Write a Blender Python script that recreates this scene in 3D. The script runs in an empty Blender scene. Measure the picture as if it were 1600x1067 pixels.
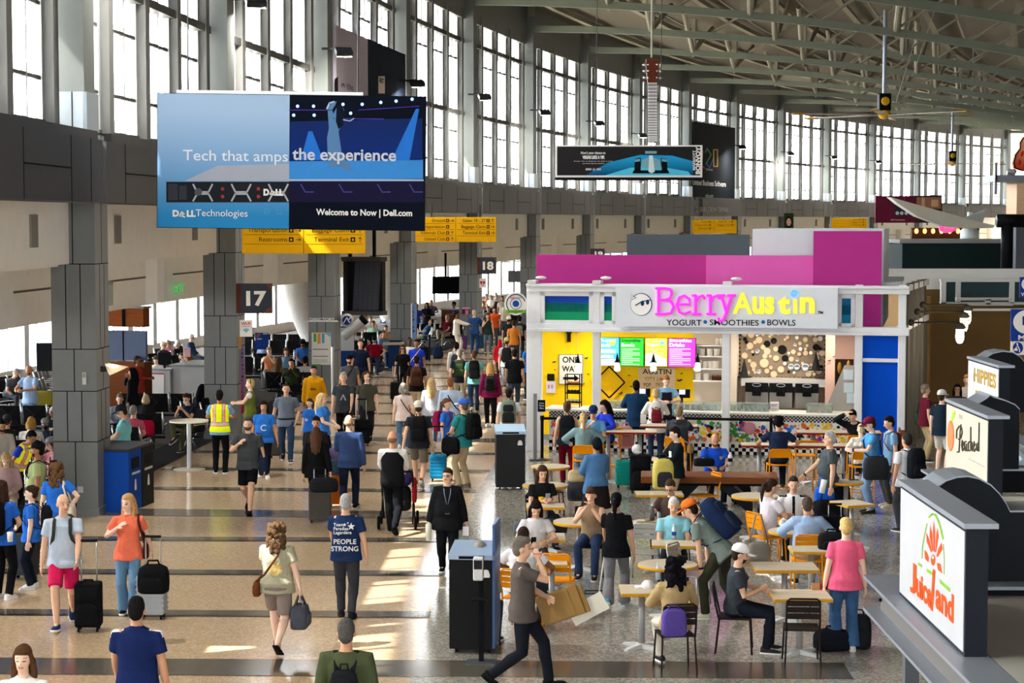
import bpy, math, random
from mathutils import Vector as V, Matrix
R=math.radians; rnd=random.Random(7); pi=math.pi
sc=bpy.context.scene; COLL=sc.collection
# ---------------- camera, world, sun, exposure ----------------
SKY_IN,SKY_OUT=1.75,20
F=3000.0; CH=5.35; PITCH=math.atan((533.5-344.7)/F)
cd=bpy.data.cameras.new('camera'); cam=bpy.data.objects.new('camera',cd); COLL.objects.link(cam)
cd.sensor_width=36; cd.lens=F/1600*36; cd.clip_end=2000
cam.location=(0,0,CH); cam.rotation_euler=(pi/2-PITCH,0,0); sc.camera=cam
sc.view_settings.view_transform='Standard'; sc.view_settings.look='None'; sc.view_settings.gamma=1
sc.view_settings.exposure=1.12; sc.view_settings.use_curve_mapping=False
w=bpy.data.worlds.new('sky'); sc.world=w; w.use_nodes=True; nt=w.node_tree
bg=nt.nodes['Background']; tc=nt.nodes.new('ShaderNodeTexCoord'); sx=nt.nodes.new('ShaderNodeSeparateXYZ')
cr=nt.nodes.new('ShaderNodeValToRGB'); nt.links.new(tc.outputs['Generated'],sx.inputs[0]); nt.links.new(sx.outputs['Z'],cr.inputs[0])
cr.color_ramp.elements[0].position=.0; cr.color_ramp.elements[0].color=(.84,.88,.93,1)
cr.color_ramp.elements[1].position=.5; cr.color_ramp.elements[1].color=(.88,.94,1,1)
nt.links.new(cr.outputs[0],bg.inputs[0])
dp=nt.nodes.new('ShaderNodeVectorMath'); dp.operation='DOT_PRODUCT'; nt.links.new(tc.outputs['Generated'],dp.inputs[0]); dp.inputs[1].default_value=(-.55,.83,0) # bright day outside the windows, dimmer terminal behind
mr=nt.nodes.new('ShaderNodeMapRange'); mr.interpolation_type='SMOOTHSTEP'; nt.links.new(dp.outputs['Value'],mr.inputs[0])
for k_,v_ in zip((1,2,3,4),(.2,.5,SKY_IN,SKY_OUT)): mr.inputs[k_].default_value=v_
nt.links.new(mr.outputs[0],bg.inputs[1])
sl=bpy.data.lights.new('sun','SUN'); sl.energy=8; sl.angle=R(.6); sl.color=(1,.97,.92)
so=bpy.data.objects.new('sun',sl); COLL.objects.link(so)
so.rotation_euler=V((.60,.26,-.76)).to_track_quat('-Z','Y').to_euler()
# ---------------- pixel -> place helpers ----------------
CAM=V((0,0,CH)); FW=V((0,math.cos(PITCH),-math.sin(PITCH))); UP=V((0,math.sin(PITCH),math.cos(PITCH)))
def ray(u,v): return V((1,0,0))*((u-800)/F)+UP*((533.5-v)/F)+FW
def zp(u,v,z=0.0):
    d=ray(u,v); return CAM+d*((z-CH)/d.z)
def yp(u,v,Y):
    d=ray(u,v); return CAM+d*(Y/d.y)
def wp(u,v,p,n):
    d=ray(u,v); return CAM+d*((p-CAM).dot(n)/d.dot(n))
def px(Y): return F/Y
# ---------------- materials ----------------
def lin(c): return c/12.92 if c<=.04045 else ((c+.055)/1.055)**2.4
def rgb(h):
    h=h.lstrip('#')
    if len(h)==3: h=''.join(c*2 for c in h)
    return tuple(lin(int(h[i:i+2],16)/255) for i in (0,2,4))
MC={}
def mt(h,rough=.6,kind='paint',metal=0.0,emit=0.0,var=.06):
    key=(h,rough,kind,metal,emit)
    if key in MC: return MC[key]
    m=bpy.data.materials.new(kind+'_'+h.strip('#')); m.use_nodes=True; n=m.node_tree; p=n.nodes['Principled BSDF']
    c=rgb(h); MC[key]=m; m.diffuse_color=(*c,1)
    p.inputs['Specular IOR Level'].default_value=.025; p.inputs['Roughness'].default_value=rough; p.inputs['Metallic'].default_value=metal
    t=n.nodes.new('ShaderNodeTexCoord'); no=n.nodes.new('ShaderNodeTexNoise'); mx=n.nodes.new('ShaderNodeMixRGB')
    sca={'cloth':14,'skin':9,'hair':40,'metal':6,'paint':3,'terrazzo':70,'carpet':30,'wood':5,'plastic':8,'emit':2,'leaf':20}.get(kind,5)
    no.inputs['Scale'].default_value=sca; no.inputs['Detail'].default_value=3
    k={'hair':.35,'cloth':.12,'wood':.3,'carpet':.3,'terrazzo':.25,'emit':.0}.get(kind,var)
    mx.inputs[1].default_value=(*[x*(1-k) for x in c],1); mx.inputs[2].default_value=(*[min(1,x*(1+k)) for x in c],1)
    n.links.new(t.outputs['Object'],no.inputs['Vector']); n.links.new(no.outputs['Fac'],mx.inputs[0]); n.links.new(mx.outputs[0],p.inputs['Base Color'])
    if kind=='wood':
        mp=n.nodes.new('ShaderNodeMapping'); mp.inputs['Scale'].default_value=(.5,6,6); n.links.new(t.outputs['Object'],mp.inputs[0]); n.links.new(mp.outputs[0],no.inputs['Vector'])
    if kind in('cloth','hair'):
        b=n.nodes.new('ShaderNodeBump'); b.inputs['Strength'].default_value=.5 if kind=='cloth' else .8; b.inputs['Distance'].default_value=.03
        n.links.new(no.outputs['Fac'],b.inputs['Height']); n.links.new(b.outputs[0],p.inputs['Normal'])
    if kind=='skin': p.inputs['Specular IOR Level'].default_value=.2
    if kind=='cloth': p.inputs['Specular IOR Level'].default_value=.02
    if emit:
        n.links.new(mx.outputs[0],p.inputs['Emission Color']); p.inputs['Emission Strength'].default_value=emit
    return m
def cl(h): return mt(h,.85,'cloth')
def glass(h='ffffff',alpha=.12,rough=.05):
    key=('glass',h,alpha)
    if key in MC: return MC[key]
    m=bpy.data.materials.new('glass_'+h); m.use_nodes=True; n=m.node_tree; n.nodes.clear()
    o=n.nodes.new('ShaderNodeOutputMaterial'); tr=n.nodes.new('ShaderNodeBsdfTransparent'); g=n.nodes.new('ShaderNodeBsdfPrincipled'); mx=n.nodes.new('ShaderNodeMixShader')
    no=n.nodes.new('ShaderNodeTexNoise'); no.inputs['Scale'].default_value=.6
    mr=n.nodes.new('ShaderNodeMapRange'); mr.inputs['To Min'].default_value=alpha*.8; mr.inputs['To Max'].default_value=alpha*1.2
    n.links.new(no.outputs['Fac'],mr.inputs['Value']); n.links.new(mr.outputs[0],mx.inputs[0])
    c=rgb(h); tr.inputs[0].default_value=(*c,1); g.inputs['Base Color'].default_value=(*c,1); g.inputs['Roughness'].default_value=rough
    n.links.new(tr.outputs[0],mx.inputs[1]); n.links.new(g.outputs[0],mx.inputs[2]); n.links.new(mx.outputs[0],o.inputs[0]); MC[key]=m; return m
# ---------------- mesh builder ----------------
I4=Matrix.Identity(4)
def TR(x,y,z=0): return Matrix.Translation((x,y,z))
def RZ(d): return Matrix.Rotation(R(d),4,'Z')
def RX(d): return Matrix.Rotation(R(d),4,'X')
def RY(d): return Matrix.Rotation(R(d),4,'Y')
class MB:
    def __init__(s): s.v=[];s.f=[];s.m=[]
    def add(s,vs,fs,mi=0,M=None):
        o=len(s.v); s.v+=[tuple(M@V(p)) for p in vs] if M is not None else [tuple(p) for p in vs]
        s.f+=[tuple(i+o for i in f) for f in fs]; s.m+=[mi]*len(fs); return s
    def box(s,x0,x1,y0,y1,z0,z1,mi=0,M=None):
        if x0>x1:x0,x1=x1,x0
        if y0>y1:y0,y1=y1,y0
        return s.add([(x0,y0,z0),(x1,y0,z0),(x1,y1,z0),(x0,y1,z0),(x0,y0,z1),(x1,y0,z1),(x1,y1,z1),(x0,y1,z1)],
            [(3,2,1,0),(4,5,6,7),(0,1,5,4),(1,2,6,5),(2,3,7,6),(3,0,4,7)],mi,M)
    def cb(s,cx,cy,cz,sx,sy,sz,mi=0,M=None): return s.box(cx-sx/2,cx+sx/2,cy-sy/2,cy+sy/2,cz-sz/2,cz+sz/2,mi,M)
    def loft(s,rings,mi=0,M=None,caps=True):
        n=len(rings[0]); vs=[p for r in rings for p in r]; fs=[]
        for i in range(len(rings)-1):
            for j in range(n):
                a=i*n+j;b=i*n+(j+1)%n; fs.append((a,b,b+n,a+n))
        if caps: fs.append(tuple(range(n))[::-1]); fs.append(tuple(range((len(rings)-1)*n,len(rings)*n)))
        return s.add(vs,fs,mi,M)
    def prism(s,poly,z0,z1,mi=0,M=None): return s.loft([[(x,y,z0) for x,y in poly],[(x,y,z1) for x,y in poly]],mi,M)
    def tube(s,path,r,n=8,mi=0,M=None,rnd_ends=False,flat=1.0):
        P=[V(p) for p in path]; k=len(P); rr=list(r) if isinstance(r,(list,tuple)) else [r]*k
        if rnd_ends:
            d0=(P[0]-P[1]).normalized(); d1=(P[-1]-P[-2]).normalized(); a,b=rr[0],rr[-1]
            P=[P[0]+d0*a*.95,P[0]+d0*a*.6]+P+[P[-1]+d1*b*.6,P[-1]+d1*b*.95]; rr=[a*.3,a*.8]+rr+[b*.8,b*.3]; k+=4
        T=[(P[min(i+1,k-1)]-P[max(i-1,0)]).normalized() for i in range(k)]
        ref=V((0,0,1)) if abs(T[0].z)<.9 else V((0,1,0)); x=T[0].cross(ref).normalized(); rings=[]
        for i in range(k):
            x=(x-T[i]*x.dot(T[i])); x=x.normalized() if x.length>1e-6 else T[i].orthogonal().normalized(); y=T[i].cross(x)
            rings.append([P[i]+(x*math.cos(2*pi*j/n)+y*math.sin(2*pi*j/n)*flat)*rr[i] for j in range(n)])
        return s.loft(rings,mi,M)
    def ell(s,c,r,mi=0,M=None,n=12,m=7,A=None):
        if not isinstance(r,(tuple,list)): r=(r,r,r)
        rings=[]
        for i in range(m+1):
            t=pi*(i+.12)/(m+.24)-pi/2; q=[V((r[0]*math.cos(t)*math.cos(2*pi*j/n),r[1]*math.cos(t)*math.sin(2*pi*j/n),r[2]*math.sin(t))) for j in range(n)]
            if A is not None: q=[A@p for p in q]
            rings.append([p+V(c) for p in q])
        return s.loft(rings,mi,M)
    def lathe(s,prof,n=20,mi=0,M=None,c=(0,0,0)):
        return s.loft([[(c[0]+max(r,1e-4)*math.cos(2*pi*j/n),c[1]+max(r,1e-4)*math.sin(2*pi*j/n),c[2]+z) for j in range(n)] for r,z in prof],mi,M)
    def quad(s,a,b,c,d,mi=0): return s.add([a,b,c,d],[(0,1,2,3)],mi)
    def mesh(s,name):
        me=bpy.data.meshes.new(name); me.from_pydata(s.v,[],s.f)
        if any(s.m): me.polygons.foreach_set('material_index',s.m)
        me.update(); return me
    def build(s,name,mats,parent=None,smooth=False,bevel=0,M=None):
        me=s.mesh(name)
        for m in (mats if isinstance(mats,(list,tuple)) else [mats]): me.materials.append(m)
        if smooth: me.polygons.foreach_set('use_smooth',[True]*len(me.polygons))
        o=bpy.data.objects.new(name,me); COLL.objects.link(o)
        if parent is not None: o.parent=parent
        if M is not None: o.matrix_local=M
        if bevel:
            b=o.modifiers.new('edge','BEVEL'); b.width=bevel; b.segments=2; b.limit_method='ANGLE'
        return o
def tag(o,label=None,cat=None,group=None,kind=None):
    if label:o['label']=label
    if cat:o['category']=cat
    if group:o['group']=group
    if kind:o['kind']=kind
    return o
def thing(name,label,cat,M=None,group=None):
    o=bpy.data.objects.new(name,None); o.empty_display_size=.1; COLL.objects.link(o)
    if M is not None:o.matrix_world=M
    return tag(o,label,cat,group)
def struct(name,mb,mats,parent=None,**k):
    o=mb.build(name,mats,parent,**k); o['kind']='structure'; return o
def dup(root,M,label=None):
    r=root.copy(); COLL.objects.link(r); r.matrix_world=M
    if label:r['label']=label
    for ch in root.children:
        c=ch.copy(); COLL.objects.link(c); c.parent=r
        for g in ch.children:
            d=g.copy(); COLL.objects.link(d); d.parent=c
    return r
def text(s,size,mat,parent=None,M=None,name='lettering',ext=.004,bold=0,sx=1.0,align='CENTER',sp=1.0,shear=0):
    # flat letters in the local XZ plane facing local -Y, centred on the origin
    me=textmesh(s,bold/size,shear,0,align); me.transform(Matrix.Diagonal((size*sx,ext*100,size,1))); me.materials.append(mat); me.name=name
    o=bpy.data.objects.new(name,me); COLL.objects.link(o)
    if parent is not None:o.parent=parent
    o.matrix_local=M if M is not None else I4; return o
def strokes(paths,r,mat,parent,M,name='lettering',n=6):
    b=MB()
    for p in paths: b.tube([(x,0,z) for x,z in p],r,n,rnd_ends=True)
    return b.build(name,mat,parent,True,M=M)
def arcpts(cx,cz,rx,rz,a0,a1,n=10): return [(cx+rx*math.cos(R(a0+(a1-a0)*i/n)),cz+rz*math.sin(R(a0+(a1-a0)*i/n))) for i in range(n+1)]
def frame(o,x,y): # matrix from origin, x dir, y dir (z up)
    x=V(x).normalized();y=V(y).normalized();z=x.cross(y); M=Matrix((x,y,z)).transposed().to_4x4(); M.translation=V(o); return M

class Panel:
    # a flat face with its own place and direction: local x along it, z up, -y towards the reader
    def __init__(s,M,parent,sub=None): s.M=M; s.par=parent; s.sub=sub or parent; s.Mi=M.inverted(); s.n=(M.to_3x3()@V((0,1,0))); s.p=M.translation.copy()
    def loc(s,u,v): q=s.Mi@wp(u,v,s.p,s.n); return q.x,q.z
    def _l(s,pts): return [s.loc(*p) for p in pts]
    def polys(s,lst,m,lay=1,name='print',t=.002):
        b=MB()
        for pts in lst:
            q=s._l(pts); A=sum(q[i][0]*q[(i+1)%len(q)][1]-q[(i+1)%len(q)][0]*q[i][1] for i in range(len(q)))
            if A<0:q=q[::-1]
            y=-.003*lay; b.loft([[(x,y+t,z) for x,z in q],[(x,y,z) for x,z in q]])
        return b.build(name,m,s.sub,M=s.rel())
    def rel(s): return (s.par.matrix_world.inverted()@s.M) if s.par is not None and s.par.matrix_world!=s.M else I4
    def rects(s,lst,m,lay=1,name='print'): return s.polys([[(a,b),(c,b),(c,d),(a,d)] for a,b,c,d in lst],m,lay,name)
    def line(s,pts,wpx,m,lay=1,name='print'):
        L=[]
        for (a,b_),(c,d) in zip(pts,pts[1:]):
            dx,dy=c-a,d-b_; l=math.hypot(dx,dy) or 1; nx,ny=-dy/l*wpx/2,dx/l*wpx/2; ex,ey=dx/l*wpx*.25,dy/l*wpx*.25
            L.append([(a+nx-ex,b_+ny-ey),(c+nx+ex,d+ny+ey),(c-nx+ex,d-ny+ey),(a-nx-ex,b_-ny-ey)])
        return s.polys(L,m,lay,name)
    def disc(s,cx,cy,rx,ry,m,lay=1,n=24,name='print'): return s.polys([[(cx+rx*math.cos(2*pi*j/n),cy+ry*math.sin(2*pi*j/n)) for j in range(n)]],m,lay,name)
    def txt(s,t,x0,y0,x1,y1,m,lay=2,bold=0,name='lettering',ext=.0015,shear=0,rot=0):
        # fits the letters into the box between two picture corners on the face
        me=textmesh(t,bold,shear,rot); a=s.loc(x0,y0); c=s.loc(x1,y1); xs=[v.co.x for v in me.vertices]; zs=[v.co.z for v in me.vertices]
        X0,X1,Z0,Z1=min(xs),max(xs),min(zs),max(zs); lx,lz=min(a[0],c[0]),min(a[1],c[1]); w_,h_=abs(a[0]-c[0]),abs(a[1]-c[1])
        for v in me.vertices: v.co=(lx+(v.co.x-X0)/(X1-X0)*w_,-.003*lay-(ext if v.co.y<0 else 0),lz+(v.co.z-Z0)/(Z1-Z0)*h_)
        me.materials.append(m); o=bpy.data.objects.new(name,me); COLL.objects.link(o); o.parent=s.sub; o.matrix_local=s.rel(); return o
def textmesh(t,bold=0,shear=0,rot=0,align='CENTER'):
    c=bpy.data.curves.new('t','FONT'); c.body=t; c.size=1; c.align_x=align; c.align_y='CENTER'; c.extrude=.01; c.offset=bold; c.shear=shear; c.resolution_u=3; c.fill_mode='BOTH'
    o=bpy.data.objects.new('t',c); COLL.objects.link(o); dg=bpy.context.evaluated_depsgraph_get(); me=bpy.data.meshes.new_from_object(o.evaluated_get(dg)); bpy.data.objects.remove(o); bpy.data.curves.remove(c)
    me.transform(RX(90)@RZ(rot)); me.name='lettering'; me.materials.clear(); me.polygons.foreach_set('material_index',[0]*len(me.polygons)); return me
def grad(h0,h1,z0,z1,rough=.4,axis=2,emit=0):
    key=('g',h0,h1,z0,z1,axis)
    if key in MC:return MC[key]
    m=bpy.data.materials.new('print_fade'); m.use_nodes=True; n=m.node_tree; p=n.nodes['Principled BSDF']; t=n.nodes.new('ShaderNodeTexCoord'); s=n.nodes.new('ShaderNodeSeparateXYZ'); r=n.nodes.new('ShaderNodeMapRange'); c=n.nodes.new('ShaderNodeValToRGB')
    n.links.new(t.outputs['Object'],s.inputs[0]); n.links.new(s.outputs[axis],r.inputs[0]); r.inputs[1].default_value=z0; r.inputs[2].default_value=z1; n.links.new(r.outputs[0],c.inputs[0]); n.links.new(c.outputs[0],p.inputs['Base Color'])
    c.color_ramp.elements[0].color=(*rgb(h0),1); c.color_ramp.elements[1].color=(*rgb(h1),1); p.inputs['Roughness'].default_value=rough; p.inputs['Specular IOR Level'].default_value=.02
    if emit: n.links.new(c.outputs[0],p.inputs['Emission Color']); p.inputs['Emission Strength'].default_value=emit
    MC[key]=m; return m
def slab(name,M,w_,h_,d,mats,parent=None,bevel=0): # box centred on M, front face at local y=0
    b=MB(); b.box(-w_/2,w_/2,0,d,-h_/2,h_/2); return b.build(name,mats,parent,bevel=bevel)
# ---------------- curved window wall: bays of 12.21 m on a gentle arc ----------------
BAY=12.21; TH0=.066; TK=.03948
COLP={1:V((-7.87,35.08,0))}
def th(i): return TH0+TK*(i-1)
for i in range(1,17): COLP[i+1]=COLP[i]+V((math.sin(th(i)),math.cos(th(i)),0))*BAY
for i in range(1,-6,-1): COLP[i-1]=COLP[i]-V((math.sin(th(i-1)),math.cos(th(i-1)),0))*BAY
def bayM(i): # x along the wall, y outwards (image left), z up
    t=th(i); return frame(COLP[i],(math.sin(t),math.cos(t),0),(-math.cos(t),math.sin(t),0))
def colM(i):
    t=(th(i)+th(i-1))/2; return frame(COLP[i],(math.sin(t),math.cos(t),0),(-math.cos(t),math.sin(t),0))
GREY=mt('838788',.45,'metal',.25); GREYD=mt('4f4d4c',.5,'metal',.2); SHAFT=mt('6c706d',.5); SLOT=mt('1b1b1c',.8); CREAM=mt('f8f6ee',.7); WHITE=mt('e4e4e2',.5); BLACK=mt('17181a',.5,'plastic')
FIN=mt('70706e',.5); CAPM=mt('9aa3a8',.35,'metal',.35); ALU=mt('c9ccce',.35,'metal',.6); GIRT=mt('53524f',.5)
PANE=glass('ffffff',.08)
# floor
def terrazzo(name,c1,c2,c3,rough,spec):
    m=bpy.data.materials.new(name); m.use_nodes=True; n=m.node_tree; p=n.nodes['Principled BSDF']
    t=n.nodes.new('ShaderNodeTexCoord'); vo=n.nodes.new('ShaderNodeTexVoronoi'); vo.inputs['Scale'].default_value=38
    no=n.nodes.new('ShaderNodeTexNoise'); no.inputs['Scale'].default_value=.25; no.inputs['Detail'].default_value=4
    r=n.nodes.new('ShaderNodeValToRGB'); e=r.color_ramp.elements; e[0].color=(*rgb(c1),1); e[1].color=(*rgb(c2),1); e[0].position=.25; e[1].position=.62
    x=e.new(.8); x.color=(*rgb(c3),1); s=n.nodes.new('ShaderNodeSeparateColor')
    n.links.new(t.outputs['Object'],vo.inputs['Vector']); n.links.new(vo.outputs['Color'],s.inputs[0]); n.links.new(s.outputs[0],r.inputs[0])
    n.links.new(t.outputs['Object'],no.inputs['Vector']); mx=n.nodes.new('ShaderNodeMixRGB'); mx.blend_type='MULTIPLY'; mx.inputs[0].default_value=.12
    n.links.new(r.outputs[0],mx.inputs[1]); n.links.new(no.outputs['Fac'],mx.inputs[2]); n.links.new(mx.outputs[0],p.inputs['Base Color'])
    mr=n.nodes.new('ShaderNodeMapRange'); mr.inputs['To Min'].default_value=rough*.6; mr.inputs['To Max'].default_value=rough*1.25; n.links.new(no.outputs['Fac'],mr.inputs[0]); n.links.new(mr.outputs[0],p.inputs['Roughness'])
    p.inputs['Specular IOR Level'].default_value=spec; return m
TAN=terrazzo('terrazzo_tan','bda283','cbb08c','d6be9c',.17,.6); GRY=terrazzo('terrazzo_grey','87847b','a09b90','b8b3a6',.16,.6)
BANDM=terrazzo('terrazzo_band','4f4b43','5f5a50','6d675c',.17,.6); LINEM=terrazzo('terrazzo_line','201f1e','2a2928','353432',.2,.5)
b=MB(); b.box(-60,90,-30,260,-.3,0); struct('floor',b,TAN)
def arcline(off,i0,i1): # points of a line parallel to the wall, at off metres outwards
    return [colM(i)@V((0,off,0)) for i in range(i0,i1+1)]
def strip(name,offa,offb,i0,i1,z,m):
    A=arcline(offa,i0,i1);B_=arcline(offb,i0,i1);b=MB()
    for k in range(len(A)-1): b.add([A[k],A[k+1],B_[k+1],B_[k],*[p+V((0,0,z)) for p in (A[k],A[k+1],B_[k+1],B_[k])]],[(4,5,6,7)] if (A[k]-B_[k]).cross(A[k+1]-A[k]).z>0 else [(7,6,5,4)])
    return struct(name,b,m)
CARP=mt('4b4846',.95,'carpet')
strip('floor_carpet',.55,13,-2,16,.006,CARP); strip('floor_carpet_border',.15,1.1,-2,16,.010,mt('2b2a2b',.95,'carpet'))
strip('floor_food_court',-7.0,-40,-2,16,.004,GRY)
b=MB();b2=MB()
for i in range(-2,12):
    for q in range(4):
        M=bayM(i); x=q*BAY/4
        if q==0: b.box(x-.42,x+.42,-7.0 if i!=0 else -12.2,.1,.004,.007,0,M)
        else: b.box(x-.05,x+.3,-7.0,.1,.004,.007,0,M); b2.box(x-.12,x-.02,-7.0,.1,.004,.008,0,M)
struct('floor_band',b,BANDM); struct('floor_line',b2,LINEM)
# columns
ZB0,ZB1,ZC,ZR=5.67,6.88,7.66,14.95
for i in range(-2,17):
    b=MB(); M=colM(i)
    b.box(-.48,.48,-.40,.45,0,.14,0,M); b.box(-.46,.46,-.38,.43,.14,ZB0,0,M); b.box(-.44,.44,-.34,.43,ZB0,6.93,1,M); b.box(-.42,.42,-.26,.43,6.93,ZC,1,M); b.box(-.36,.36,-.2,.43,ZC,ZR+.4,2,M)
    rows=[.14,1.35,2.27,3.03,4.57,ZB0]; pat=[2,3,2,3,2]
    for z in rows[1:-1]: b.box(-.463,.463,-.383,.433,z-.008,z+.008,3,M)
    for k in range(5):
        for t in ((.33,.66) if pat[k]==3 else (.5,)):
            y=-.38+.81*(1-t)
            b.box(-.464,-.45,y-.009,y+.009,rows[k],rows[k+1],3,M); x=-.46+.92*t; b.box(x-.007,x+.007,-.384,-.37,rows[k],rows[k+1],3,M)
    for x in(-.12,.2): b.box(x-.006,x+.006,-.344,-.33,ZB0,6.9,3,M)
    b.box(-.424,-.41,.0,.018,6.95,ZC,3,M); b.box(-.444,-.43,.15,.168,ZB0,6.92,3,M); b.box(-.445,.445,-.345,.435,6.92,6.94,3,M)
    struct('column',b,[GREY,CAPM,SHAFT,SLOT])
SPOTM=mt('2a2b2d',.4,'metal',.3); LAMPM=mt('fff6e4',.5,'emit',0,6)
# bays
nwin=0
for i in range(-3,16):
    M=bayM(i)
    b=MB(); b.box(-.9 if i>-3 else 0,BAY-1.35,-.75,.3,ZB0,6.75,0,M)
    for x in(.35,3.1,5.9,8.7,BAY-2.2): b.box(x-.012,x+.012,-.756,-.74,ZB0,6.75,1,M)
    for k,x in enumerate((.35,3.1,5.9,8.7)):
        if k%2==0: b.box(x,x+2.75,-.756,-.74,6.2,6.225,1,M)
    b.box(.5,BAY-.45,-.45,.4,6.75,6.95,0,M)
    struct('wall_band',b,[GREYD,SLOT])
    b=MB(); b.box(.4,BAY-.4,.1,.3,4.57,ZB0,0,M)
    for x in(2.6,9.2): b.box(x,x+.4,.06,.1,4.9,5.45,1,M)
    struct('wall_fascia',b,[CREAM,mt('8d8a82',.6)])
    b=MB(); b.box(-.2,BAY+.2,1.6,1.8,3.38,4.6,0,M); b.box(-.2,BAY+.2,.3,1.8,4.52,4.6,0,M)
    for x in(1,4.3,7.6): b.box(x,x+3.1,1.585,1.61,3.98,4.02,1,M)
    b.loft([[(x,y,z) for x,y in ((BAY-1.5,1.6),(BAY-1.35,1.35),(BAY-1.05,1.25),(BAY-.75,1.35),(BAY-.6,1.6))] for z in (3.38,4.57)],0,M)
    b.box(-.2,BAY+.2,1.8,11.2,3.3,3.4,0,M)
    struct('wall_bulkhead',b,[CREAM,mt('6a655c',.7)])
    # upper windows
    if i<16:
        nwin+=1; b=MB(); p=MB(); g=MB()
        b.box(.4,BAY-.4,.32,.5,6.9,7.12,1,M); b.box(-.1,BAY+.1,.2,.6,14.0,ZR+1.35,0,M)
        for k in range(5):
            x=(.52,2.81,5.63,8.45,11.3)[k]; b.box(x-.17,x+.17,.16,.5,6.95,14.4,0,M)
        for z in(9.95,13.05): b.box(.4,BAY-.4,.2,.5,z-.09,z+.09,1,M)
        b.box(0,BAY,.6,4.5,14.1,14.3,0,M)  # unseen outer overhang, added and deepened to cut the sun patches
        for k in range(4):
            x0=(.69,2.98,5.80,8.62)[k];x1=(2.64,5.46,8.28,11.13)[k]
            for z in(7.85,9.15,12.25): b.box(x0,x1,.36,.46,z-.035,z+.035,1,M)
            for x in(x0+.06,x1-.06): b.box(x-.06,x+.06,.34,.46,7,14,2,M)
            x=x0+1.5; b.box(x-.04,x+.04,.36,.46,7,14,2,M); b.box(x0+.5,x0+.54,.36,.42,7,14,2,M)
            p.box(x0,x1,.40,.405,7.1,14,0,M)
        o=struct('window_%d'%nwin,b,[FIN,GIRT,ALU]); struct('pane',p,PANE,o)
    # lower windows of the gate lounge
    if i>=-1:
        nwin+=1; b=MB(); p=MB(); Y0=11.0
        b.box(-.3,BAY+.8,Y0,Y0+.25,0,.45,1,M)
        for k in range(6):
            x=k*2.5; b.box(x-.2,x+.2,Y0-.25,Y0+.25,.45,3.4,0,M)
            b.box(x+.2,x+2.3,Y0,Y0+.1,2.55,2.65,0,M); b.box(x+1.5,x+1.56,Y0,Y0+.1,.45,3.4,0,M); b.box(x+.2,x+.32,Y0,Y0+.1,.45,3.4,0,M)
        p.box(-.2,BAY+.4,Y0+.05,Y0+.055,.45,3.4,0,M)
        o=struct('window_%d'%nwin,b,[mt('b9bcbe',.5),mt('cfcac0',.6)]); struct('pane',p,PANE,o)
# roof deck, trusses
def roofz(t): return ZR-.03*t-.0036*t*t
DECK=mt('665f50',.8); BEAM=mt('6c7264',.6); STRUT=mt('8c8776',.6)
ts=[-1.5,0,4,8,12,16,20,24,28,34,40,46]
b=MB()
G={i:[colM(i)@V((0,-t,roofz(max(t,0))+ (1.0 if t<=0 else 1.0+min(1.4,t*.12)))) for t in ts] for i in range(-3,17)}
for i in range(-3,16):
    for k in range(len(ts)-1):
        q=[G[i][k],G[i+1][k],G[i+1][k+1],G[i][k+1]]; u=[p+V((0,0,.25)) for p in q]
        b.add(q+u,[(0,1,2,3),(7,6,5,4),(0,4,5,1),(3,2,6,7)])
struct('ceiling',b,DECK)
for i in range(4,17):
    M=colM(i); b=MB()
    tt=[0,3,6,9,12,15,18,21,24,27,30,34,38,42]
    for k in range(len(tt)-1):
        z0,z1=roofz(tt[k]),roofz(tt[k+1])
        for dz,w_,h_,mi in((0,.26,.32,0),):
            b.add([(-w_/2,-tt[k],z0-h_),(w_/2,-tt[k],z0-h_),(w_/2,-tt[k],z0),(-w_/2,-tt[k],z0),(-w_/2,-tt[k+1],z1-h_),(w_/2,-tt[k+1],z1-h_),(w_/2,-tt[k+1],z1),(-w_/2,-tt[k+1],z1)],
              [(0,1,2,3),(7,6,5,4),(0,4,5,1),(1,5,6,2),(2,6,7,3),(3,7,4,0)],mi,M)
        up=.95+min(1.4,tt[k]*.12)
        if k%2==0:
            b.loft([[(-.05,-tt[k]-.05,z0-.4),(.05,-tt[k]-.05,z0-.4),(.05,-tt[k]+.05,z0-.4),(-.05,-tt[k]+.05,z0-.4)],[(-.16,-tt[k]-.16,z0+.3),(.16,-tt[k]-.16,z0+.3),(.16,-tt[k]+.16,z0+.3),(-.16,-tt[k]+.16,z0+.3)],[(-.16,-tt[k]-.16,z0+up),(.16,-tt[k]-.16,z0+up),(.16,-tt[k]+.16,z0+up),(-.16,-tt[k]+.16,z0+up)]],1,M)
            if k>0 and i<16:
                for sx_ in(-1,1): b.tube([(sx_*.1,-tt[k],z0-.05),(sx_*4.2,-tt[k]-.3,z0+up-.1)],.13,8,1,M)
        if k>2: b.tube([(0,-tt[k],z0),(0,-tt[k+1],z1+up)],.06,6,1,M)
    struct('roof_beam',b,[BEAM,STRUT])
for i in range(4,16): # purlins along the bay
    M=bayM(i); b=MB()
    for t in(1.2,4.5,8,11.5,15,19,23,27,31,36):
        z=roofz(t)+.9+min(1.4,t*.12)-.3; b.box(0,BAY,-t-.06,-t+.06,z,z+.26,0,M); b.box(0,BAY,-t-.15,-t+.15,z-.02,z,0,M)
        if t>3: b.tube([(0,-t-1.4,z-.15),(BAY,-t-1.4,z-.15)],.05,6,1,M)
    struct('roof_beam',b,[mt('857d6a',.7),STRUT])

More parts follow.
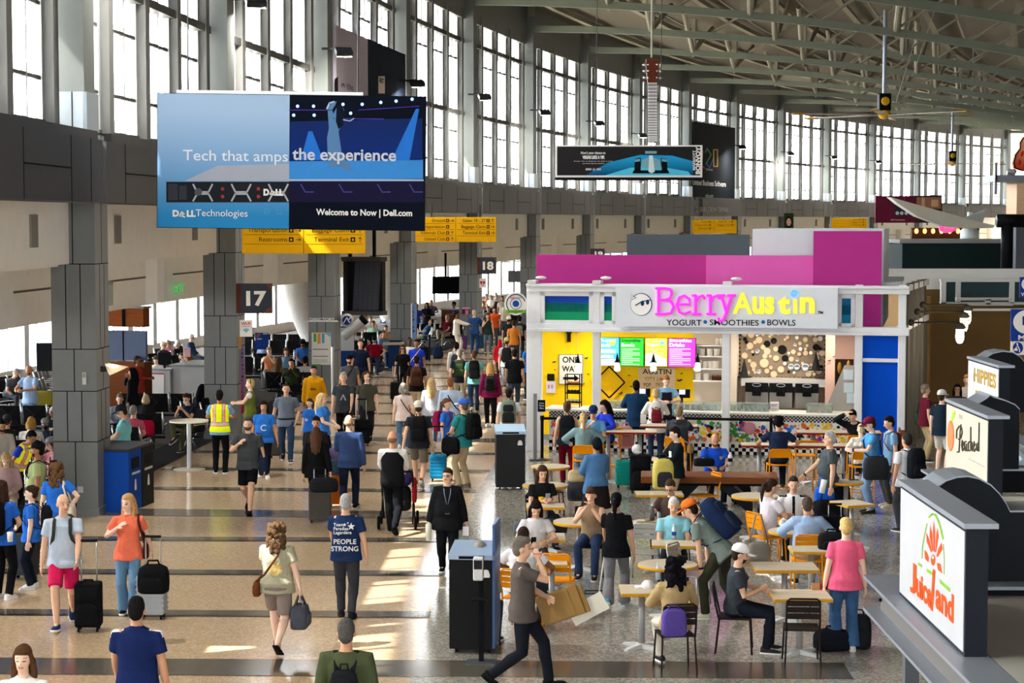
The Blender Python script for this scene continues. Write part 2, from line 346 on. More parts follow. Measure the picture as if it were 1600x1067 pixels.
# landside wall, far end
A=arcline(-40,-3,16); b=MB()
for k in range(len(A)-1):
    a,c=A[k],A[k+1]; q=[a,c,c+V((.4,0,0)),a+V((.4,0,0))]; b.loft([[p+V((0,0,z)) for p in q] for z in(0,15.5)])
struct('wall_right',b,mt('8d8474',.7))
M=colM(17); b=MB(); b.box(-.3,.3,-45,12,0,16,0,M); struct('wall_far',b,mt('9d978a',.7))
# ---------------- people ----------------
JOBS=[]; PEOPLE=[]
SKIN=['f0c9b0','e2b394','cf9a78','b07c58','8a5a3c','5a3a28']
def ring(c,ax,ay,M,n=16,sq=.0):
    out=[]
    for j in range(n):
        t=2*pi*j/n; out.append(M@V((c[0]+ax*math.cos(t),c[1]+ay*math.sin(t),c[2])))
    return out
def ik(a,t,l1,l2,pole):
    d=t-a; L=d.length; L=min(max(L,.05),(l1+l2)*.995); d=d.normalized(); t2=a+d*L
    x=(l1*l1-l2*l2+L*L)/(2*L); h=math.sqrt(max(l1*l1-x*x,0)); p=pole-d*pole.dot(d)
    p=p.normalized() if p.length>1e-5 else d.orthogonal().normalized()
    return a+d*x+p*h,t2
# wrist targets in the torso frame (x = own side outwards, y forward, z above the hip joint), elbow pole
ARM={'down':((.25,.03,-.09),(.5,-1,0)),'swf':((.22,.24,-.02),(.4,-1,0)),'swb':((.26,-.2,-.04),(.5,-1,0)),'phone':((.06,.30,.27),(.6,-.2,-1)),'eye':((.07,.30,.46),(.6,0,-1)),
 'face':((.03,.17,.56),(.8,.2,-1)),'strap':((.13,.15,.36),(.6,.1,-1)),'hip':((.19,.02,.06),(1,-.5,0)),'pock':((.2,.05,-.02),(.7,-1,0)),'pull':((.30,-.26,-.08),(.4,-1,.2)),
 'push':((.19,.42,.12),(.5,-.4,-1)),'tab':((.13,.36,.23),(.8,-.2,-.6)),'tabw':((.3,.3,.22),(1,-.3,-.4)),'lap':((.08,.30,.10),(.7,-.4,-.5)),'reach':((.14,.54,.30),(.5,0,-1)),
 'cross':((-.06,.22,.26),(.9,.1,-.7)),'hold':((.06,.26,.13),(.8,-.3,-.5)),'head':((.10,.06,.80),(1,.4,.2)),'chin':((.05,.22,.52),(.7,.4,-1)),'dip':((.16,.42,-.12),(.6,-.3,-.3)),'side':((.34,.08,-.02),(.5,-1,0)),'fwd':((.2,.34,.02),(.5,-.8,-.3))}
def lump(b,M,c,r): b.ell(M@V(c),r,A=M.to_3x3())
def P(u,v,h=1.72,a=0,pose='st',top='s667',bot='p334',shoe='222',hair='short3a2a20',sk=1,arms='down',lean=0,hy=0,hp=0,b=1.0,w=0,f='',L='',G=None,grp=None,seat=None,z0=0.0,print_=None,vest=None,hand=None):
    k=h/1.75; al,ar=(arms.split(',')+[arms.split(',')[0]])[:2]
    sit=pose in('si','hi','sx','sl'); SW=.160 if w else .178
    hz={'st':.93,'wk':.905,'wl':.905,'ws':.92,'cr':.5,'bd':.9}.get(pose,.93)
    if sit: hz=(seat if seat else (.76 if pose=='hi' else .45))/k+.10
    T=TR(0,0,hz)@RX(-lean)
    Hd=T@TR(0,-.005,.555)@RZ(-hy)@RX(-hp+ (lean*.55 if lean>25 else 0))
    topz=(Hd@V((0,0,.262)))
    head=V((topz.x,topz.y,topz.z))*k
    P0=zp(u,v,head.z+z0); rot=RZ(180+a); org=P0-(rot@V((head.x,head.y,0))); org.z=z0
    W=TR(*org)@rot; s=F/org.y; vox=min(max(.95/s,.0095),.03); near=s>52
    # joints
    hipL,hipR=T@V((-.085,0,0)),T@V((.085,0,0))
    an={'st':((-.10,.02,.085),(.10,-.02,.085)),'ws':((-.08,.14,.085),(.08,-.12,.10)),'wk':((-.07,.30,.10),(.07,-.34,.20)),'wl':((-.07,-.34,.20),(.07,.30,.10)),
        'bd':((-.14,.18,.085),(.13,-.22,.085)),'si':((-.12,.44,.085),(.12,.40,.085)),'sx':((-.08,.42,.085),(.02,.58,.36)),'sl':((-.12,.72,.10),(.10,.68,.10)),'hi':((-.13,.36,.36),(.13,.34,.36)),'cr':((-.1,.1,.085),(.1,-.2,.1))}.get(pose)
    an=[V(p) for p in an]
    if pose=='hi': an=[V((p.x,p.y,(seat or .76)/k-.45)) for p in an]
    kL,aL=ik(hipL,an[0],.46,.42,V((-.12,1,.1))); kR,aR=ik(hipR,an[1],.46,.42,V((.12,1,.1)))
    sh=[T@V((-SW,0,.455)),T@V((SW,0,.455))]; el=[];wr=[]
    for sgn,n,S in((-1,al,sh[0]),(1,ar,sh[1])):
        t,p=ARM[n]; e,q=ik(S,T@V((t[0]*sgn*(1+(b-1)*.7 if n in('down','swf','swb','hip','pock') else 1),t[1]+(b-1)*.25*(t[1]>.1),t[2])),.29,.265,T.to_3x3()@V((p[0]*sgn,p[1],p[2]))); el.append(e);wr.append(q)
    K=Matrix.Diagonal((k,k,k,1)); hb=.5+.5*b; sd=.93 if w else 1.0; hipx=.172*hb*(1.05 if w else 1.0)
    TORSO=[(-.13,.10*hb,.085*hb,0),(-.06,hipx*.95,.12*hb,-.01),(.02,hipx,.122*hb,-.01),(.12,.150*b*sd,.112*b,(b-1)*.16),(.22,.145*b*sd,.108*b,(b-1)*.14),(.32,.158*hb*sd,.112*hb,.005),(.41,.168*hb*sd,.108*hb,0),(.465,.140*sd,.085,-.005),(.52,.085,.062,-.005)]
    def torso(bb,grow,z0_,z1=.60,gz=0):
        rs=[r for r in TORSO if z0_-1e-6<=r[0]<=z1]
        if grow>0: rs=[(r[0],max(r[1],hipx,.155*b),max(r[2],.124*hb),r[3] if r[0]>0 else (b-1)*.10) if r[0]<.05 else r for r in rs]
        fl=lambda z: .022*max(0,min(1,(.04-z)/.16)) if grow>0 and not sit else 0
        rings=[ring((0,r[3]+fl(r[0])*.5,r[0]),r[1]+grow+fl(r[0]),r[2]+grow+fl(r[0]),T) for r in rs]
        if z0_<rs[0][0]-.005: rings.insert(0,ring((0,rs[0][3],z0_),max(hipx,.15*b)+grow+fl(z0_),.124*hb+grow+fl(z0_),T))
        bb.loft(rings)
    # --- body (skin), one continuous surface
    B=MB(); torso(B,-.006,-.06)
    B.tube([T@V((0,-.01,.46)),Hd@V((0,0,.0)),Hd@V((0,.012,.06))],[.062*hb,.052*hb,.050*hb],10,rnd_ends=True)
    lump(B,Hd,(0,.004,.150),(.076,.096,.108)); lump(B,Hd,(0,.036,.072),(.056*(1+(b-1)*.5),.062,.062)); lump(B,Hd,(0,.05,.10),(.056,.056,.06))
    if s>28:
        B.tube([Hd@V((0,.094,.135)),Hd@V((0,.114,.100))],[.010,.017],6,rnd_ends=True)
        for q in(-1,1): lump(B,Hd,(q*.077,.0,.118),(.012,.022,.032))
    for q in(0,1):
        sg=-1 if q==0 else 1
        B.tube([sh[q]+T.to_3x3()@V((-sg*.04,0,0)),sh[q],sh[q].lerp(el[q],.5),el[q],el[q].lerp(wr[q],.35),wr[q]],[.05*hb,.052*hb,.046*hb,.037*hb,.038*hb,.025],10,rnd_ends=True)
        d=(wr[q]-el[q]).normalized(); nn=T.to_3x3()@V((sg,0,0)); nn=(nn-d*nn.dot(d)); nn=nn.normalized() if nn.length>.1 else d.orthogonal().normalized(); c=d.cross(nn)*(1 if q else -1)
        inw=(c*.3-nn*.0); A=Matrix((d,nn,c)).transposed()
        B.ell(wr[q]+d*.055,(.052,.018,.042),A=A)
        if near:
            ln=[.070,.078,.072,.056]
            for fi in range(4):
                off=c*(.033-.022*fi); p0=wr[q]+d*.088+off; p1=p0+d*ln[fi]*.55-nn*.010; p2=p1+d*ln[fi]*.40-nn*.028
                B.tube([p0,p1,p2],[.0098,.0092,.008],6,rnd_ends=True)
            p0=wr[q]+d*.03+c*.034; B.tube([p0,p0+d*.036+c*.022-nn*.01,p0+d*.066+c*.026-nn*.022],[.012,.0105,.009],6,rnd_ends=True)
        else: B.ell(wr[q]+d*.115-nn*.012,(.045,.016,.036),A=A)
    for hp_,kn,ak,sg in((hipL,kL,aL,-1),(hipR,kR,aR,1)):
        B.tube([hp_,hp_.lerp(kn,.5),kn,kn.lerp(ak,.3)+V((0,-.012,0)),ak],[.085*hb,.072*hb,.053*hb,.054*hb,.036],12,rnd_ends=True)
    feet=[]
    for kn,ak,sg in((kL,aL,-1),(kR,aR,1)):
        fd=V((sg*.12,1,0)).normalized(); pit=0
        sh_=(ak-kn).normalized()
        if ak.z>.14 and pose in('wk','wl','ws') and ak.y<0: pit=-38
        elif pose in('wk','wl') and ak.y>0: pit=8
        elif pose=='sl': pit=35
        elif pose=='sx' and sg==1: pit=-25
        FM=TR(*ak)@RZ(-sg*7)@RX(pit); feet.append(FM)
        lump(B,FM,(0,.03,-.035),(.036,.075,.036)); lump(B,FM,(0,.12,-.058),(.038,.06,.02)); lump(B,FM,(0,-.03,-.05),(.03,.034,.034))
    par=W@K
    skinm=mt(SKIN[sk],.55,'skin'); hst=''.join(c for c in hair if c.islower() and not c.isdigit()) if False else None
    hstyle,hcol=hair.split(':') if ':' in hair else (hair,['b9a08c','a08068','8a6a54','6a4e3e','3a2a22','221814'][sk])
    mats=[skinm,mt('42332c',.4,'skin'),mt('bf7468' if sk<3 else '7d4038',.5,'skin'),mt(hcol if hstyle!='bald' else '4a3a30',.8,'hair'),mt(['b08a70','a5795c','8f6648','6f4a34','553524','38231a'][sk],.6,'skin')]
    body=B.build('person',mats,None,True); body.matrix_world=par; tag(body,L,'person',grp)
    Hi=Hd.inverted()
    def facecb(me,Hi=Hi,beard=('d' in f)):
        idx=[0]*len(me.polygons)
        for p in me.polygons:
            q=Hi@p.center
            if q.y>.04 and .02<q.z<.19 and abs(q.x)<.07:
                ax=abs(q.x)
                if .119<q.z<.133 and .019<ax<.043: idx[p.index]=1
                elif .147<q.z<.155 and .018<ax<.050: idx[p.index]=4
                elif .060<q.z<.072 and ax<.024 and q.y>.085: idx[p.index]=2
                elif beard and q.z<.082 and q.y>.05: idx[p.index]=3
        me.polygons.foreach_set('material_index',idx)
    JOBS.append((body,vox,facecb if s>26 else None,3))
    def child(b_,name,m,vx=None,it=3,cb=None):
        o=b_.build(name,m,body,True)
        if vx: JOBS.append((o,vx,cb,it))
        return o
    # --- top
    cvx=max(vox*1.25,.014)
    if top[0]!='x':
        st=top[0]; col=top[1:].split('/')[0]; C=MB()
        hem={'s':-.12,'l':-.12,'n':-.08,'j':-.19,'h':-.15,'v':-.13,'d':-.3,'c':.06}[st]
        if sit and hem<-.06: hem=-.06
        torso(C,.030 if st in'jh' else .020,hem)
        SR=.10 if st in'jh' else 0
        for q in(0,1):
            sg=-1 if q==0 else 1; S=sh[q]; base=S+T.to_3x3()@V((-sg*.07,0,-.01)); g=.014 if st in 'jhl' else .012
            if st in'slcd': r=[.07*hb,.073*hb,.072*hb]
            if st in 'sd': C.tube([base,S,S.lerp(el[q],.62)],[.058*hb,.066*hb,.069*hb],12,rnd_ends=False)
            elif st in 'ljhc': C.tube([base,S,S.lerp(el[q],.5),el[q],el[q].lerp(wr[q],.5),wr[q].lerp(el[q],.04)],[(.064+g)*hb,(.062+g)*hb,(.052+g)*hb,(.044+g)*hb,(.040+g)*hb,(.027+g)*hb],12)
            elif st in 'nv': C.ell(S.lerp(T@V((0,0,.47)),.35),(.06,.055,.05))
        if st=='h': C.tube([T@V((-.10,-.06,.52)),T@V((0,-.12,.50)),T@V((.10,-.06,.52))],[.04,.055,.04],8,rnd_ends=True)
        if st in 'hj' or 'k' in f: C.tube([T@V((-.055,.01,.525)),T@V((-.03,-.055,.535)),T@V((.03,-.055,.535)),T@V((.055,.01,.525)),T@V((0,.055,.50))],.018,6,rnd_ends=True)
        if w and st!='j':
            for q in(-1,1): C.ell(T@V((q*.075,.085*hb,.335)),(.072*hb,.05*hb,.06*hb),A=T.to_3x3())
        cols=top[1:].split('/'); cb=None; mode=cols[-1] if len(cols)>1 and not all(ch in '0123456789abcdef' for ch in cols[-1]) else ''
        ms=[cl(c) for c in (cols[:-1] if mode else cols)]
        if mode:
            Ti=T.inverted()
            def cb(me,Ti=Ti,mode=mode):
                idx=[]
                for p in me.polygons:
                    q=Ti@p.center; i_=0
                    if mode=='vest': i_=0
                    elif mode=='sleeve': i_=1 if abs(q.x)>.185 else 0
                    elif mode=='yoke': i_=1 if (abs(q.x)>.12 and q.z>.43+.0*q.y and -.03<q.y<.05) else 0
                    elif mode=='cuff': i_=1 if abs(q.x)>.2 and q.z>.36 else 0
                    elif mode=='belly': i_=1 if (q.x/.09)**2+((q.z-.22)/.10)**2<1 and (q.y<0) else 0
                    elif mode=='chest': i_=1 if abs(q.x)<.075 and .24<q.z<.36 and q.y>0 else 0
                    elif mode=='pilot': i_=1 if (abs(q.x)<.022 and q.y>0 and q.z<.5) or (abs(q.x)>.10 and q.z>.485) else 0
                    elif mode=='apron': i_=1 if abs(q.x)<.12 and q.y>0 and q.z<.42 else 0
                    idx.append(i_)
                me.polygons.foreach_set('material_index',idx)
        shirt=child(C,{'s':'t_shirt','l':'shirt','n':'tank_top','j':'jacket','h':'hoodie','v':'vest','d':'dress','c':'crop_top'}[st],ms,cvx,2,cb)
    if vest: # hi-vis vest over the shirt
        C=MB(); torso(C,.034,-.06 if not sit else -.04)
        for q in(0,1): C.ell(sh[q].lerp(T@V((0,0,.48)),.3),(.07,.07,.05))
        Ti=T.inverted()
        def cbv(me,Ti=Ti):
            idx=[]
            for p in me.polygons:
                q=Ti@p.center; ax=abs(q.x); i_=0
                if (.08<q.z<.135 ) or (.075<ax<.115 and q.z>.135): i_=1
                elif (.06<q.z<.155) or (.058<ax<.132 and q.z>.155): i_=2
                idx.append(i_)
            me.polygons.foreach_set('material_index',idx)
        child(C,'safety_vest',[mt(vest,.6,'cloth',0,.15),cl('c9c9c4'),mt('f0562a',.6,'cloth',0,.12)],max(vox,.012),2,cbv)
    # --- bottom
    bs,bc=bot[0],bot[1:]
    if bs!='x':
        C=MB(); hgt=.06 if not sit else .05
        rs=[r for r in TORSO if r[0]<hgt]
        if bs in 'pjwsl':
            C.loft([ring((0,-.01,-.15),.07*hb,.06*hb,T)]+[ring((0,r[3]*.6,r[0]),r[1]+.010,r[2]+.010,T) for r in rs]+[ring((0,-.005,hgt),min(hipx,.150*b*sd)+.004,.112*hb,T)])
            for hp_,kn,ak in((hipL,kL,aL),(hipR,kR,aR)):
                if bs=='s': C.tube([hp_+V((0,0,.03)),hp_.lerp(kn,.4),hp_.lerp(kn,.88)],[.098*hb,.092*hb,.088*hb],14)
                elif bs=='l': C.tube([hp_+V((0,0,.03)),hp_.lerp(kn,.5),kn,kn.lerp(ak,.35)+V((0,-.012,0)),ak.lerp(kn,.05)],[.094*hb,.079*hb,.058*hb,.058*hb,.042],14)
                elif bs=='w': C.tube([hp_+V((0,0,.03)),hp_.lerp(kn,.5),kn,kn.lerp(ak,.5),ak+V((0,.01,-.03))],[.098*hb,.088*hb,.074*hb,.083,.098],14)
                else: C.tube([hp_+V((0,0,.03)),hp_.lerp(kn,.5),kn,kn.lerp(ak,.35)+V((0,-.008,0)),ak.lerp(kn,.45),ak+V((0,.0,-.01))],[.098*hb,.085*hb,.069*hb,.069*hb,.062,.060],14)
            child(C,{'p':'trousers','j':'jeans','w':'flared_trousers','s':'shorts','l':'leggings'}[bs],cl(bc),cvx,2)
        else:
            zl={'k':-.45,'d':-.8}[bs]
            C.loft([ring((0,0,zl),.27*hb,.24*hb,T if not sit else T),ring((0,0,zl*.5),.23*hb,.19*hb,T),ring((0,-.01,.0),hipx+.015,.13*hb,T),ring((0,0,.10),.155*b,.115*b,T)])
            child(C,'skirt',cl(bc),cvx,2)
    # --- shoes
    sc_,so_=(shoe.split('/')+['e8e6e0'])[:2]
    for FM in feet:
        S=MB()
        def fr(y,wd,z0_,z1_): return [FM@V((wd*math.cos(2*pi*j/12),y,(z0_+z1_)/2+(z1_-z0_)/2*math.sin(2*pi*j/12))) for j in range(12)]
        if sc_=='flip':
            S.add([tuple(FM@V(p)) for p in((-.04,-.07,-.085),(.04,-.07,-.085),(.05,.19,-.085),(-.05,.19,-.085),(-.04,-.07,-.068),(.04,-.07,-.068),(.05,.19,-.068),(-.05,.19,-.068))],[(3,2,1,0),(4,5,6,7),(0,1,5,4),(1,2,6,5),(2,3,7,6),(3,0,4,7)],0)
            S.tube([FM@V((-.045,.09,-.07)),FM@V((0,.12,-.03)),FM@V((.045,.09,-.07))],.009,6)
            S.build('sandal',[mt('1a1a1a',.6,'plastic')],body,True); continue
        S.loft([fr(-.075,.02,-.075,-.01),fr(-.065,.036,-.08,.012),fr(-.02,.041,-.08,.022),fr(.04,.043,-.08,-.002),fr(.10,.047,-.08,-.022),fr(.155,.043,-.08,-.035),fr(.185,.025,-.078,-.048)],0)
        S.loft([[FM@V((x*wd,y,z)) for x,y,wd in((-1,-.078,.03),(1,-.078,.03),(1,-.03,.043),(1,.1,.052),(1,.16,.046),(.6,.2,.04),(-.6,.2,.04),(-1,.16,.046),(-1,.1,.052),(-1,-.03,.043))] for z in(-.088,-.062)],1)
        S.build('shoe',[mt(sc_,.6,'cloth'),mt(so_,.6,'plastic')],body,True)
    # --- hair, beard, hats
    H=MB(); hm=mt(hcol,.7,'hair')
    def hl(c,r): lump(H,Hd,c,r)
    def ht(pts,r): H.tube([Hd@V(p) for p in pts],r,8,rnd_ends=True)
    if hstyle!='bald':
        hl((0,-.014,.168),(.083,.098,.104)); hl((0,-.045,.12),(.074,.062,.085))
        if hstyle=='short': hl((0,.02,.215),(.066,.074,.045))
        if hstyle=='fade': pass
        if hstyle=='part': hl((.01,.035,.222),(.07,.072,.042))
        if hstyle in('long','pony','bun','bob','updo'): hl((0,.005,.20),(.082,.094,.066))
        if hstyle=='long':
            for q in(-1,1): ht([(q*.066,.02,.17),(q*.084,-.01,.08),(q*.088,-.005,-.04),(q*.085,.01,-.16)],[.03,.032,.032,.018])
            ht([(0,-.07,.15),(0,-.09,.04),(0,-.115,-.08),(0,-.12,-.22)],[.075,.078,.075,.04])
            for q in(-1,1): ht([(q*.05,-.06,.1),(q*.06,-.085,-.02),(q*.06,-.10,-.2)],[.05,.05,.03])
        if hstyle=='bob':
            for q in(-1,1): ht([(q*.068,.02,.17),(q*.086,.0,.09),(q*.084,-.005,.02)],[.03,.034,.028])
            ht([(-.04,-.075,.1),(0,-.09,.03),(.04,-.075,.05)],[.06,.06,.06])
        if hstyle=='pony': ht([(0,-.09,.18),(0,-.14,.15),(0,-.15,.02),(0,-.13,-.12)],[.03,.04,.036,.015])
        if hstyle=='bun': hl((0,-.09,.20),(.045,.042,.042))
        if hstyle=='updo': hl((0,-.08,.13),(.06,.04,.07))
        if hstyle=='curly':
            for i_ in range(26):
                t=rnd.uniform(0,2*pi); z=rnd.uniform(.09,.25); rr_=math.sqrt(max(0,1-((z-.15)/.12)**2)); x,y=.088*rr_*math.cos(t),.1*rr_*math.sin(t)-.015
                if y>.05 and z<.19: continue
                hl((x,y,z),(.03,.03,.03))
        if hstyle=='curlylong':
            for i_ in range(60):
                t=rnd.uniform(0,2*pi); z=rnd.uniform(-.12,.25); rr_=1.0 if z<.15 else math.sqrt(max(0,1-((z-.15)/.12)**2)); x,y=.105*rr_*math.cos(t),.10*rr_*math.sin(t)-.03
                if y>.03 and z<.19: continue
                hl((x,y,z),(.036,.036,.04))
        child(H,'hair',hm,max(vox,.011),2)
    elif 'r' in f:
        hl((0,-.03,.115),(.080,.075,.055)); child(H,'hair',hm,max(vox,.012),2)
    for tok in f.split():
        if tok.startswith('cap') or tok.startswith('bcap') or tok.startswith('hat') or tok.startswith('bean'):
            nm,c_=tok.split(':')[:2]; c2=(tok.split(':')+[c_])[2] if tok.count(':')>1 else c_
            C=MB(); n=16; D=1 if nm=='cap' else -1
            if nm=='bean': C.ell(Hd@V((0,-.012,.165)),(.093,.112,.118),A=Hd.to_3x3())
            else:
                rs=[[Hd@V((r*.094*math.cos(2*pi*j/n),-.006+r*.113*math.sin(2*pi*j/n),z)) for j in range(n)] for z,r in((.165,1.0),(.20,1.0),(.235,.88),(.262,.6),(.275,.22))]
                C.loft(rs)
                if nm=='hat':
                    C.loft([[Hd@V((rx*math.cos(2*pi*j/n),-.006+rx*1.15*math.sin(2*pi*j/n),z)) for j in range(n)] for rx,z in((.094,.168),(.15,.14),(.15,.134),(.09,.16))])
                else:
                    br=[(-.07,.085),(-.078,.13),(-.06,.185),(-.025,.205),(.025,.205),(.06,.185),(.078,.13),(.07,.085)]
                    C.loft([[Hd@V((x,D*y,z+(.02-.5*abs(x)*.4)+(.0 if y<.1 else -.018))) for x,y in br] for z in(.158,.166)],1)
            child(C,{'bean':'beanie','hat':'bucket_hat'}.get(nm,'cap'),[cl(c_),cl(c2)])
        if tok=='g' or tok=='sg':
            C=MB()
            for q in(-1,1):
                C.tube([Hd@V((q*.036+.026*math.cos(t),.101,.128+.018*math.sin(t))) for t in[2*pi*j/10 for j in range(11)]],.0035 if tok=='g' else .008,5)
                C.tube([Hd@V((q*.062,.095,.130)),Hd@V((q*.084,.0,.128))],.003,5)
                if tok=='sg': C.ell(Hd@V((q*.036,.1,.128)),(.025,.006,.018),A=Hd.to_3x3())
            C.tube([Hd@V((-.012,.108,.13)),Hd@V((.012,.108,.13))],.003,5)
            child(C,'glasses',mt('141414',.3,'plastic'))
        if tok=='ug': # sunglasses pushed up on the head
            C=MB()
            for q in(-1,1): C.ell(Hd@V((q*.04,.06,.245)),(.03,.012,.02),A=Hd.to_3x3())
            child(C,'sunglasses',mt('101010',.2,'plastic'))
        if tok.startswith('m:'):
            C=MB(); lump(C,Hd,(0,.062,.075),(.060,.064,.052)); child(C,'face_mask',cl(tok[2:]))
        if tok.startswith('hj:'): # head scarf / hood up
            C=MB(); lump(C,Hd,(0,-.02,.15),(.10,.105,.125)); C.tube([Hd@V((0,-.05,.1)),Hd@V((0,-.06,-.02)),T@V((0,-.03,.47))],[.095,.095,.11],10,rnd_ends=True); child(C,'hood',cl(tok[3:]),max(vox,.012),2)
        if tok.startswith('ly:'): # lanyard with badge
            C=MB(); y=.125*b+.03; C.tube([T@V((-.06,.02,.54)),T@V((-.05,y*.9,.42)),T@V((0,y+.01,.20)),T@V((.05,y*.9,.42)),T@V((.06,.02,.54))],.007,5); C.box(-.035,.035,y+.005,y+.02,.09,.19,0,T)
            child(C,'lanyard',mt(tok[3:],.5,'plastic'))
        if tok.startswith('wt:'): # wristwatch
            q=1 if tok[3]=='r' else 0; d=(wr[q]-el[q]).normalized(); C=MB(); C.tube([wr[q]-d*.012,wr[q]+d*.014],.034,10); child(C,'wristwatch',mt(tok[4:] or '111',.3,'plastic'))
        if tok.startswith('hs'): # headband
            C=MB(); C.tube([Hd@V((.088*math.cos(t),-.01,.15+.118*math.sin(t))) for t in[pi*j/12 for j in range(13)]],.012,6); child(C,'headband',mt('222',.5,'plastic'))
        if tok.startswith('belt:'):
            C=MB(); C.loft([ring((0,(b-1)*.1,z),hipx*.97+.02,.12*b+.016,T) for z in(.03,.065)]); child(C,'belt',mt(tok[5:],.5,'plastic'))
        if tok.startswith('glv:'):
            for q in(0,1):
                d=(wr[q]-el[q]).normalized(); C=MB(); C.tube([wr[q]-d*.06,wr[q]+d*.02,wr[q]+d*.14],[.042,.044,.05],8,rnd_ends=True); child(C,'glove',mt(tok[4:],.5,'plastic'))
    if print_:
        txt,sz,zz,col,side=print_[:5]; sgn=1 if side=='f' else -1
        for li,ln in enumerate(txt.split('|')):
            y=sgn*(.118*max(b,hb)+.034); yoff=(b-1)*.12 if side=='f' else 0
            Mx=T@TR(0,y+yoff,zz-li*sz*1.05)@(RZ(180) if side=='f' else I4)
            text(ln,sz,mt(col,.6,'paint'),shirt if top[0]!='x' else body,Mx,'shirt_print',.002,.0015)
    d=dict(o=body,W=W,K=k,T=par@T,M=par,Hd=par@Hd,wr=[par@x for x in wr],el=[par@x for x in el],sh=[par@x for x in sh],s=s,org=org,a=a,b=b,hb=hb,lab=L)
    PEOPLE.append(d)
    if seat is None and sit and G: SEATS.append((G,org.copy(),a))
    return d
SEATS=[]
def run_jobs():
    for o,vx,cb,it in JOBS:
        r=o.modifiers.new('skin','REMESH'); r.mode='VOXEL'; r.voxel_size=vx; r.use_smooth_shade=True
        s=o.modifiers.new('soft','SMOOTH'); s.factor=.5; s.iterations=it
    bpy.context.view_layer.update(); dg=bpy.context.evaluated_depsgraph_get()
    for o,vx,cb,it in JOBS:
        me=bpy.data.meshes.new_from_object(o.evaluated_get(dg),preserve_all_data_layers=False,depsgraph=dg); me.name=o.name
        ms=list(o.data.materials); o.modifiers.clear(); o.data=me; me.materials.clear()
        for m in ms: me.materials.append(m)
        me.polygons.foreach_set('use_smooth',[True]*len(me.polygons))
        if cb: cb(me)
        else: me.polygons.foreach_set('material_index',[0]*len(me.polygons))
        me.update()
# ---------------- hanging signs and banners ----------------
WPR=mt('f4f4f2',.5); INK=mt('141516',.6); YEL=mt('f2b417',.5)
def facing(u,v,Y,yaw=0,roll=0): p=yp(u,v,Y); return TR(*p)@RZ(yaw)@RY(roll)
def hanger(par,xs,z0,z1,r=.012):
    for x in xs: b=MB(); b.tube([(x,.06,z0),(x,.06,z1)],r,6); b.build('hanging_cable',mt('3a3a3a',.5,'metal',.5),par)
# big blue server advertisement
M=facing(455,253.3,35.2,0,.75); t=thing('billboard','wide hanging advertisement, pale blue server half and dark concert half, over the walkway','billboard',M)
S=px(35.2); W2,H2=418/S,209/S; b=MB(); b.box(-W2/2,W2/2,.0,.14,-H2/2,H2/2); pn=b.build('panel',[mt('15181d',.5)],t)
b=MB(); b.box(-2.1,1.3,.02,.12,H2/2,H2/2+.06); b.build('top_rail',ALU,t); hanger(t,(-1.9,1.2),H2/2,7.0)
p=Panel(M,t,pn)
b=MB(); x1=p.loc(452,250)[0]; b.box(-W2/2+.01,x1,-.003,0,-H2/2+.01,H2/2-.01); b.build('print',grad('2f8cc9','a9c6e6',-1.0,.9),t)
b=MB(); b.box(x1,W2/2-.01,-.003,0,-H2/2+.01,H2/2-.01); b.build('print',mt('0b1220',.4),t)
p.polys([[(453,190),(660,185),(660,250),(453,252)]],grad('14307a','1a2c66',0,.75),2)
p.polys([[(470,250),(505,250),(488,205),(482,205)],[(612,250),(640,250),(655,170),(650,170)]],mt('2b78d8',.4),3)
p.polys([[(452,252),(661,249),(661,279),(452,282)]],mt('3f8fdc',.4),2); p.rects([(452,280,662,283)],mt('a9bcd8',.4),3)
p.polys([[(288,283),(452,283),(452,256),(340,259)]],mt('aab1c0',.4),3)
p.rects([(260,284,452,316)],mt('23262c',.4),4); p.rects([(263,287,278,313),(280,290,292,312)],mt('3a3d46',.4),5); p.rects([(452,284,662,316)],mt('1c1a38',.4),2)
hexs=[]; 
for x in(302,362,420): hexs+=[[(x,288),(x+6,300),(x+24,300),(x+30,288)],[(x,314),(x+6,303),(x+24,303),(x+30,314)]]
for h in hexs: p.line(h,2.6,mt('b9bcc4',.4),5)
for x in(470,530,590,640): p.line([(x,288),(x+7,300),(x+20,300)],1.8,mt('474a9a',.4),3)
p.disc(310,300,6,6,mt('55585f',.4),6); p.polys([[(x+3*math.cos(j),y+3*math.sin(j)) for j in(0,1,2,3,4,5)] for x in(348,404) for y in(295,307)],mt('a33d35',.4),5)
# singer on the stage
p.polys([[(512,172),(518,160),(526,158),(524,164),(519,172),(521,178),(527,166),(534,164),(538,172),(537,186),(533,198),(529,205),(532,225),(534,240),(548,262),(556,268),(540,266),(528,258),(524,262),(516,262),(512,240),(511,215),(514,200),(513,186)]],mt('5b86b4',.4),3)
p.polys([[(526,165),(534,164),(538,174),(536,196),(529,202),(525,190)]],mt('101a2c',.4),4); p.line([(536,187),(547,189),(553,185)],2,mt('9fb4d0',.4),4); p.line([(511,170),(515,161),(522,159)],2.5,mt('b9cbe0',.4),4)
p.polys([[(x+2.6*math.cos(j*.9),y+2.6*math.sin(j*.9)) for j in range(7)] for x,y in((465,166),(490,166),(536,163),(566,163),(595,160),(619,158),(644,155),(459,180),(491,180),(548,177))],mt('8fc2ff',.4,'emit',0,1.0),4)
for q in((452,172,520,172),(520,185,600,186),(560,172,655,166)): p.line([q[:2],q[2:]],1.2,mt('4f3aa8',.4),3)
p.txt('Tech that amps',286,234,450,258,mt('e8eef6',.5),5,.005); p.txt('the experience',457,231,619,258,mt('cdd6e2',.5),5,.02)
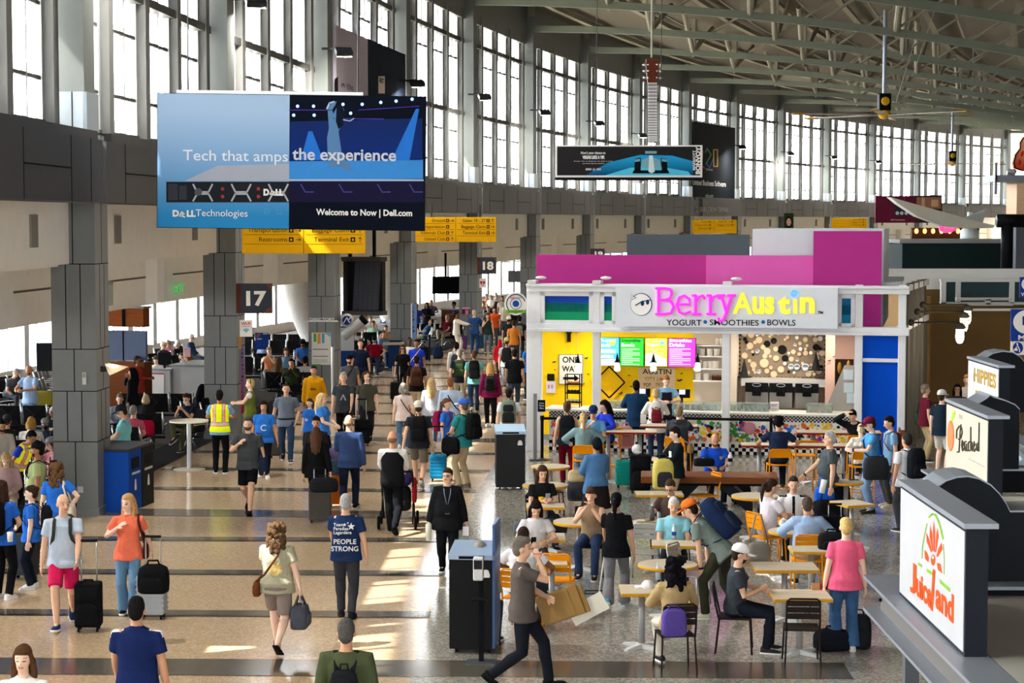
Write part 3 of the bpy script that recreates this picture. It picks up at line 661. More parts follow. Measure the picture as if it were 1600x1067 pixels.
p.txt('Technologies',306,327,387,342,WPR,5); p.txt('D   LL',270,328,306,339,WPR,5,.05); p.line([(281,338),(284,331),(288,334),(283,337),(289,339)],2.2,WPR,5)
p.txt('Welcome to Now | Dell.com',494,326,644,341,WPR,5,.03); p.txt('D   LL',412,295,443,306,WPR,7,.06); p.line([(422,304),(425,298),(429,301),(424,303.5),(430,305)],1.8,WPR,7)
p.txt('D   LL',413,325,443,335,mt('4d96cf',.5),4,.04)
# racing advertisement with the chain name at its end
M=facing(982.5,252,60); S=px(60); t=thing('billboard','long black hanging advertisement with a blue racing car, white border, before the clerestory','billboard',M); W2,H2=229/S,50/S
b=MB(); b.box(-W2/2,W2/2,0,.18,-H2/2,H2/2); pn=b.build('frame',mt('f2f2f0',.5),t); hanger(t,(-1.0,1.0),H2/2,6.2); b=MB(); b.box(-W2/2,W2/2,-.02,.2,-H2/2-.09,-H2/2); b.build('light_rail',BLACK,t)
p=Panel(M,t,pn); p.rects([(870.5,229,1094,274)],mt('2c2b2d',.5),1)
p.polys([[(915,274),(950,254),(1000,242),(1050,243),(1083,252),(1083,274)]],grad('0d4a78','27a4dc',-.45,.1),2); p.polys([[(945,274),(985,262),(1030,260),(1075,268),(1080,274)]],mt('58cdf2',.5),3)
dk=mt('10181f',.5); lb=mt('7fb4c4',.5)
p.polys([[(992,248),(1001,246),(1001,268),(991,268)],[(1033,247),(1042,248),(1043,268),(1034,268)],[(990,266),(1044,266),(1046,271),(988,271)]],dk,4); p.polys([[(1014,243),(1020,243),(1023,268),(1018,271),(1013,268)]],mt('dfeef2',.5),5); p.polys([[(1003,250),(1013,246),(1013,262),(1001,263)],[(1021,246),(1031,250),(1033,263),(1022,262)],[(1008,236),(1026,236),(1026,240),(1008,240)],[(992,249),(1000,248),(1000,252),(992,253)],[(1034,248),(1042,249),(1042,253),(1034,252)]],lb,5)
p.txt("Now's your chance to",907,236.5,946,242,WPR,3,.02,shear=.3); p.txt('VEGAS LIKE A VIP.',910,243,945,248.5,WPR,3,.06); p.txt('Enter for a chance to win a trip',897,251,957,253,WPR,3); p.txt('and a three day race weekend',910,254.5,944,256.5,WPR,3)
p.rects([(915,263,924,266),(932,263,939,266)],mt('b9b9bd',.5),3); p.disc(928,265,2.4,2.4,mt('8d8fc0',.5),3)
p.txt('MARRIOTT',1082.5,235,1086.5,266,WPR,3,.03,rot=90); p.txt('BONVOY',1087,229,1094,272,WPR,3,.05,rot=90)
# guitar neck hanging
M=facing(1018,155,62); S=px(62); t=thing('guitar_neck','giant brown guitar neck hanging upright, headstock at the top','sculpture',M); p=Panel(M,t)
def gx(u,v): return p.loc(u,v)
def pr(pts,y0,y1,m,name,par=t):
    b=MB(); q=[gx(*x) for x in pts][::-1]; b.loft([[(x,y1,z) for x,z in q],[(x,y0,z) for x,z in q]]); return b.build(name,m,par)
BRN=mt('6b3626',.35,'wood'); pr([(1012.5,130),(1026.5,130),(1026.5,223),(1012.5,223)],-.06,.06,mt('4a2a22',.4,'wood'),'fretboard')
pr([(1012,130),(1027,130),(1029,112),(1030,92),(1024,93),(1019,89),(1014,93),(1009,92),(1010,112)],-.05,.05,BRN,'headstock')
p.rects([(1012.5,y-.5,1026.5,y+.5) for y in(130,136,141.5,147,152.5,157.5,162.5,167.5,172.5,177,181.5,186,190,194,198,202,206,210,214,217,220)],mt('d8d4c8',.4,'metal',.5),22,'fret')
p.rects([(x-.35,130,x+.35,222) for x in(1014,1016.3,1018.6,1021,1023.3,1025.4)],mt('cfcfcf',.3,'metal',.8),24,'string')
for y in(101,111,121.5):
    for sx_ in(-1,1):
        b=MB(); x,z=gx(1019.5+sx_*12,y); x2=gx(1019.5+sx_*7,y)[0]; b.ell((x,0,z),(.07,.05,.06)); b.tube([(x2,-.06,z),(x,0,z)],.02,6); b.ell((x2,-.07,z),(.035,.02,.035)); b.build('tuning_peg',mt('d9d9d9',.25,'metal',.8),t,True)
b=MB(); b.tube([(0,0,gx(1019,90)[1]),(0,0,4.2)],.035,8); b.build('hanging_rod',mt('b4b3a2',.5),t)
# yellow wayfinding signs
def ysign(u0,u1,vb,Y,rows,lab,yaw=0,w_=None):
    S=px(Y); M=facing((u0+u1)/2,vb-26/(S/52.0)*1.0,Y,yaw); wd=(u1-u0)/S; hg=wd*.305
    M=facing((u0+u1)/2,vb-hg*S/2,Y,yaw); t=thing('wayfinding_sign',lab,'sign',M,'yellow wayfinding signs'); b=MB(); b.box(-wd/2,wd/2,0,.16,-hg/2,hg/2); pn=b.build('panel',[YEL],t,bevel=.01)
    b=MB(); b.box(-.008,.008,-.003,0,-hg/2,hg/2)
    for k in(1,2,3):
        z=hg/2-k*hg/4; b.box(-wd/2+.06,-.06,-.003,0,z-.005,z+.005); b.box(.06,wd/2-.06,-.003,0,z-.005,z+.005)
    b.box(-wd/2,-wd/2+.3,.02,.12,hg/2,hg/2+.02); b.build('divider_line',mt('7a5a10',.6),t); hanger(t,(-wd*.3,wd*.3),hg/2,.9 if Y<100 else .5,.03)
    for side,ls in((-1,rows[0]),(1,rows[1])):
        xr=-.06 if side<0 else wd/2-.06
        for k,l in enumerate(ls):
            if not l: continue
            z=hg/2-(k+.52)*hg/4; txt,ar=l; hh=hg/4*.55
            text(txt,hh*1.25,mt('3a2c08',.6),pn,TR(xr-.36*hg,-.004,z),'lettering',.001,0,align='RIGHT')
            b=MB(); x=xr-.26*hg; b.box(x-hh*.45,x+hh*.45,-.006,-.002,z-hh*.45,z+hh*.45); b.build('pictogram',INK,pn)
            b=MB(); b.box(x-hh*.2,x+hh*.2,-.009,-.005,z-hh*.25,z+hh*.2); b.build('pictogram',YEL,t)
            if ar:
                b=MB(); x=xr-.07*hg; A=TR(x,0,z)@RY({'>':0,'^':-90,'<':180}[ar]); h=hh*.5
                b.box(-h,h,-.006,-.002,-h*.1,h*.1,0,A); b.prism([(h,0),(h*.2,h*.8),(h*.2,h*.5),(h*.7,0)],.002,.006,0,A@RX(90)); b.prism([(h,0),(h*.7,0),(h*.2,-h*.5),(h*.2,-h*.8)],.002,.006,0,A@RX(90)); b.build('arrow',INK,pn)
ysign(378,570.5,396,46,(( None,('Transportation','>'),('Restrooms','>')),(None,('Baggage Claim','^'),('Terminal Exit','^'))),'yellow wayfinding sign half hidden below the server advertisement')
ysign(649,775,378,70,((('Ground','>'),('Transportation',''),('Admirals Club','^'),('United Club','^')),(('Gates 18 - 27','^'),('Baggage Claim','>'),('Terminal Exit','>'))),'yellow wayfinding sign above the gate 18 sign')
ysign(1082,1151,364.5,127,((('Ground','>'),('Transportation',''),('Restrooms','>')),(('Gates 20 - 27','^'),('Baggage Claim','^'))),'yellow wayfinding sign under the dark software banner')
ysign(1300,1354.5,357.5,160,((None,),(('Terminal Exit','>'),('Baggage Claim','^'),('Transportation','^'))),'farthest yellow wayfinding sign, right behind the grey roof box')
# gate number signs
def gate(n,u0,v0,u1,v1,Y):
    S=px(Y); M=facing((u0+u1)/2,(v0+v1)/2,Y); a,h=(u1-u0)/S,(v1-v0)/S; t=thing('gate_sign','dark square gate sign with white number %s'%n,'sign',M,'gate number signs')
    b=MB(); b.box(-a/2,a/2,0,.16,-h/2,h/2); pn=b.build('panel',mt('3a3f47',.5),t,bevel=.01); Panel(M,t,pn).txt(n,u0+(u1-u0)*.17,v0+(v1-v0)*.25,u0+(u1-u0)*.83,v0+(v1-v0)*.76,mt('e8e4dc',.5),2,.04)
    b=MB(); b.box(-a/2-.12,-a/2,.02,.14,-h/2,h/2); b.build('bracket',mt('5a352c',.5),t); p=Panel(M,t); p.polys([[(u1-.5,v0+.5),(u1-.5,v0+(v1-v0)*.25),(u1-(u1-u0)*.2,v0+.5)],[(u1-.5,v1-.5),(u1-.5,v1-(v1-v0)*.25),(u1-(u1-u0)*.3,v1-.5)]],mt('6a4234',.5),1)
gate('17',376.5,443,424.5,489.5,46.2); gate('18',750,402,775.5,428,82); gate('19',926,388.5,945,405,106.5)
# banners fixed to the window wall
M=bayM(9)@RZ(0); t=thing('banner','tall black software banner fixed across the windows','banner',M); b=MB(); b.box(.9,BAY-.8,-.2,.0,6.95,12.1); pn=b.build('panel',mt('23272c',.7,'cloth'),t)
n=bayM(9); Pm=n@TR(6,-.2,9); p=Panel(Pm,t,pn)
for pts,c_ in(([(1098,236),(1096,258),(1101,263)],'c8382e'),([(1102,238),(1105,232),(1111,242),(1103,256)],'3f9a55'),([(1104,256),(1109,262),(1114,248)],'2f6fb5'),([(1115,234),(1121,234),(1121,260),(1115,260),(1115,234)],'e0a33a')): p.line(pts,1.6,mt(c_,.5),2,'logo')
p.txt('ZOHO',1103,263,1113.5,267,mt('b9bbbd',.5),2,.02); p.txt('United Business Software',1082,280,1134,292,mt('d4d6d8',.5),2,.02); p.txt('zoho.com',1102,302,1114,309,mt('c9cbcd',.5),2)
b=MB(); b.box(.8,BAY-1.3,-.86,-.6,5.67,6.85); o=b.build('sign_board',GREYD,None,M=bayM(9)); tag(o,'grey fascia board with the terminal name in thin capitals','sign board'); Pm=n@TR(6,-.86,6.2); p=Panel(Pm,o); p.txt('BARBARA JORDAN TERMINAL',1088,323,1138,334,mt('b4b4b2',.5),2)
M=bayM(3); t=thing('banner','lilac and navy banner with script words, fixed high across the windows above the server advertisement','banner',M); b=MB(); b.box(.7,5.2,-.22,0,7.0,11.4); pn=b.build('panel',mt('b4abb8',.7,'cloth'),t); b=MB(); b.box(5.2,BAY-.8,-.24,0,7.0,11.4); b.build('panel',mt('232a38',.7,'cloth'),t)
p=Panel(M@TR(3,-.24,9),t,pn); p.txt('in the',533,126,552,142,INK,2,-.01); p.rects([(591,119,601,146)],mt('d9cdbf',.6),2); p.txt('BEST',592.5,121,599.5,131,INK,3,.03); p.polys([[(523,123),(528,120),(528,143),(523,143)]],INK,2)
# small digital posters far down the hall
M=facing(1410,327,150); t=thing('billboard','maroon hanging advertisement with a server picture, behind the white glider wing','billboard',M); S=px(150); b=MB(); b.box(-42/S,43/S,0,.2,-21/S,21/S); b.build('panel',mt('6a2238',.5),t); p=Panel(M,t); hanger(t,(-1,1),1,6)
p.polys([[(1430,306),(1472,305),(1472,347),(1430,348)]],mt('3a2f35',.5),1); p.rects([(1432,308,1470,326)],mt('9a6f55',.5),2); p.rects([(1398,320,1430,338)],mt('33343e',.5),2); p.rects([(1440,309,1445,325),(1455,312,1466,323)],mt('d6a883',.5),3)
for x in(1402,1409,1416,1423): p.polys([[(x+3*math.cos(j*1.05),333+3*math.sin(j*1.05)) for j in range(6)]],mt('c9cbd2',.5),3)
p.txt('DELLTechnologies',1392,342.5,1414,345,WPR,2)
M=facing(1232.5,345,125); o=slab('poster',M,15/px(125),24/px(125),.1,mt('2e3a22',.5)); o.matrix_world=M; tag(o,'small hanging poster of a dark-haired woman, above the grey roof box','poster'); p=Panel(M,o); p.disc(1232.5,347,5.5,9,mt('15120f',.5),1); p.disc(1232.5,347,3.7,6,mt('e0b0a0',.5),2); p.rects([(1230.5,349.5,1234.5,350.3)],mt('b5655a',.5),3); p.rects([(1229.6,344.6,1231.6,345.3),(1233.4,344.6,1235.4,345.3)],INK,3)
# exit sign on the bulkhead
M=bayM(1)@TR(6.6,1.45,3.72); t=thing('exit_sign','clear hanging exit sign with green letters on the cream bulkhead','sign',M); b=MB(); b.box(-.75,.75,0,.03,-.24,.22); b.build('panel',glass('e8efe8',.5),t); b=MB(); b.box(-.7,.7,-.02,.06,.22,.3); b.build('housing',mt('8d8d88',.5),t); Panel(M,t).txt('EXIT',272,445,289,457,mt('1f9a45',.5,'emit',0,.5),2,.02)
# flight information board on two posts
fp=zp(541,600,0); M=facing(566,447,66,-18); t=thing('flight_board','dark tilted flight information board seen edge on, hanging between two grey columns','display',M); S=px(66)
b=MB(); b.box(-.70,.66,.2,.5,-.95,.95); b.box(-.70,-.55,.0,.5,-.95,.95); b.build('back_frame',mt('2a2a2c',.5),t); b=MB(); b.box(-.72,.72,-.12,.5,.85,1.0); b.box(-.72,.72,-.12,.5,-1.0,-.86); b.build('housing',GREYD,t); b=MB(); A=TR(.12,-.02,0)@RX(-8); b.box(-.42,.52,-.03,.03,-.84,.84,0,A)
b.build('screen',mt('474b55',.25),t); b=MB()
for k in range(14): b.box(-.42,.52,-.036,-.03,-.8+k*.12,-.795+k*.12,0,A)
for k in range(6): b.box(-.42+k*.18,-.412+k*.18,-.036,-.03,-.84,.84,0,A)
b.build('grid_line',mt('2c2d33',.4),t); b=MB(); b.box(.30,.40,.2,.3,.95,5.5); b.box(-.6,-.5,.2,.3,.95,5.5); b.build('hanging_post',BLACK,t)
# televisions
M=facing(697,446,80,10); t=thing('television','black television hanging below the cream bulkhead beside the gate 18 column','television',M); b=MB(); b.box(-.53,.53,0,.08,-.33,.33,0,RX(8)); b.build('screen',mt('0d1013',.2),t); b=MB(); b.box(-.56,.56,.05,.14,-.36,.36,0,RX(8)); b.box(-.04,.04,.1,.18,.3,1.35); b.build('bracket',BLACK,t)
M=facing(74,558,45); o=slab('television',M,34/px(45),44/px(45),.1,mt('22262b',.25)); o.matrix_world=M; tag(o,'dark blank screen at the windows, left of the nearest grey column','television')
# round airline disc, wi-fi board, directory, gate posters, heart sign
cm=colM(3)
def wallsign(u0,v0,u1,v1,Y,lab,cat,m,name='sign_board',th_=.05,yaw=0):
    S=px(Y); M=facing((u0+u1)/2,(v0+v1)/2,Y,yaw); o=slab(name,M,(u1-u0)/S,(v1-v0)/S,th_,m); o.matrix_world=M; tag(o,lab,cat); return o,Panel(M,o)
o,p=wallsign(487,519,517,570,58.2,'white terminal directory poster with green, orange and blue tabs on a grey column','poster',mt('e9ebe6',.4),'directory_poster')
p.rects([(490,521,494.5,534)],mt('4fae4b',.5)); p.rects([(496,521,501,537)],mt('e8a24a',.5)); p.rects([(503,521,507,536)],mt('54b4dc',.5)); p.polys([[(506,519.5),(516.5,519.5),(516.5,527)]],mt('7cc4dc',.5)); p.rects([(489,545,513,546.5),(489,556,513,557.3),(490,562,512,562.6),(490,565,512,565.6)],mt('7d8084',.5)); p.rects([(487,519,517,520)],mt('d99a3a',.5),2); p.rects([(487,569,501,570.5)],mt('4fae4b',.5),2)
M=facing(502,500,58); t=thing('directory_sign','thin white letters on a rail across a grey column, above the directory poster','sign',M); S=px(58); b=MB(); b.box(-26/S,26/S,0,.1,-2.8/S,-1/S); b.build('rail',WPR,t); Panel(M,t).txt('DIRECTORY',484,496.5,523,501,WPR,1,.02,ext=.02)
M=facing(542,500.5,60); t=thing('airline_sign','round white disc with a blue airline emblem beside the directory column','sign',M); b=MB(); b.lathe([(.0,-.06),(.20,-.06),(.215,-.04),(.215,.06),(0,.06)],28,0,RX(90)); b.build('disc',mt('c9c9c6',.5),t,True); p=Panel(M@TR(0,-.065,0),t); p.disc(542,500.5,7.3,7.3,mt('1c3a78',.5),1,name='emblem'); p.line([(537,504.5),(542,496),(545.5,503.5)],1.3,WPR,2,'emblem'); p.line([(544,500),(547.5,496.5)],1.3,WPR,2,'emblem'); p.line([(544,500),(546.8,504)],1.1,WPR,2,'emblem')
o,p=wallsign(374.5,500,394,526,46.4,'pale wi-fi board beside the column with red letters and a blue fan mark','sign',mt('e4e1da',.5)); p.txt('Wi-Fi',377,503,391.5,508,mt('c2403a',.5),1,.03); p.rects([(378,509.3,391,510.4)],mt('c98a84',.5)); p.polys([[(379,515),(384.5,512.5),(390,515),(384.5,520)]],mt('6fb4cc',.5))
o,p=wallsign(372,526,377,545,46.6,'narrow brown board under the wi-fi board','sign',mt('a5743f',.5))
o,p=wallsign(398.5,520,419,546,62,'blue gate poster with red lettering in front of the windows','poster',mt('21408f',.5)); p.rects([(401,522,407,523.5),(401,525,405,526.5)],mt('c25a5a',.5)); p.rects([(401,529,409,530),(411,520.8,418,522)],WPR)
o,p=wallsign(594.5,494,603,507,92,'small blue poster beside the second white fabric tube','poster',mt('3b66c8',.5)); p.rects([(594.5,505,603,507)],WPR)
o,p=wallsign(749,435,759.5,449.5,82.9,'small white defibrillator sign with a red heart','sign',mt('d9d8d4',.5)); p.polys([[(754,447),(749.9,442),(750.3,439.5),(752.3,439),(754,440.6),(755.7,439),(757.7,439.5),(758.1,442)]],mt('b3262e',.5)); p.polys([[(754.6,441),(752.5,443.5),(753.8,443.5),(753.2,446),(755.6,443),(754.2,443)]],WPR,2)
o,p=wallsign(722,480,734,491,82.6,'maroon and pink notice on the gate 18 column','poster',mt('5a2440',.5)); p.rects([(722,480,734,483)],mt('e0b0c0',.5)); p.rects([(727,484,732,491)],mt('e88aa8',.5))
o,p=wallsign(376,541,382,646,46.8,'tall narrow red and violet mural panel on the column side','poster',grad('8a2038','6b6690',-.8,.6)); p.polys([[(377+rnd.random()*3,y),(379+rnd.random()*3,y+2),(377+rnd.random()*2,y+5)] for y in range(544,640,6)],mt('3a2030',.5))
o,p=wallsign(642,474,650,530,70.5,'tall blue and white mural panel on the far column','poster',mt('6e93c4',.5)); p.polys([[(642.5+rnd.random()*3,y),(645+rnd.random()*4,y+3),(643+rnd.random()*3,y+7)] for y in range(478,524,6)],mt('2c4d8c',.5)); p.rects([(642,474,644,530)],WPR,2)
o,p=wallsign(794,423,813,441,96,'blank grey square sign hanging beside the sixth column','sign',mt('6f7274',.5))
o,p=wallsign(128.5,582,134.5,601,34.55,'small metal and white wall plate on the nearest column','plate',mt('d8d9d6',.5),'wall_plate',.02); p.rects([(129,583,134,590)],mt('a8a49a',.4))
o,p=wallsign(121,760,130,770,34.55,'small white notice low on the nearest column','sign',mt('c9cccc',.5),'notice',.02)
# white fabric tubes that slope down beside the windows
def fabtube(pts,Y,r,lab):
    q=[yp(u,v,Y) for u,v in pts]; b=MB(); path=[];rr=[]
    for a,c in zip(q,q[1:]):
        for k in range(14): path.append(a.lerp(c,k/14)); rr.append(r*(1+.04*(k%2)))
    b.tube(path,rr,18); o=b.build('fabric_duct',mt('e6e4de',.7,'cloth'),None,True); tag(o,lab,'duct')
fabtube([(463,440),(466,462),(472,486),(482,510),(492,530)],66,.42,'white ribbed fabric duct sloping down left of the directory column'); fabtube([(599,424),(600,452),(604,478),(612,500)],84,.42,'white ribbed fabric duct sloping down left of the fourth column')
# wall lamp on the nearest column
M=facing(168,572,34.6); t=thing('wall_lamp','glass fan-shaped wall lamp lit on the side of the nearest column','lamp',M); b=MB(); b.loft([[(x,y,z) for y in(-.12,.12) for x,z in q][:0] or [(q[0][0],-.12,q[0][1]),(q[1][0],-.12,q[1][1]),(q[1][0],.12,q[1][1]),(q[0][0],.12,q[0][1])] for q in(((.02,-.08),(.06,-.16)),((-.02,.05),(.36,-.02)))]); b.build('shade',glass('fff6e0',.45),t); b=MB(); b.ell((.10,0,.0),(.10,.05,.03),0); b.build('bulb',LAMPM,t,True); b=MB(); b.box(-.12,.03,-.05,.05,-.1,0); b.build('bracket',SPOTM,t)
# spotlights on brackets along the wall
i=0
for u,v,Y in((400,5,48),(537,82,57),(652,131,69),(757,152,80),(851,176,92),(936,193,104),(1004,212,116),(1160,230,138),(1235,240,151),(1303,246,160),(1372,253,171)):
    M=facing(u,v,Y,15); g='floodlights on the clerestory columns'; t=thing('floodlight','black floodlight on a bracket, '+('number %d'%(i+1) if 0 else ['far left top of the picture','left of the lilac and navy banner','right of the lilac and navy banner','above the gate 18 sign','left of the racing advertisement','above the racing advertisement','right by the guitar neck','right of the black software banner','above the poster of a woman','above the farthest yellow sign','beside the glider wing tip'][i]),'floodlight',M,g); i+=1
    b=MB(); b.box(-.25,.25,-.2,.2,-.06,.1,0,RX(25)); b.build('housing',SPOTM,t,bevel=.02); b=MB(); b.box(-.22,.22,-.18,.18,-.075,-.06,0,RX(25)); b.build('diffuser',mt('fff4de',.5,'emit',0,9),t); b=MB(); b.tube([(0,.1,.05),(-.3,.5,.15),(-.55,.6,.15)],.04,6); b.build('bracket',SPOTM,t)
    l=bpy.data.lights.new('floodlight_beam','AREA'); l.size=.4; l.energy=260; l.color=(1,.95,.86); o=bpy.data.objects.new('floodlight_beam',l); COLL.objects.link(o); o.parent=t; o.location=(0,0,-.12); o.rotation_euler=(R(8),R(-12),0)
# ceiling fans far away
def fan(u,v,Y,top,lab,rad):
    M=facing(u,v,Y); t=thing('ceiling_fan',lab,'fan',M,'giant ceiling fans'); L=(v-top)/px(Y); b=MB(); b.tube([(0,0,.6),(0,0,L)],.09,10); b.build('downrod',mt('8f96a4',.4,'metal',.5),t); b=MB(); b.box(-.28,.28,-.28,.28,-.15,.65); b.build('motor',BLACK,t,bevel=.05); b=MB(); b.lathe([(.0,-.55),(.18,-.5),(.3,-.35),(.3,-.15),(0,-.15)],16); b.ell((0,-.3,.28),(.2,.04,.2)); b.build('hub',mt('e0ac2c',.4),t,True)
    for k in range(6):
        b=MB(); A=RZ(k*60+13); b.box(.3,rad,-.14,.14,-.36,-.34,0,A@RX(8)); b.build('blade',mt('a8a294',.4,'metal',.3),t); b=MB(); b.box(rad-.5,rad+.15,-.15,.15,-.37,-.33,0,A@RX(8)); b.build('blade_tip',mt('c08a3a',.5),t)
fan(1381.5,168,90,18,'large ceiling fan on a long rod, nearer one, with black motor and yellow hub',4.4); fan(1487.5,249,150,168,'smaller looking ceiling fan, farther one, in front of the windows',4.4)
for k,(a,c,Y) in enumerate((((1444,16),(1400,160),86),((1460,18),(1425,120),86))):
    b=MB(); b.tube([yp(*a,Y),yp(*c,Y)],.012,5); o=b.build('guy_wire',mt('b5b5b0',.4,'metal',.6)); tag(o,['left','right'][k]+' thin wire slanting down from the roof by the nearer fan','wire','fan guy wires')

for k,(x,y) in enumerate(((-6.6,36.5),(-7.0,24.5),(-7.0,12))): # the same floodlights on the columns above and before the picture
    M=TR(x,y,11.5); t=thing('floodlight','black floodlight on a bracket above the picture','floodlight',M,'floodlights on the clerestory columns'); b=MB(); b.box(-.25,.25,-.2,.2,-.06,.1); b.build('housing',SPOTM,t,bevel=.02); b=MB(); b.box(-.22,.22,-.18,.18,-.075,-.06); b.build('diffuser',mt('fff4de',.5,'emit',0,9),t); b=MB(); b.tube([(0,0,.05),(-.6,0,.15)],.04,6); b.build('bracket',SPOTM,t)
    l=bpy.data.lights.new('floodlight_beam','AREA'); l.size=.4; l.energy=330; l.color=(1,.95,.86); o=bpy.data.objects.new('floodlight_beam',l); COLL.objects.link(o); o.parent=t; o.location=(0,0,-.12); o.rotation_euler=(0,R(-15),0)
# ---------------- the yogurt kiosk ----------------
KA=R(12.4); K=frame((.42,44.4,0),(math.cos(KA),-math.sin(KA),0),(math.sin(KA),math.cos(KA),0))
def KP(d,par): return Panel(K@TR(0,d,0),par)
def kx(u,d=0,v=560): return Panel(K@TR(0,d,0),None).loc(u,v)[0]
def kz(u,v,d=0): return Panel(K@TR(0,d,0),None).loc(u,v)[1]
FR=mt('e6e8ea',.45,'metal',.05); YW=mt('ffd21c',.6); PKD=mt('b03586',.6); PKLIT=mt('d85fae',.6); PALE=mt('cfd6da',.6)
t=thing('kiosk_pavilion','white metal posts and beams framing the yogurt kiosk','pavilion',K)
XS=[kx(834),kx(931.5),kx(1134),kx(1341.5),kx(1409)]
for i,x in enumerate(XS):
    w_=.17 if i else .34; b=MB(); b.box(x-w_/2,x+w_/2,-.02,.2,0,3.92 if i not in(0,2) else (3.9 if i==0 else 2.95)); b.build('post',FR,t,bevel=.01)
z1,z0=3.80,2.93; xl,xr=XS[0]-.15,XS[4]+.15
b=MB(); b.box(xl,xr,-.1,.22,3.72,3.84); b.box(xl,xr,-.18,.25,3.84,3.9); b.build('beam',FR,t,bevel=.01); b=MB(); b.box(xl,xr,-.05,.2,2.86,2.98); b.box(xl,xr,-.14,.22,2.80,2.87); b.build('beam',FR,t,bevel=.01)
for a,c in((XS[0]+.17,XS[1]-.08),(XS[1]+.09,kx(962)),(kx(1308),XS[3]-.09)):
    b=MB(); b.box(a,a+.09,-.02,.12,2.98,3.72); b.box(c-.09,c,-.02,.12,2.98,3.72); b.box(a,c,-.02,.12,2.98,3.06); b.box(a,c,-.02,.12,3.62,3.72); b.build('transom_frame',FR,t)
for q in range(4): # side posts running back, their shade put into a darker grey
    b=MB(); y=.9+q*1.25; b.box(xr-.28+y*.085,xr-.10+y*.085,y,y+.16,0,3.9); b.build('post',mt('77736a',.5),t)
for z in(3.74,2.85): b=MB(); b.loft([[(xr-.28,.2,z),(xr-.12,.2,z),(xr-.12,.2,z+.14),(xr-.28,.2,z+.14)],[(xr+.25,6.2,z),(xr+.41,6.2,z),(xr+.41,6.2,z+.14),(xr+.25,6.2,z+.14)]]); b.build('beam',FR,t)
for q in range(5): b=MB(); b.box(xr-1.6,xr-.2,.9+q*1.1,1.0+q*1.1,3.88,3.96); b.build('roof_rail',mt('b9bcbc',.5),t)
b=MB(); b.loft([[(xr-.22,.3,2.99),(xr-.18,.3,2.99),(xr-.18,.3,3.74),(xr-.22,.3,3.74)],[(xr+.3,6.2,2.99),(xr+.34,6.2,2.99),(xr+.34,6.2,3.74),(xr+.3,6.2,3.74)]]); b.build('side_panel',mt('6b5a4a',.6,'wood'),t)
for x in(XS[1],XS[2],XS[0]-.05): b=MB(); b.box(x-.06,x+.14,-.2,.1,3.9,3.98); b.ell((x+.24,-.1,4.04),(.13,.06,.04)); b.build('spotlight',mt('d9d9d7',.4),t)
# coloured transom panes
for a,c in((845.5,926),(941,961),(1310,1331)):
    d=.05; x0,x1=kx(a,d),kx(c,d); o=slab('stained_pane',K@TR((x0+x1)/2,d,3.43),x1-x0,.36,.02,mt('1f4bb0' if a<1000 else '1b6fa0',.2)); o.matrix_world=K@TR((x0+x1)/2,d,3.43); zb=3.06 if a<1000 else 3.06
    b=MB(); b.box(-(x1-x0)/2,(x1-x0)/2,0,.02,-.37,.03); b.build('lower_pane',mt('1f9a6a' if a<1000 else '1b7fa5',.2),o); tag(o,'blue over green transom pane '+{845.5:'at the left corner of the kiosk',941:'between the left posts and the white name board',1310:'right of the white name board'}[a],'pane')
# name board
M=K@TR((kx(962,-.28)+kx(1308,-.28))/2,-.28,0); z0,z1=kz(1130,511.5,-.28),kz(1130,448,-.28); M=M@TR(0,0,(z0+z1)/2); wd=kx(1308,-.28)-kx(962,-.28)
t=thing('name_board','large pale grey kiosk name board with pink and yellow lit letters','sign',M); b=MB(); b.box(-wd/2,wd/2,0,.12,-(z1-z0)/2,(z1-z0)/2); pn=b.build('board',mt('dfe4ea',.5),t); p=Panel(M,t,pn)
PINK=mt('ff3fe0',.4,'emit',0,.25); YLW=mt('fdf04a',.4,'emit',0,.2)
def slabserif(ch,u0,w_,yb=490.5,xh=29,cap=40):
    # slab-serif strokes in picture units relative to the letter's left foot
    S={'B':[[(3,0),(3,1)],[(0,0),(12,0)],[(0,1),(12,1)],[(12,1),(19,.97),(21,.8),(19,.62),(12,.55),(3,.55)],[(12,.55),(20,.5),(24,.28),(20,.04),(12,0)]],
       'e':[[(0,.52),(21,.52),(20,.8),(12,1),(4,.9),(0,.5),(4,.1),(12,0),(21,.12)]],
       'r':[[(4,0),(4,1)],[(0,0),(11,0)],[(0,1),(4,1)],[(4,.6),(9,.92),(15,1),(18,.85)]],
       'y':[[(0,1),(8,1)],[(4,1),(11,.1)],[(14,1),(23,1)],[(19,1),(11,.05),(7,-.32),(2,-.4),(0,-.25)]]}[ch]
    H=cap if ch=='B' else xh; return [[p.loc(u0+x*w_/24,yb-z*H) for x,z in st] for st in S]
for ch,u0,w_ in(('B',1026,27),('e',1058,23),('r',1083,24),('r',1106,24),('y',1123,26)): strokes([[(x,z) for x,z in q] for q in slabserif(ch,u0,w_)],.034,PINK,pn,TR(0,-.03,0))
p.txt('A',1145,457,1176,491,YLW,6,.02); p.txt('us',1176,463.5,1210,491,YLW,6,.04); p.txt('t',1216,462,1235,491,YLW,6,.04); p.txt('n',1250,464,1273,489.5,YLW,6,.04); p.txt('\u0131' if 0 else 'l',1240,467,1245.5,490,YLW,6,.05)
p.disc(1241,459,6.8,6.8,mt('7fb8e8',.4,'emit',0,.4),5); p.line([(1241+ (1+5*k/14)*math.cos(k*.95),459+(1+5*k/14)*math.sin(k*.95)) for k in range(14)],.7,mt('4f86c0',.4),7)
p.txt('YOGURT',1041.5,499,1096,509,INK,2,.01); p.txt('SMOOTHIES',1109,499,1185.5,509,INK,2,.01); p.txt('BOWLS',1199,499,1243,509,INK,2,.01)
for u in(1102,1192.5): p.disc(u,503,3,3,mt('2a6cb0',.5),2)
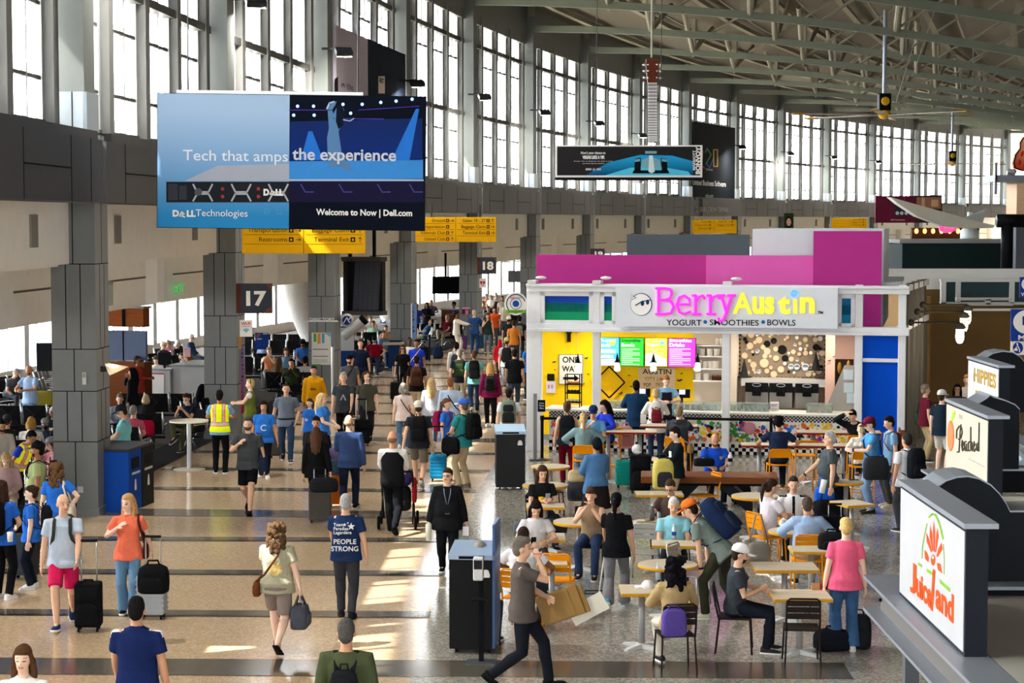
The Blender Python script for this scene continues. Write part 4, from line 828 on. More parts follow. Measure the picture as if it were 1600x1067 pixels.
p.txt('TM',1278,486,1286,490.5,INK,2,.03)
p.disc(1002,475.5,17.2,17.8,mt('1a3f66',.5),2); p.disc(1001.6,475.6,16.2,16.8,WPR,4); p.polys([[(986,458),(994,462),(985,469)]],mt('cfd4d8',.5),5); p.line([(996,459.5),(990,463),(994,465),(988,468)],.8,mt('1a3f66',.5),6); p.line([(993,477),(1003,471),(1017,468.5)],1.6,mt('1a3f66',.5),6); p.disc(1004,473.7,2.8,4.2,mt('1a3f66',.5),5); p.disc(1012,472,2.6,4,mt('1a3f66',.5),5)
# upper boxes
def box3(name,u0,u1,vt,d0,d1,zb,m,mats=None):
    x0,x1=kx(u0,d0,(vt+445)/2),kx(u1,d0,(vt+445)/2); b=MB(); b.box(x0,x1,d0,d1,zb,kz((u0+u1)/2,vt,d0)); return struct(name,b,m,M=K)
x0,x1,x2,x3=kx(838,.9),kx(1103,.9),kx(1270,.9),kx(1376,.9)
b=MB(); b.box(x0,x1,.9,1.2,2.9,4.55); b.box(x1+.002,x2,.8,1.1,2.9,4.55,1); struct('wall_parapet',b,[PKD,PKLIT],M=K)  # middle stretch: light on its turned face put into a lighter pink
b=MB(); b.box(x2,x3,.7,.8,2.9,kz(1320,361,.7)); struct('wall_parapet',b,PKD,M=K)
b=MB(); b.box(kx(1180,2.2),x3+.03,1.25,6.5,2.9,kz(1320,358,.8)); struct('wall_parapet',b,PALE,M=K)
b=MB(); b.box(x0,x3,1.2,6.5,2.9,3.0); b.box(x0+1.5,x1+.6,5.0,5.1,3,5.0,1); struct('ceiling_kiosk',b,[mt('cfc9bd',.7),mt('4d565c',.6)],M=K)
# walls of the shop inside
BD=2.3
b=MB(); b.box(kx(842,BD),kx(1084,BD),BD,BD+.1,.12,2.9,0); b.box(kx(842,BD),kx(1084,BD),BD-.02,BD+.1,0,.14,1); struct('wall_yellow',b,[YW,mt('8d9296',.6)],M=K)
b=MB(); b.box(kx(1084,BD),kx(1160,BD),BD,BD+.1,0,2.9); b.box(kx(1146,BD),kx(1155,BD),BD-.6,BD,0,2.9); struct('wall_kitchen',b,mt('d9cdbd',.6),M=K)
b=MB(); b.box(kx(1150,BD),kx(1345,BD),BD+.02,BD+.12,0,2.9); struct('wall_kitchen',b,mt('e0b9a8',.6),M=K)
b=MB(); b.box(XS[3]+.09,XS[4]-.08,.06,.12,0,2.8); o=struct('wall_blue',b,mt('0a4cc4',.5),M=K); b=MB(); zz=kz(1375,563); b.box(XS[3]+.09,XS[4]-.08,.0,.13,zz-.04,zz+.04); b.box(XS[3]+.09,XS[4]-.08,.02,.16,0,.1); b.build('rail',FR,o)
b=MB(); b.loft([[(xr-.24,.3,0),(xr-.16,.3,0),(xr-.16,.3,2.85),(xr-.24,.3,2.85)],[(xr+.30,6.2,0),(xr+.38,6.2,0),(xr+.38,6.2,2.85),(xr+.30,6.2,2.85)]]); struct('wall_kiosk_side',b,mt('6f6b61',.6),M=K)  # wall grey darkened to stand in for the shade on this side
b=MB(); b.box(kx(1305,1.6),kx(1334,1.6),1.55,1.6,0,kz(1320,561,1.6)); b.box(kx(1290,1.6),kx(1305,1.6),1.5,1.6,0,2.9,1); struct('door_1',b,[mt('2a2118',.5),mt('e3beae',.6)],M=K)
for k,(u,v) in enumerate(((1312,575),(1318,590),(1326,572),(1330,595))): 
    q=KP(1.54,None).loc(u,v); b=MB(); b.ell((0,0,0),(.05,.03,.14)); o=b.build('copper_pan',mt('a3772c',.35,'metal',.6),None,True); o.matrix_world=K@TR(q[0],1.5,q[1]); tag(o,['leftmost','second','third','rightmost'][k]+' brass coloured utensil hanging in the dark kitchen doorway','utensil','utensils in the kitchen doorway')
# counter
cx0,cx1=kx(858,.35,680),kx(1334,.35,680); ct=.98
t=thing('service_counter','long kiosk service counter with a mosaic of coloured discs and a checkered base','counter',K)
b=MB(); b.box(cx0,cx1,.35,1.05,.24,ct-.05); b.build('body',mt('e4e1da',.5),t); b=MB(); b.box(cx0-.1,cx1,.2,1.15,ct-.05,ct); b.build('worktop',mt('d8d6cf',.4),t,bevel=.01); b=MB(); b.box(cx0,cx1,.34,1.05,0,.24); b.build('base',mt('efeeea',.5),t)
b=MB(); n=int((cx1-cx0)/.085)
for k in range(n):
    x=cx0+k*.085
    for r_ in range(3):
        if (k+r_)%2==0: b.box(x,x+.085,.335,.341,.0+r_*.08,.08+r_*.08)
    for r_ in range(4):
        for h in range(2):
            if (k*2+h+r_)%2==0: b.box(x+h*.0425,x+h*.0425+.0425,.343,.351,ct-.2+r_*.035,ct-.165+r_*.035)
for r_ in range(3):
    for k in range(8):
        if (k+r_)%2==0: b.box(cx0-.004,cx0+.004,.35+k*.085,.435+k*.085,r_*.08,r_*.08+.08)
b.build('checker_tile',INK,t)
b=MB(); cols=['c8322c','e0662f','e8c22a','3f9a3a','2f5fc0','22337a','6a3fa0','d8889a','1b1c20','f2f0ea','c9505a','4f8fd0','8f8d88']; x=cx0+.05
for k in range(900):
    xx=rnd.uniform(cx0+.04,cx1-.04); zz=rnd.uniform(.29,.74); ph=(xx*1.7+zz*3)%5; r_=rnd.choice((.016,.022,.028,.036,.055)); ci=[0,9,1,2,3][int(ph)] if rnd.random()<.55 else rnd.randrange(13)
    if ci==9 and rnd.random()<.5: ci=8
    b.add([(xx,.345-.004*(k%3),zz)]+[(xx+r_*math.cos(j*pi/5),.347-.004*(k%3),zz+r_*math.sin(j*pi/5)) for j in range(10)],[(0,j%10+1+0,(j+1)%10+1)[::1] for j in range(10)],ci)
b.build('mosaic',[mt(c_,.4) for c_ in cols],t)
q=KP(.33,None).loc(1171,669); b=MB(); b.ell((q[0],.33,q[1]),(.145,.03,.145)); b.build('large_disc',mt('c98a9c',.35),t,True)
q=KP(.33,None).loc(1060,692)
b=MB(); b.box(cx0+.4,cx1-.05,.36,.38,ct-.09,ct-.06); b.build('light_strip',mt('ffdf9a',.5,'emit',0,2),t)
# sneeze guards, counter goods
GG=glass('dfe8e6',.25)
for i,(a,c,vt,m_,lab) in enumerate(((948,1000,625,'e9dd9a','glass salad case at the left end of the kiosk counter'),(1042,1100,627,'3a3d3f','dark glass case below the ordering screen on the counter'),(1103,1128,628,'9fb0b0','glass case with pale tubs beside the middle kiosk post'),(1141,1161,629,'9aa57a','small green glass case right of the middle kiosk post'),(1163,1204,629,'b9bdbc','wide clear glass case right of the middle kiosk post'),(1262,1302,630,'e0a85a','glass case with amber topping trays at the right of the counter'))):
    x0,x1=kx(a,.9),kx(c,.9); zt=kz(a,vt,.9); t=thing('display_case',lab,'display case',K@TR((x0+x1)/2,.75,ct),'glass cases on the kiosk counter'); w_=(x1-x0)/2; b=MB(); b.box(-w_,w_,-.2,-.19,0,zt-ct); b.box(-w_,-w_+.01,-.2,.25,0,zt-ct); b.box(w_-.01,w_,-.2,.25,0,zt-ct); b.box(-w_,w_,-.2,.25,zt-ct,zt-ct+.01); b.build('glass',GG,t)
    b=MB()
    for k in range(max(2,int(w_*2/.14))): b.lathe([(0,0),(.05,0),(.06,.11),(0,.115)],12,0,None,(-w_+.08+k*.14,.02,.0))
    b.build('food_tray',mt(m_,.5),t,True)
o,p=wallsign(1204,628,1217,646,44.0,'white framed price card standing on the kiosk counter','sign',mt('ecebf0',.5)); p.txt('EXIT',1206,631,1215,635,mt('c25a7a',.5),1,.02); p.rects([(1206,638,1215,639),(1206,641,1213,642)],mt('b9b6c8',.5))
# menu screens
for a,c,m_,title,lab,i in((931,968,'3aa8e0','Açaí|Bowls','blue menu screen, leftmost above the counter',0),(968.5,1006,'2fbf3a','Smoothie|Bowls','green menu screen beside the blue one',1),(1007.5,1043,'e8d23a','Frozen|Yogurt','yellow and white menu screen, left of the pink one',2),(1043.5,1087,'e83ab8','Smoothies|Drinks','pink menu screen, rightmost above the counter',3)):
    d=BD-.45; x0,x1=kx(a,d),kx(c,d); zt,zb=kz(1000,527.5,d),kz(1000,572.5,d); M=K@TR((x0+x1)/2,d,(zt+zb)/2); t=thing('menu_screen',lab,'screen',M,'kiosk menu screens'); b=MB(); b.box(-(x1-x0)/2,(x1-x0)/2,0,.06,-(zt-zb)/2,(zt-zb)/2); b.build('case',BLACK,t); b=MB(); b.box(-(x1-x0)/2+.01,(x1-x0)/2-.01,-.004,0,-(zt-zb)/2+.01,(zt-zb)/2-.01); pn=b.build('display',mt(m_,.4,'emit',0,.3),t); p=Panel(M,t,pn); WE=mt('ffffff',.4,'emit',0,.3)
    l1,l2=title.split('|'); p.txt(l1,a+2.5,529,a+2.5+(c-a)*.8,534.5,WE if i in(0,3) else mt('1a4a2a' if i==1 else '58c8c0',.5),3,.01); p.txt(l2,a+2.5,536,a+2.5+(c-a)*.55,542,WE,3,.03)
    if i==0: p.rects([(933,546,962,551),(933,554,958,559)],WE,2); p.polys([[(934,562),(965,560),(965,571),(934,571)]],WE,2); p.disc(957,535,4.5,5,mt('e0a83a',.4),3)
    if i==2: p.polys([[(1008.5,553),(1020,551),(1030,556),(1040,560),(1042,571.5),(1008.5,571.5)]],WE,2); p.disc(1035,536,4,3,mt('58b8e0',.4),3)
    rows=[]
    for k in range(9):
        y=545+k*3; rows+= [(a+3,y,a+3+(c-a)*(.75-.3*(k%3==1)),y+.9)]
    p.rects(rows,WE if i in(1,3) else mt('7a9ab8',.5),4,'menu_line')
# things on the yellow wall
def ks(name,u0,v0,u1,v1,d,m,lab,cat,th_=.03,group=None):
    q=KP(d,None); a,c=q.loc(u0,v0),q.loc(u1,v1); M=K@TR((a[0]+c[0])/2,d,(a[1]+c[1])/2); o=slab(name,M,abs(c[0]-a[0]),abs(a[1]-c[1]),th_,m); o.matrix_world=M; tag(o,lab,cat,group); return o,Panel(M,o)
o,p=ks('road_sign',873,553.5,911,600.5,BD-.06,mt('e6e4da',.5),'white one way road sign with a black arrow on the yellow wall','sign'); p.txt('ONE',879,557,904,567,INK,1,.02); p.txt('WAY',878,571.5,904,581,INK,1,.02); p.polys([[(880,589),(897,589),(897,585),(905,591),(897,597),(897,593),(880,593)]],INK); p.line([(873.5,554),(910.5,554),(910.5,600),(873.5,600),(873.5,554)],.7,INK,1)
o,p=ks('street_board',997,574,1055,608,BD-.06,mt('dcc096',.6,'wood'),'wooden board with city lettering behind the counter','sign'); p.txt('AUSTIN',1004,576,1049,585,INK,1,.01); p.txt('CITY LIMIT',1008,589,1044,595,mt('8a6a4a',.6),1,.01); p.txt('POP',1006,598,1017,604,mt('6a5238',.6),1,.02); p.txt('782',1024,598,1036,604,mt('8a6a4a',.6),1,.01)
M=K@TR(kx(952,BD-.06),BD-.06,kz(952,597,BD-.06)); b=MB(); L=.38; pts=[(0,0,L),(L,0,0),(0,0,-L),(-L,0,0)]
for a,c in zip(pts,pts[1:]+pts[:1]): b.tube([a,c],.018,4)
o=b.build('road_sign',INK); o.matrix_world=M; tag(o,'blank diamond road sign, black outline only, on the yellow wall','sign')
b=MB(); b.box(-.36,.36,.005,.01,-.36,.36,0,RY(45)); b.build('plate',mt('fbc41a',.5),o)
for k,(ch,u0,v0,u1,v1,c_) in enumerate((('Y',879,510,899,534,'1d1a17'),('O',896,502,912,520,'c9a36a'))):
    me=textmesh(ch,.06); me.materials.append(mt(c_,.6)); o=bpy.data.objects.new('sign_letter',me); COLL.objects.link(o); a=KP(BD-.05,None).loc(u0,v1); c=KP(BD-.05,None).loc(u1,v0); xs=[v.co.x for v in me.vertices]; zs=[v.co.z for v in me.vertices]
    for v in me.vertices: v.co=((v.co.x-min(xs))/(max(xs)-min(xs))*(c[0]-a[0]),v.co.y*4,(v.co.z-min(zs))/(max(zs)-min(zs))*(c[1]-a[1]))
    o.matrix_world=K@TR(a[0],BD-.05,a[1]); tag(o,'large black letter on the yellow wall' if k==0 else 'large tan round letter high on the yellow wall','letter')
for k,(u,v,s_) in enumerate(((866,566,3.5),(916,560,3.5),(867,578,2),(919,585,2.5),(983,587,2.5),(970,615,4),(987,604,3),(1062,595,5),(1065,584,2.5),(912,600,2.5),(1296,564,3),(1303,557.5,2))):
    q=KP(BD-.04 if u<1200 else 1.48,None); s2=s_*1.0/66; b=MB(); b.prism([(-s2,.3*s2),(-.4*s2,.5*s2),(-.15*s2,.2*s2),(0,.45*s2),(.15*s2,.2*s2),(.4*s2,.5*s2),(s2,.3*s2),(.5*s2,-.1*s2),(.2*s2,-.1*s2),(0,-.35*s2),(-.2*s2,-.1*s2),(-.5*s2,-.1*s2)],0,.01,0,RX(90)); o=b.build('paper_bat',INK); x,z=q.loc(u,v); o.matrix_world=K@TR(x,BD-.03 if u<1200 else 1.47,z)@RY(rnd.uniform(-35,10)); tag(o,'black paper bat cut-out on the kiosk wall, '+['right above the one way sign edge','near the sign top right corner','left of the one way sign','right of the one way arrow','right of the blank diamond sign','below the diamond sign tip','left of the attendant','right of the wooden board, large one','above the wooden board right end','right of the one way sign middle','by the kitchen doorway','above the kitchen doorway'][k],'decoration','paper bats on the kiosk walls')
for k,(u,v) in enumerate(((903,573),(964.5,572),(1021,572),(1090,572))):
    t=thing('ghost_ornament','small white ghost with a black witch hat hanging '+['in front of the one way sign','before the blue and green menus','before the yellow menu','beside the pink menu and shelves'][k],'ornament',K@TR(kx(u,.2),.2,kz(u,v,.2)),'hanging ghost ornaments'); b=MB(); b.lathe([(.0,.12),(.05,.08),(.065,0),(.08,-.09),(.05,-.12),(0,-.11)],10); b.build('ghost',mt('f6f0dc',.5,'emit',0,.5),t,True); b=MB(); b.lathe([(.085,.09),(.085,.1),(.05,.11),(.03,.2),(.0,.32)],12); b.build('witch_hat',INK,t,True); b=MB(); b.tube([(0,0,.3),(0,0,2.83-kz(u,v,.2))],.004,4); b.build('hanging_thread',mt('cfcfcf',.5),t)
o,p=ks('notice',855,584,866,595,BD-.05,mt('222',.5),'small black notice on the yellow wall','sign'); o,p=ks('notice',853.5,595.5,868,614,BD-.05,mt('dcd6dd',.5),'small white notice under the black notice on the yellow wall','sign'); p.rects([(856,601,859,607),(861,601,864,607)],mt('b98ab0',.5))
# wire shelf stand
t=thing('snack_stand','black wire snack stand with baked goods at the left of the counter','stand',K@TR(kx(896,.75,620),.75,ct)); b=MB()
for x in(-.17,.17):
    for y in(-.12,.12): b.box(x-.012,x+.012,y-.012,y+.012,0,.78)
b.box(-.17,.17,-.012,.012,.76,.78); b.build('wire_frame',INK,t)
for z,c_ in((.12,'c9c4b4'),(.34,'2c2a22'),(.55,'d98f4a')): b=MB(); b.box(-.17,.17,-.13,.13,z-.02,z); b.build('shelf',INK,t); b=MB(); [b.ell((-.12+.08*j,0,z+.035),(.045,.07,.035)) for j in range(4)]; b.build('pastry',mt(c_,.6),t,True)
# back shelves with tubs and bottles
t=thing('wall_shelf','white kitchen wall shelves right of the menus','shelf',K@TR(0,BD,0)); q=KP(BD-.3,None)
SHZ=[q.loc(1105,v)[1] for v in(539,556,575.5,594.5)]; xa,xb=kx(1083,BD-.3),kx(1130,BD-.3)
for z in SHZ: b=MB(); b.box(xa,xb,-.32,0,z-.03,z); b.build('shelf_board',WPR,t)
ORD=['first','second','third','fourth','fifth','sixth','seventh','eighth','ninth','tenth','eleventh','twelfth']
for j,(z,lst) in enumerate(zip(SHZ,((1122,1128.5),(1097,1109,1120),(1093,1102,1111,1119),(1091,1104,1114,1117,1120,1123,1126)))):
    for i_,u in enumerate(lst):
        x=kx(u,BD-.15); small=(j==3 and u>1110); b=MB(); r_=.075 if not small else .025; h=.17 if not small else .13
        b.lathe([(0,0),(r_*.85,0),(r_,h*.92),(r_*1.05,h),(0,h)] if not small else [(0,0),(r_,0),(r_,h*.6),(r_*.4,h*.8),(r_*.4,h),(0,h)],14); o=b.build('syrup_bottle' if small else 'paper_tub',mt('5a2a1e' if small else 'ece7df',.5),None,True); o.matrix_world=K@TR(x,BD-.17,z); tag(o,ORD[i_-2]+' dark syrup bottle from the left on the lowest kitchen shelf' if small else ORD[i_]+' white tub from the left on the '+['top','second highest','third highest','lowest'][j]+' kitchen shelf','bottle' if small else 'tub','bottles on the kitchen shelf' if small else 'tubs on the kitchen shelves %s'%['top','second','third','low'][j])
# plate collage
q=KP(BD-.05,None); x0,zt=q.loc(1154,512); x1,zb=q.loc(1291,593); zt=2.9
t=thing('plate_collage','wall collage of cream plates, lids and shiny metal discs in a checkered border','artwork',K@TR((x0+x1)/2,BD-.06,(zt+zb)/2)); b=MB(); b.box(-(x1-x0)/2,(x1-x0)/2,0,.05,-(zt-zb)/2,(zt-zb)/2); b.build('backing',mt('8a7a68',.6),t); b=MB(); w_=(x1-x0)/2;h_=(zt-zb)/2
for k in range(int(4*w_/.05)): 
    x=-w_+k*.05
    if k%2==0: b.box(x,x+.05,-.012,0,-h_,-h_+.05)
for k in range(int(2*h_/.05)):
    if k%2==0: b.box(-w_,-w_+.05,-.012,0,-h_+k*.05,-h_+k*.05+.05); b.box(w_-.05,w_,-.012,0,-h_+k*.05,-h_+k*.05+.05)
b.build('border_tile',INK,t); pts=[]; big=[(0.0,.05,.11),(.55,-.36,.10),(-.42,-.28,.11),(.35,-.36,.08)]
for _ in range(2500):
    if len(pts)>=95: break
    if big: x,z,r_=big.pop()
    else: r_=rnd.choice((.045,.06,.075,.08,.035)); x=rnd.uniform(-w_+.1,w_-.1); z=rnd.uniform(-h_+.1,h_-.04)
    if all((x-a)**2+(z-c)**2>(.82*(r_+r2))**2 for a,c,r2 in pts): pts.append((x,z,r_))
for k,(x,z,r_) in enumerate(pts):
    b=MB(); b.lathe([(0,.0),(r_*.9,.0),(r_,.02),(r_*.92,.028),(r_*.6,.015),(0,.02)],16,0,TR(x,-.005-.012*(k%3),z)@RX(90)); c_=rnd.random(); b.build('disc',mt('d8c3a4',.5) if c_<.62 else (mt('1d1c1c',.4) if c_<.76 else (mt('d9d9d9',.15,'metal',.9) if c_<.9 else mt('f0ece4',.4))),t,True)
for u,v in((1163,576),(1275,565)): 
    x,z=KP(BD-.3,None).loc(u,v); b=MB(); b.lathe([(.18,-.2),(.18,-.19),(.1,-.17),(.06,.0),(.0,.26)],14); o=b.build('witch_hat',mt('2a2b2e',.7,'cloth'),None,True); o.matrix_world=K@TR(x,BD-.32,z); tag(o,'dark witch hat in front of the plate collage, '+('left' if u<1200 else 'right')+' one','hat')
# yogurt machines
for k,u in enumerate((1184,1221.5,1262)):
    x=kx(u,BD-.3,620); zb=.95; zt=kz(1220,601,BD-.5); t=thing('yogurt_machine',['leftmost','middle','rightmost'][k]+' of the three black and steel frozen yogurt machines under the collage','machine',K@TR(x,BD-.35,zb),'frozen yogurt machines'); b=MB(); b.box(-.27,.27,-.25,.25,0,zt-zb); b.build('body',mt('8d8a84',.35,'metal',.6),t,bevel=.01); b=MB(); b.box(-.27,.27,-.27,-.24,.38,.60); b.box(-.1,.1,-.34,-.24,.3,.5); b.build('control_panel',BLACK,t); b=MB(); [b.tube([(xx,-.36,.42),(xx,-.36,.30)],.02,8) for xx in(-.06,0,.06)]; b.build('spout',BLACK,t); b=MB(); b.tube([(.1*math.cos(j*pi/8),-.272,.55+.035*math.sin(j*pi/8)) for j in range(17)],.008,5); b.build('badge',ALU,t)
x,z=kx(1225,BD-.55),kz(1225,598,BD-.55); b=MB(); b.box(-1.0,1.05,-.05,.4,-.09,.09); o=b.build('extractor_hood',mt('cfccc6',.35,'metal',.5)); o.matrix_world=K@TR(x,BD-.5,z); tag(o,'steel hood strip between the plate collage and the yogurt machines','hood')
x=kx(1318,1.3,600); b=MB(); b.add([(-.42,0,0),(.30,0,0),(.30,0,1.05),(.02,0,1.05),(-.42,.03,0),(.30,.03,0),(.30,.03,1.05),(.02,.03,1.05)],[(0,1,2,3),(7,6,5,4),(0,4,5,1),(1,5,6,2),(2,6,7,3),(3,7,4,0)]); o=b.build('steel_splash_panel',mt('a9a49c',.3,'metal',.5)); o.matrix_world=K@TR(x,1.2,ct); tag(o,'angled steel panel with papers taped on, right end of the counter','panel')
for k,(xx,z) in enumerate(((.12,.82),(.13,.52),(.2,.28))): b=MB(); b.box(xx-.12,xx+.1,-.008,-.002,z-.1,z+.13); b.build('paper',mt('cfe0e6',.5),o)
# order screen
for u,lab in((1065,'black order terminal on the kiosk counter, right of the attendant'),(1003,'black order terminal on the kiosk counter, in front of the man in navy')):
    t=thing('order_terminal',lab,'terminal',K@TR(kx(u,.8,610),.8,ct)); b=MB(); b.box(-.19,.19,-.02,.03,.26,.46,0,RX(-8)); b.build('screen',BLACK,t); b=MB(); b.box(-.03,.03,-.02,.04,0,.3); b.box(-.1,.1,-.08,.1,0,.02); b.build('stand',BLACK,t); b=MB(); b.box(-.06,.08,-.03,-.022,.34,.45,0,RX(-8)); b.build('lit_window',mt('b9b6f0',.4,'emit',0,.8),t)
# warm lamps inside the kiosk
for x,y,e in((1.2,1.3,16),(3.0,1.2,16),(5.4,1.2,20),(7.0,1.0,9)):
    t=thing('ceiling_lamp','round warm downlight in the kiosk ceiling','lamp',K@TR(x,y,2.88),'kiosk ceiling downlights'); b=MB(); b.lathe([(0,.01),(.09,.01),(.09,-.01),(0,-.01)],14); b.build('diffuser',mt('fff0d8',.5,'emit',0,5),t); l=bpy.data.lights.new('downlight','AREA'); l.shape='DISK'; l.size=.2; l.energy=e; l.color=(1,.88,.7); o=bpy.data.objects.new('downlight',l); COLL.objects.link(o); o.parent=t; o.location=(0,0,-.02)
# round sign at the corner of the kiosk
M=facing(806,474.5,43.9,0); t=thing('round_sign','round white kiosk sign with a blue ring, hanging left of the kiosk corner','sign',M); r_=18/px(43.9); b=MB(); b.lathe([(0,-.05),(r_,-.05),(r_,.05),(0,.05)],32,0,RX(90)); b.build('disc',WPR,t); p=Panel(M@TR(0,-.052,0),t); n=32
p.line([(806+14.5*math.cos(j*2*pi/n+.9),474.5+14.5*math.sin(j*2*pi/n+.9)) for j in range(27)],1.5,mt('1d2a5a',.5),1,'ring'); p.line([(806+8.5*math.cos(j*2*pi/n),474.5+8.5*math.sin(j*2*pi/n)) for j in range(n+1)],.9,mt('3a3d55',.5),1,'ring'); p.disc(806,474.5,5.2,5.2,mt('1f56b0',.5),2,name='emblem'); p.polys([[(791,484),(821,484),(821,489),(791,489)]],mt('7fb83a',.5),2,'ribbon'); p.txt('YOGURT',794,485.3,818,487.8,mt('24521a',.5),3)
p.txt('BERRY',797,463.5,805.5,467,mt('d0508a',.5),2,.02,rot=-0); p.txt('AUSTIN',806.5,463.5,815,467,mt('6aa83a',.5),2,.02)
o,p=wallsign(840,625,852,643.5,42.6,'small black line starts here card on the queue barrier post','sign',mt('14161c',.5)); p.txt('Line',843,628,849.5,631,WPR,1); p.txt('Forms',842.5,632,850,635,WPR,1); p.txt('Here',843,636,849.5,639,WPR,1)
# ---------------- food stalls on the right ----------------
STEEL=mt('8d939a',.4,'metal',.6); STD=mt('5d6064',.45,'metal',.5); DKB=mt('1f2226',.5)
def stall(o,L,H,lab,mface):
    M=frame(o,(0,-1,0),(1,0,0)); t=thing('stall_sign',lab,'sign',M); b=MB(); b.box(-L/2,L/2,.0,.17,-H/2,H/2-.02); b.build('box',mt('24282e',.5),t); b=MB(); b.box(-L/2-.02,L/2+.02,-.02,.24,H/2-.02,H/2+.02); b.build('top_cap',STEEL,t); b=MB(); b.box(-L/2+.03,L/2-.03,-.006,0,-H/2+.03,H/2-.05); fc=b.build('face',mface,t); return t,Panel(M,t,fc)
def ibeam(x0,x1,ya,yb,ztop,lab):
    t=thing('steel_beam',lab,'beam',TR((x0+x1)/2,(ya+yb)/2,ztop)); w_=(x1-x0)/2; l=(yb-ya)/2; b=MB(); b.box(-w_,w_,-l,l,-.03,0); b.build('top_flange',STEEL,t); b=MB(); b.box(-.03,.03,-l,l-.12,-.30,-.03); b.build('web',mt('6f6a66',.45,'metal',.4),t); b=MB(); b.box(-w_,w_,-l,l,-.33,-.30); b.build('bottom_flange',STEEL,t); b=MB(); [b.cb(-.04,l-.17,z,.03,.03,.03) for z in(-.1,-.2)]; b.build('bolt',BLACK,t); return t
OR=mt('d8481a',.6); GR=mt('6f9f2c',.6)
t,p=stall((3.43,15.6,2.55),2.45,1.0,'nearest white stall sign with orange juice fruit emblem and lettering',mt('a6a6a6',.6))
rays=[[(1446,859),(1450,863),(1453,872),(1452,878),(1447,873)],[(1449,832),(1453,841),(1457.5,860),(1456.5,863),(1449.5,846)],[(1455,821),(1458,833),(1459.6,860),(1458.6,862),(1454,838)],[(1460.7,814),(1462.7,830),(1462,862),(1460.6,862),(1459,830)],[(1466.5,825),(1468,838),(1464,863),(1462.8,862),(1464.3,835)],[(1472.5,848),(1474,858),(1467,870),(1464.8,869),(1468,857)],[(1465.5,879),(1471,881),(1474,896),(1467,890)]]
p.polys(rays,OR,3,'emblem'); p.disc(1459.5,875,3.4,8.5,OR,3,name='emblem'); p.disc(1459.8,871,1,2.4,WPR,4,name='emblem')
p.line([(1442,872),(1443,853),(1446,836),(1450,818)],1.3,GR,3,'emblem'); p.line([(1453,808),(1458,803),(1463,804),(1468,814),(1473,832),(1475,842)],2.6,GR,3,'emblem'); p.line([(1475.5,850),(1477,875),(1476.5,897)],.9,GR,3,'emblem'); p.polys([[(1436,878),(1441,882),(1441.5,886.5),(1436.5,883)],[(1449,888),(1458,893.5),(1459,899.5),(1450.5,894)],[(1470,905),(1485,918),(1486,925),(1470.5,911)]],GR,3,'emblem')
p.txt('J',1424,875,1433,932,OR,3,.03); p.txt('uice',1434,893,1457,952,OR,3,.035); p.txt('l',1456.5,886,1462,958,OR,3,.05,shear=.2); p.txt('and',1464,906,1491.5,975,OR,3,.035)
ibeam(3.28,3.62,9,17.75,2.05,'grey steel beam carrying the nearest stall sign')
t,p=stall((5.59,23.5,2.55),2.2,1.0,'cream stall sign with peach emblem and thin script, second from the camera',mt('b5ae9c',.6))
p.disc(1486.5,681,5.4,24,mt('ef5a2a',.5),3,name='emblem'); p.disc(1486.5,681,4.3,22,mt('f47a4c',.5),4,name='emblem'); p.polys([[(1487,656),(1489,645),(1493,642),(1494,645),(1491,655),(1489,659)]],mt('9cc23a',.5),3,'emblem')
p.txt('THE',1499,647,1505,656,mt('8d8574',.5),2); p.txt('TORTILLA',1514,717,1539.5,729,mt('4a463c',.5),2)
sk=mt('4a463c',.5); P_=lambda pts: strokes([[p.loc(*q) for q in s] for s in pts],.012,sk,t,TR(0,-.01,0))
P_([[(1497,706),(1500,706),(1501,690),(1502,672),(1503,664)],[(1496,684),(1496.5,672),(1500,666),(1504,668),(1505,676),(1503,684),(1499,686)],[(1505,700),(1507,692),(1505,688),(1504,696),(1505.5,704),(1508,700)],[(1511,690),(1509,690),(1508.5,702),(1510,704),(1512,694),(1512,704),(1513.5,704)],[(1516,690),(1514.5,692),(1514.5,703),(1516.5,704)],[(1518.5,668),(1518.5,704),(1519,693),(1520.5,691),(1521,704)],[(1523,698),(1525,694),(1523.6,690),(1522.6,700),(1524,705),(1526,701)],[(1530,692),(1527.5,694),(1527.5,703),(1529,704),(1531,690),(1531.5,660),(1531,704)]])
ibeam(5.44,5.78,18.5,25.4,2.05,'grey steel beam carrying the cream stall sign')
t,p=stall((7.78,31.6,2.5),2.1,1.05,'farthest white stall sign with golden capitals',mt('c0beb8',.6)); GO=mt('a8842a',.4,'metal',.3)
p.txt('HIPPIES',1523,574,1557,608,GO,3,.03); p.txt('& HOPS',1524,608,1557,634,GO,3,.03); p.line([(1521.5+.6*(k%2),578+k*4) for k in range(13)],.6,mt('b9b5aa',.5),2,'border'); p.line([(1560+.6*(k%2),580+k*4) for k in range(13)],.6,mt('b9b5aa',.5),2,'border')
ibeam(7.63,7.95,27,33.0,2.0,'grey steel beam carrying the farthest stall sign')
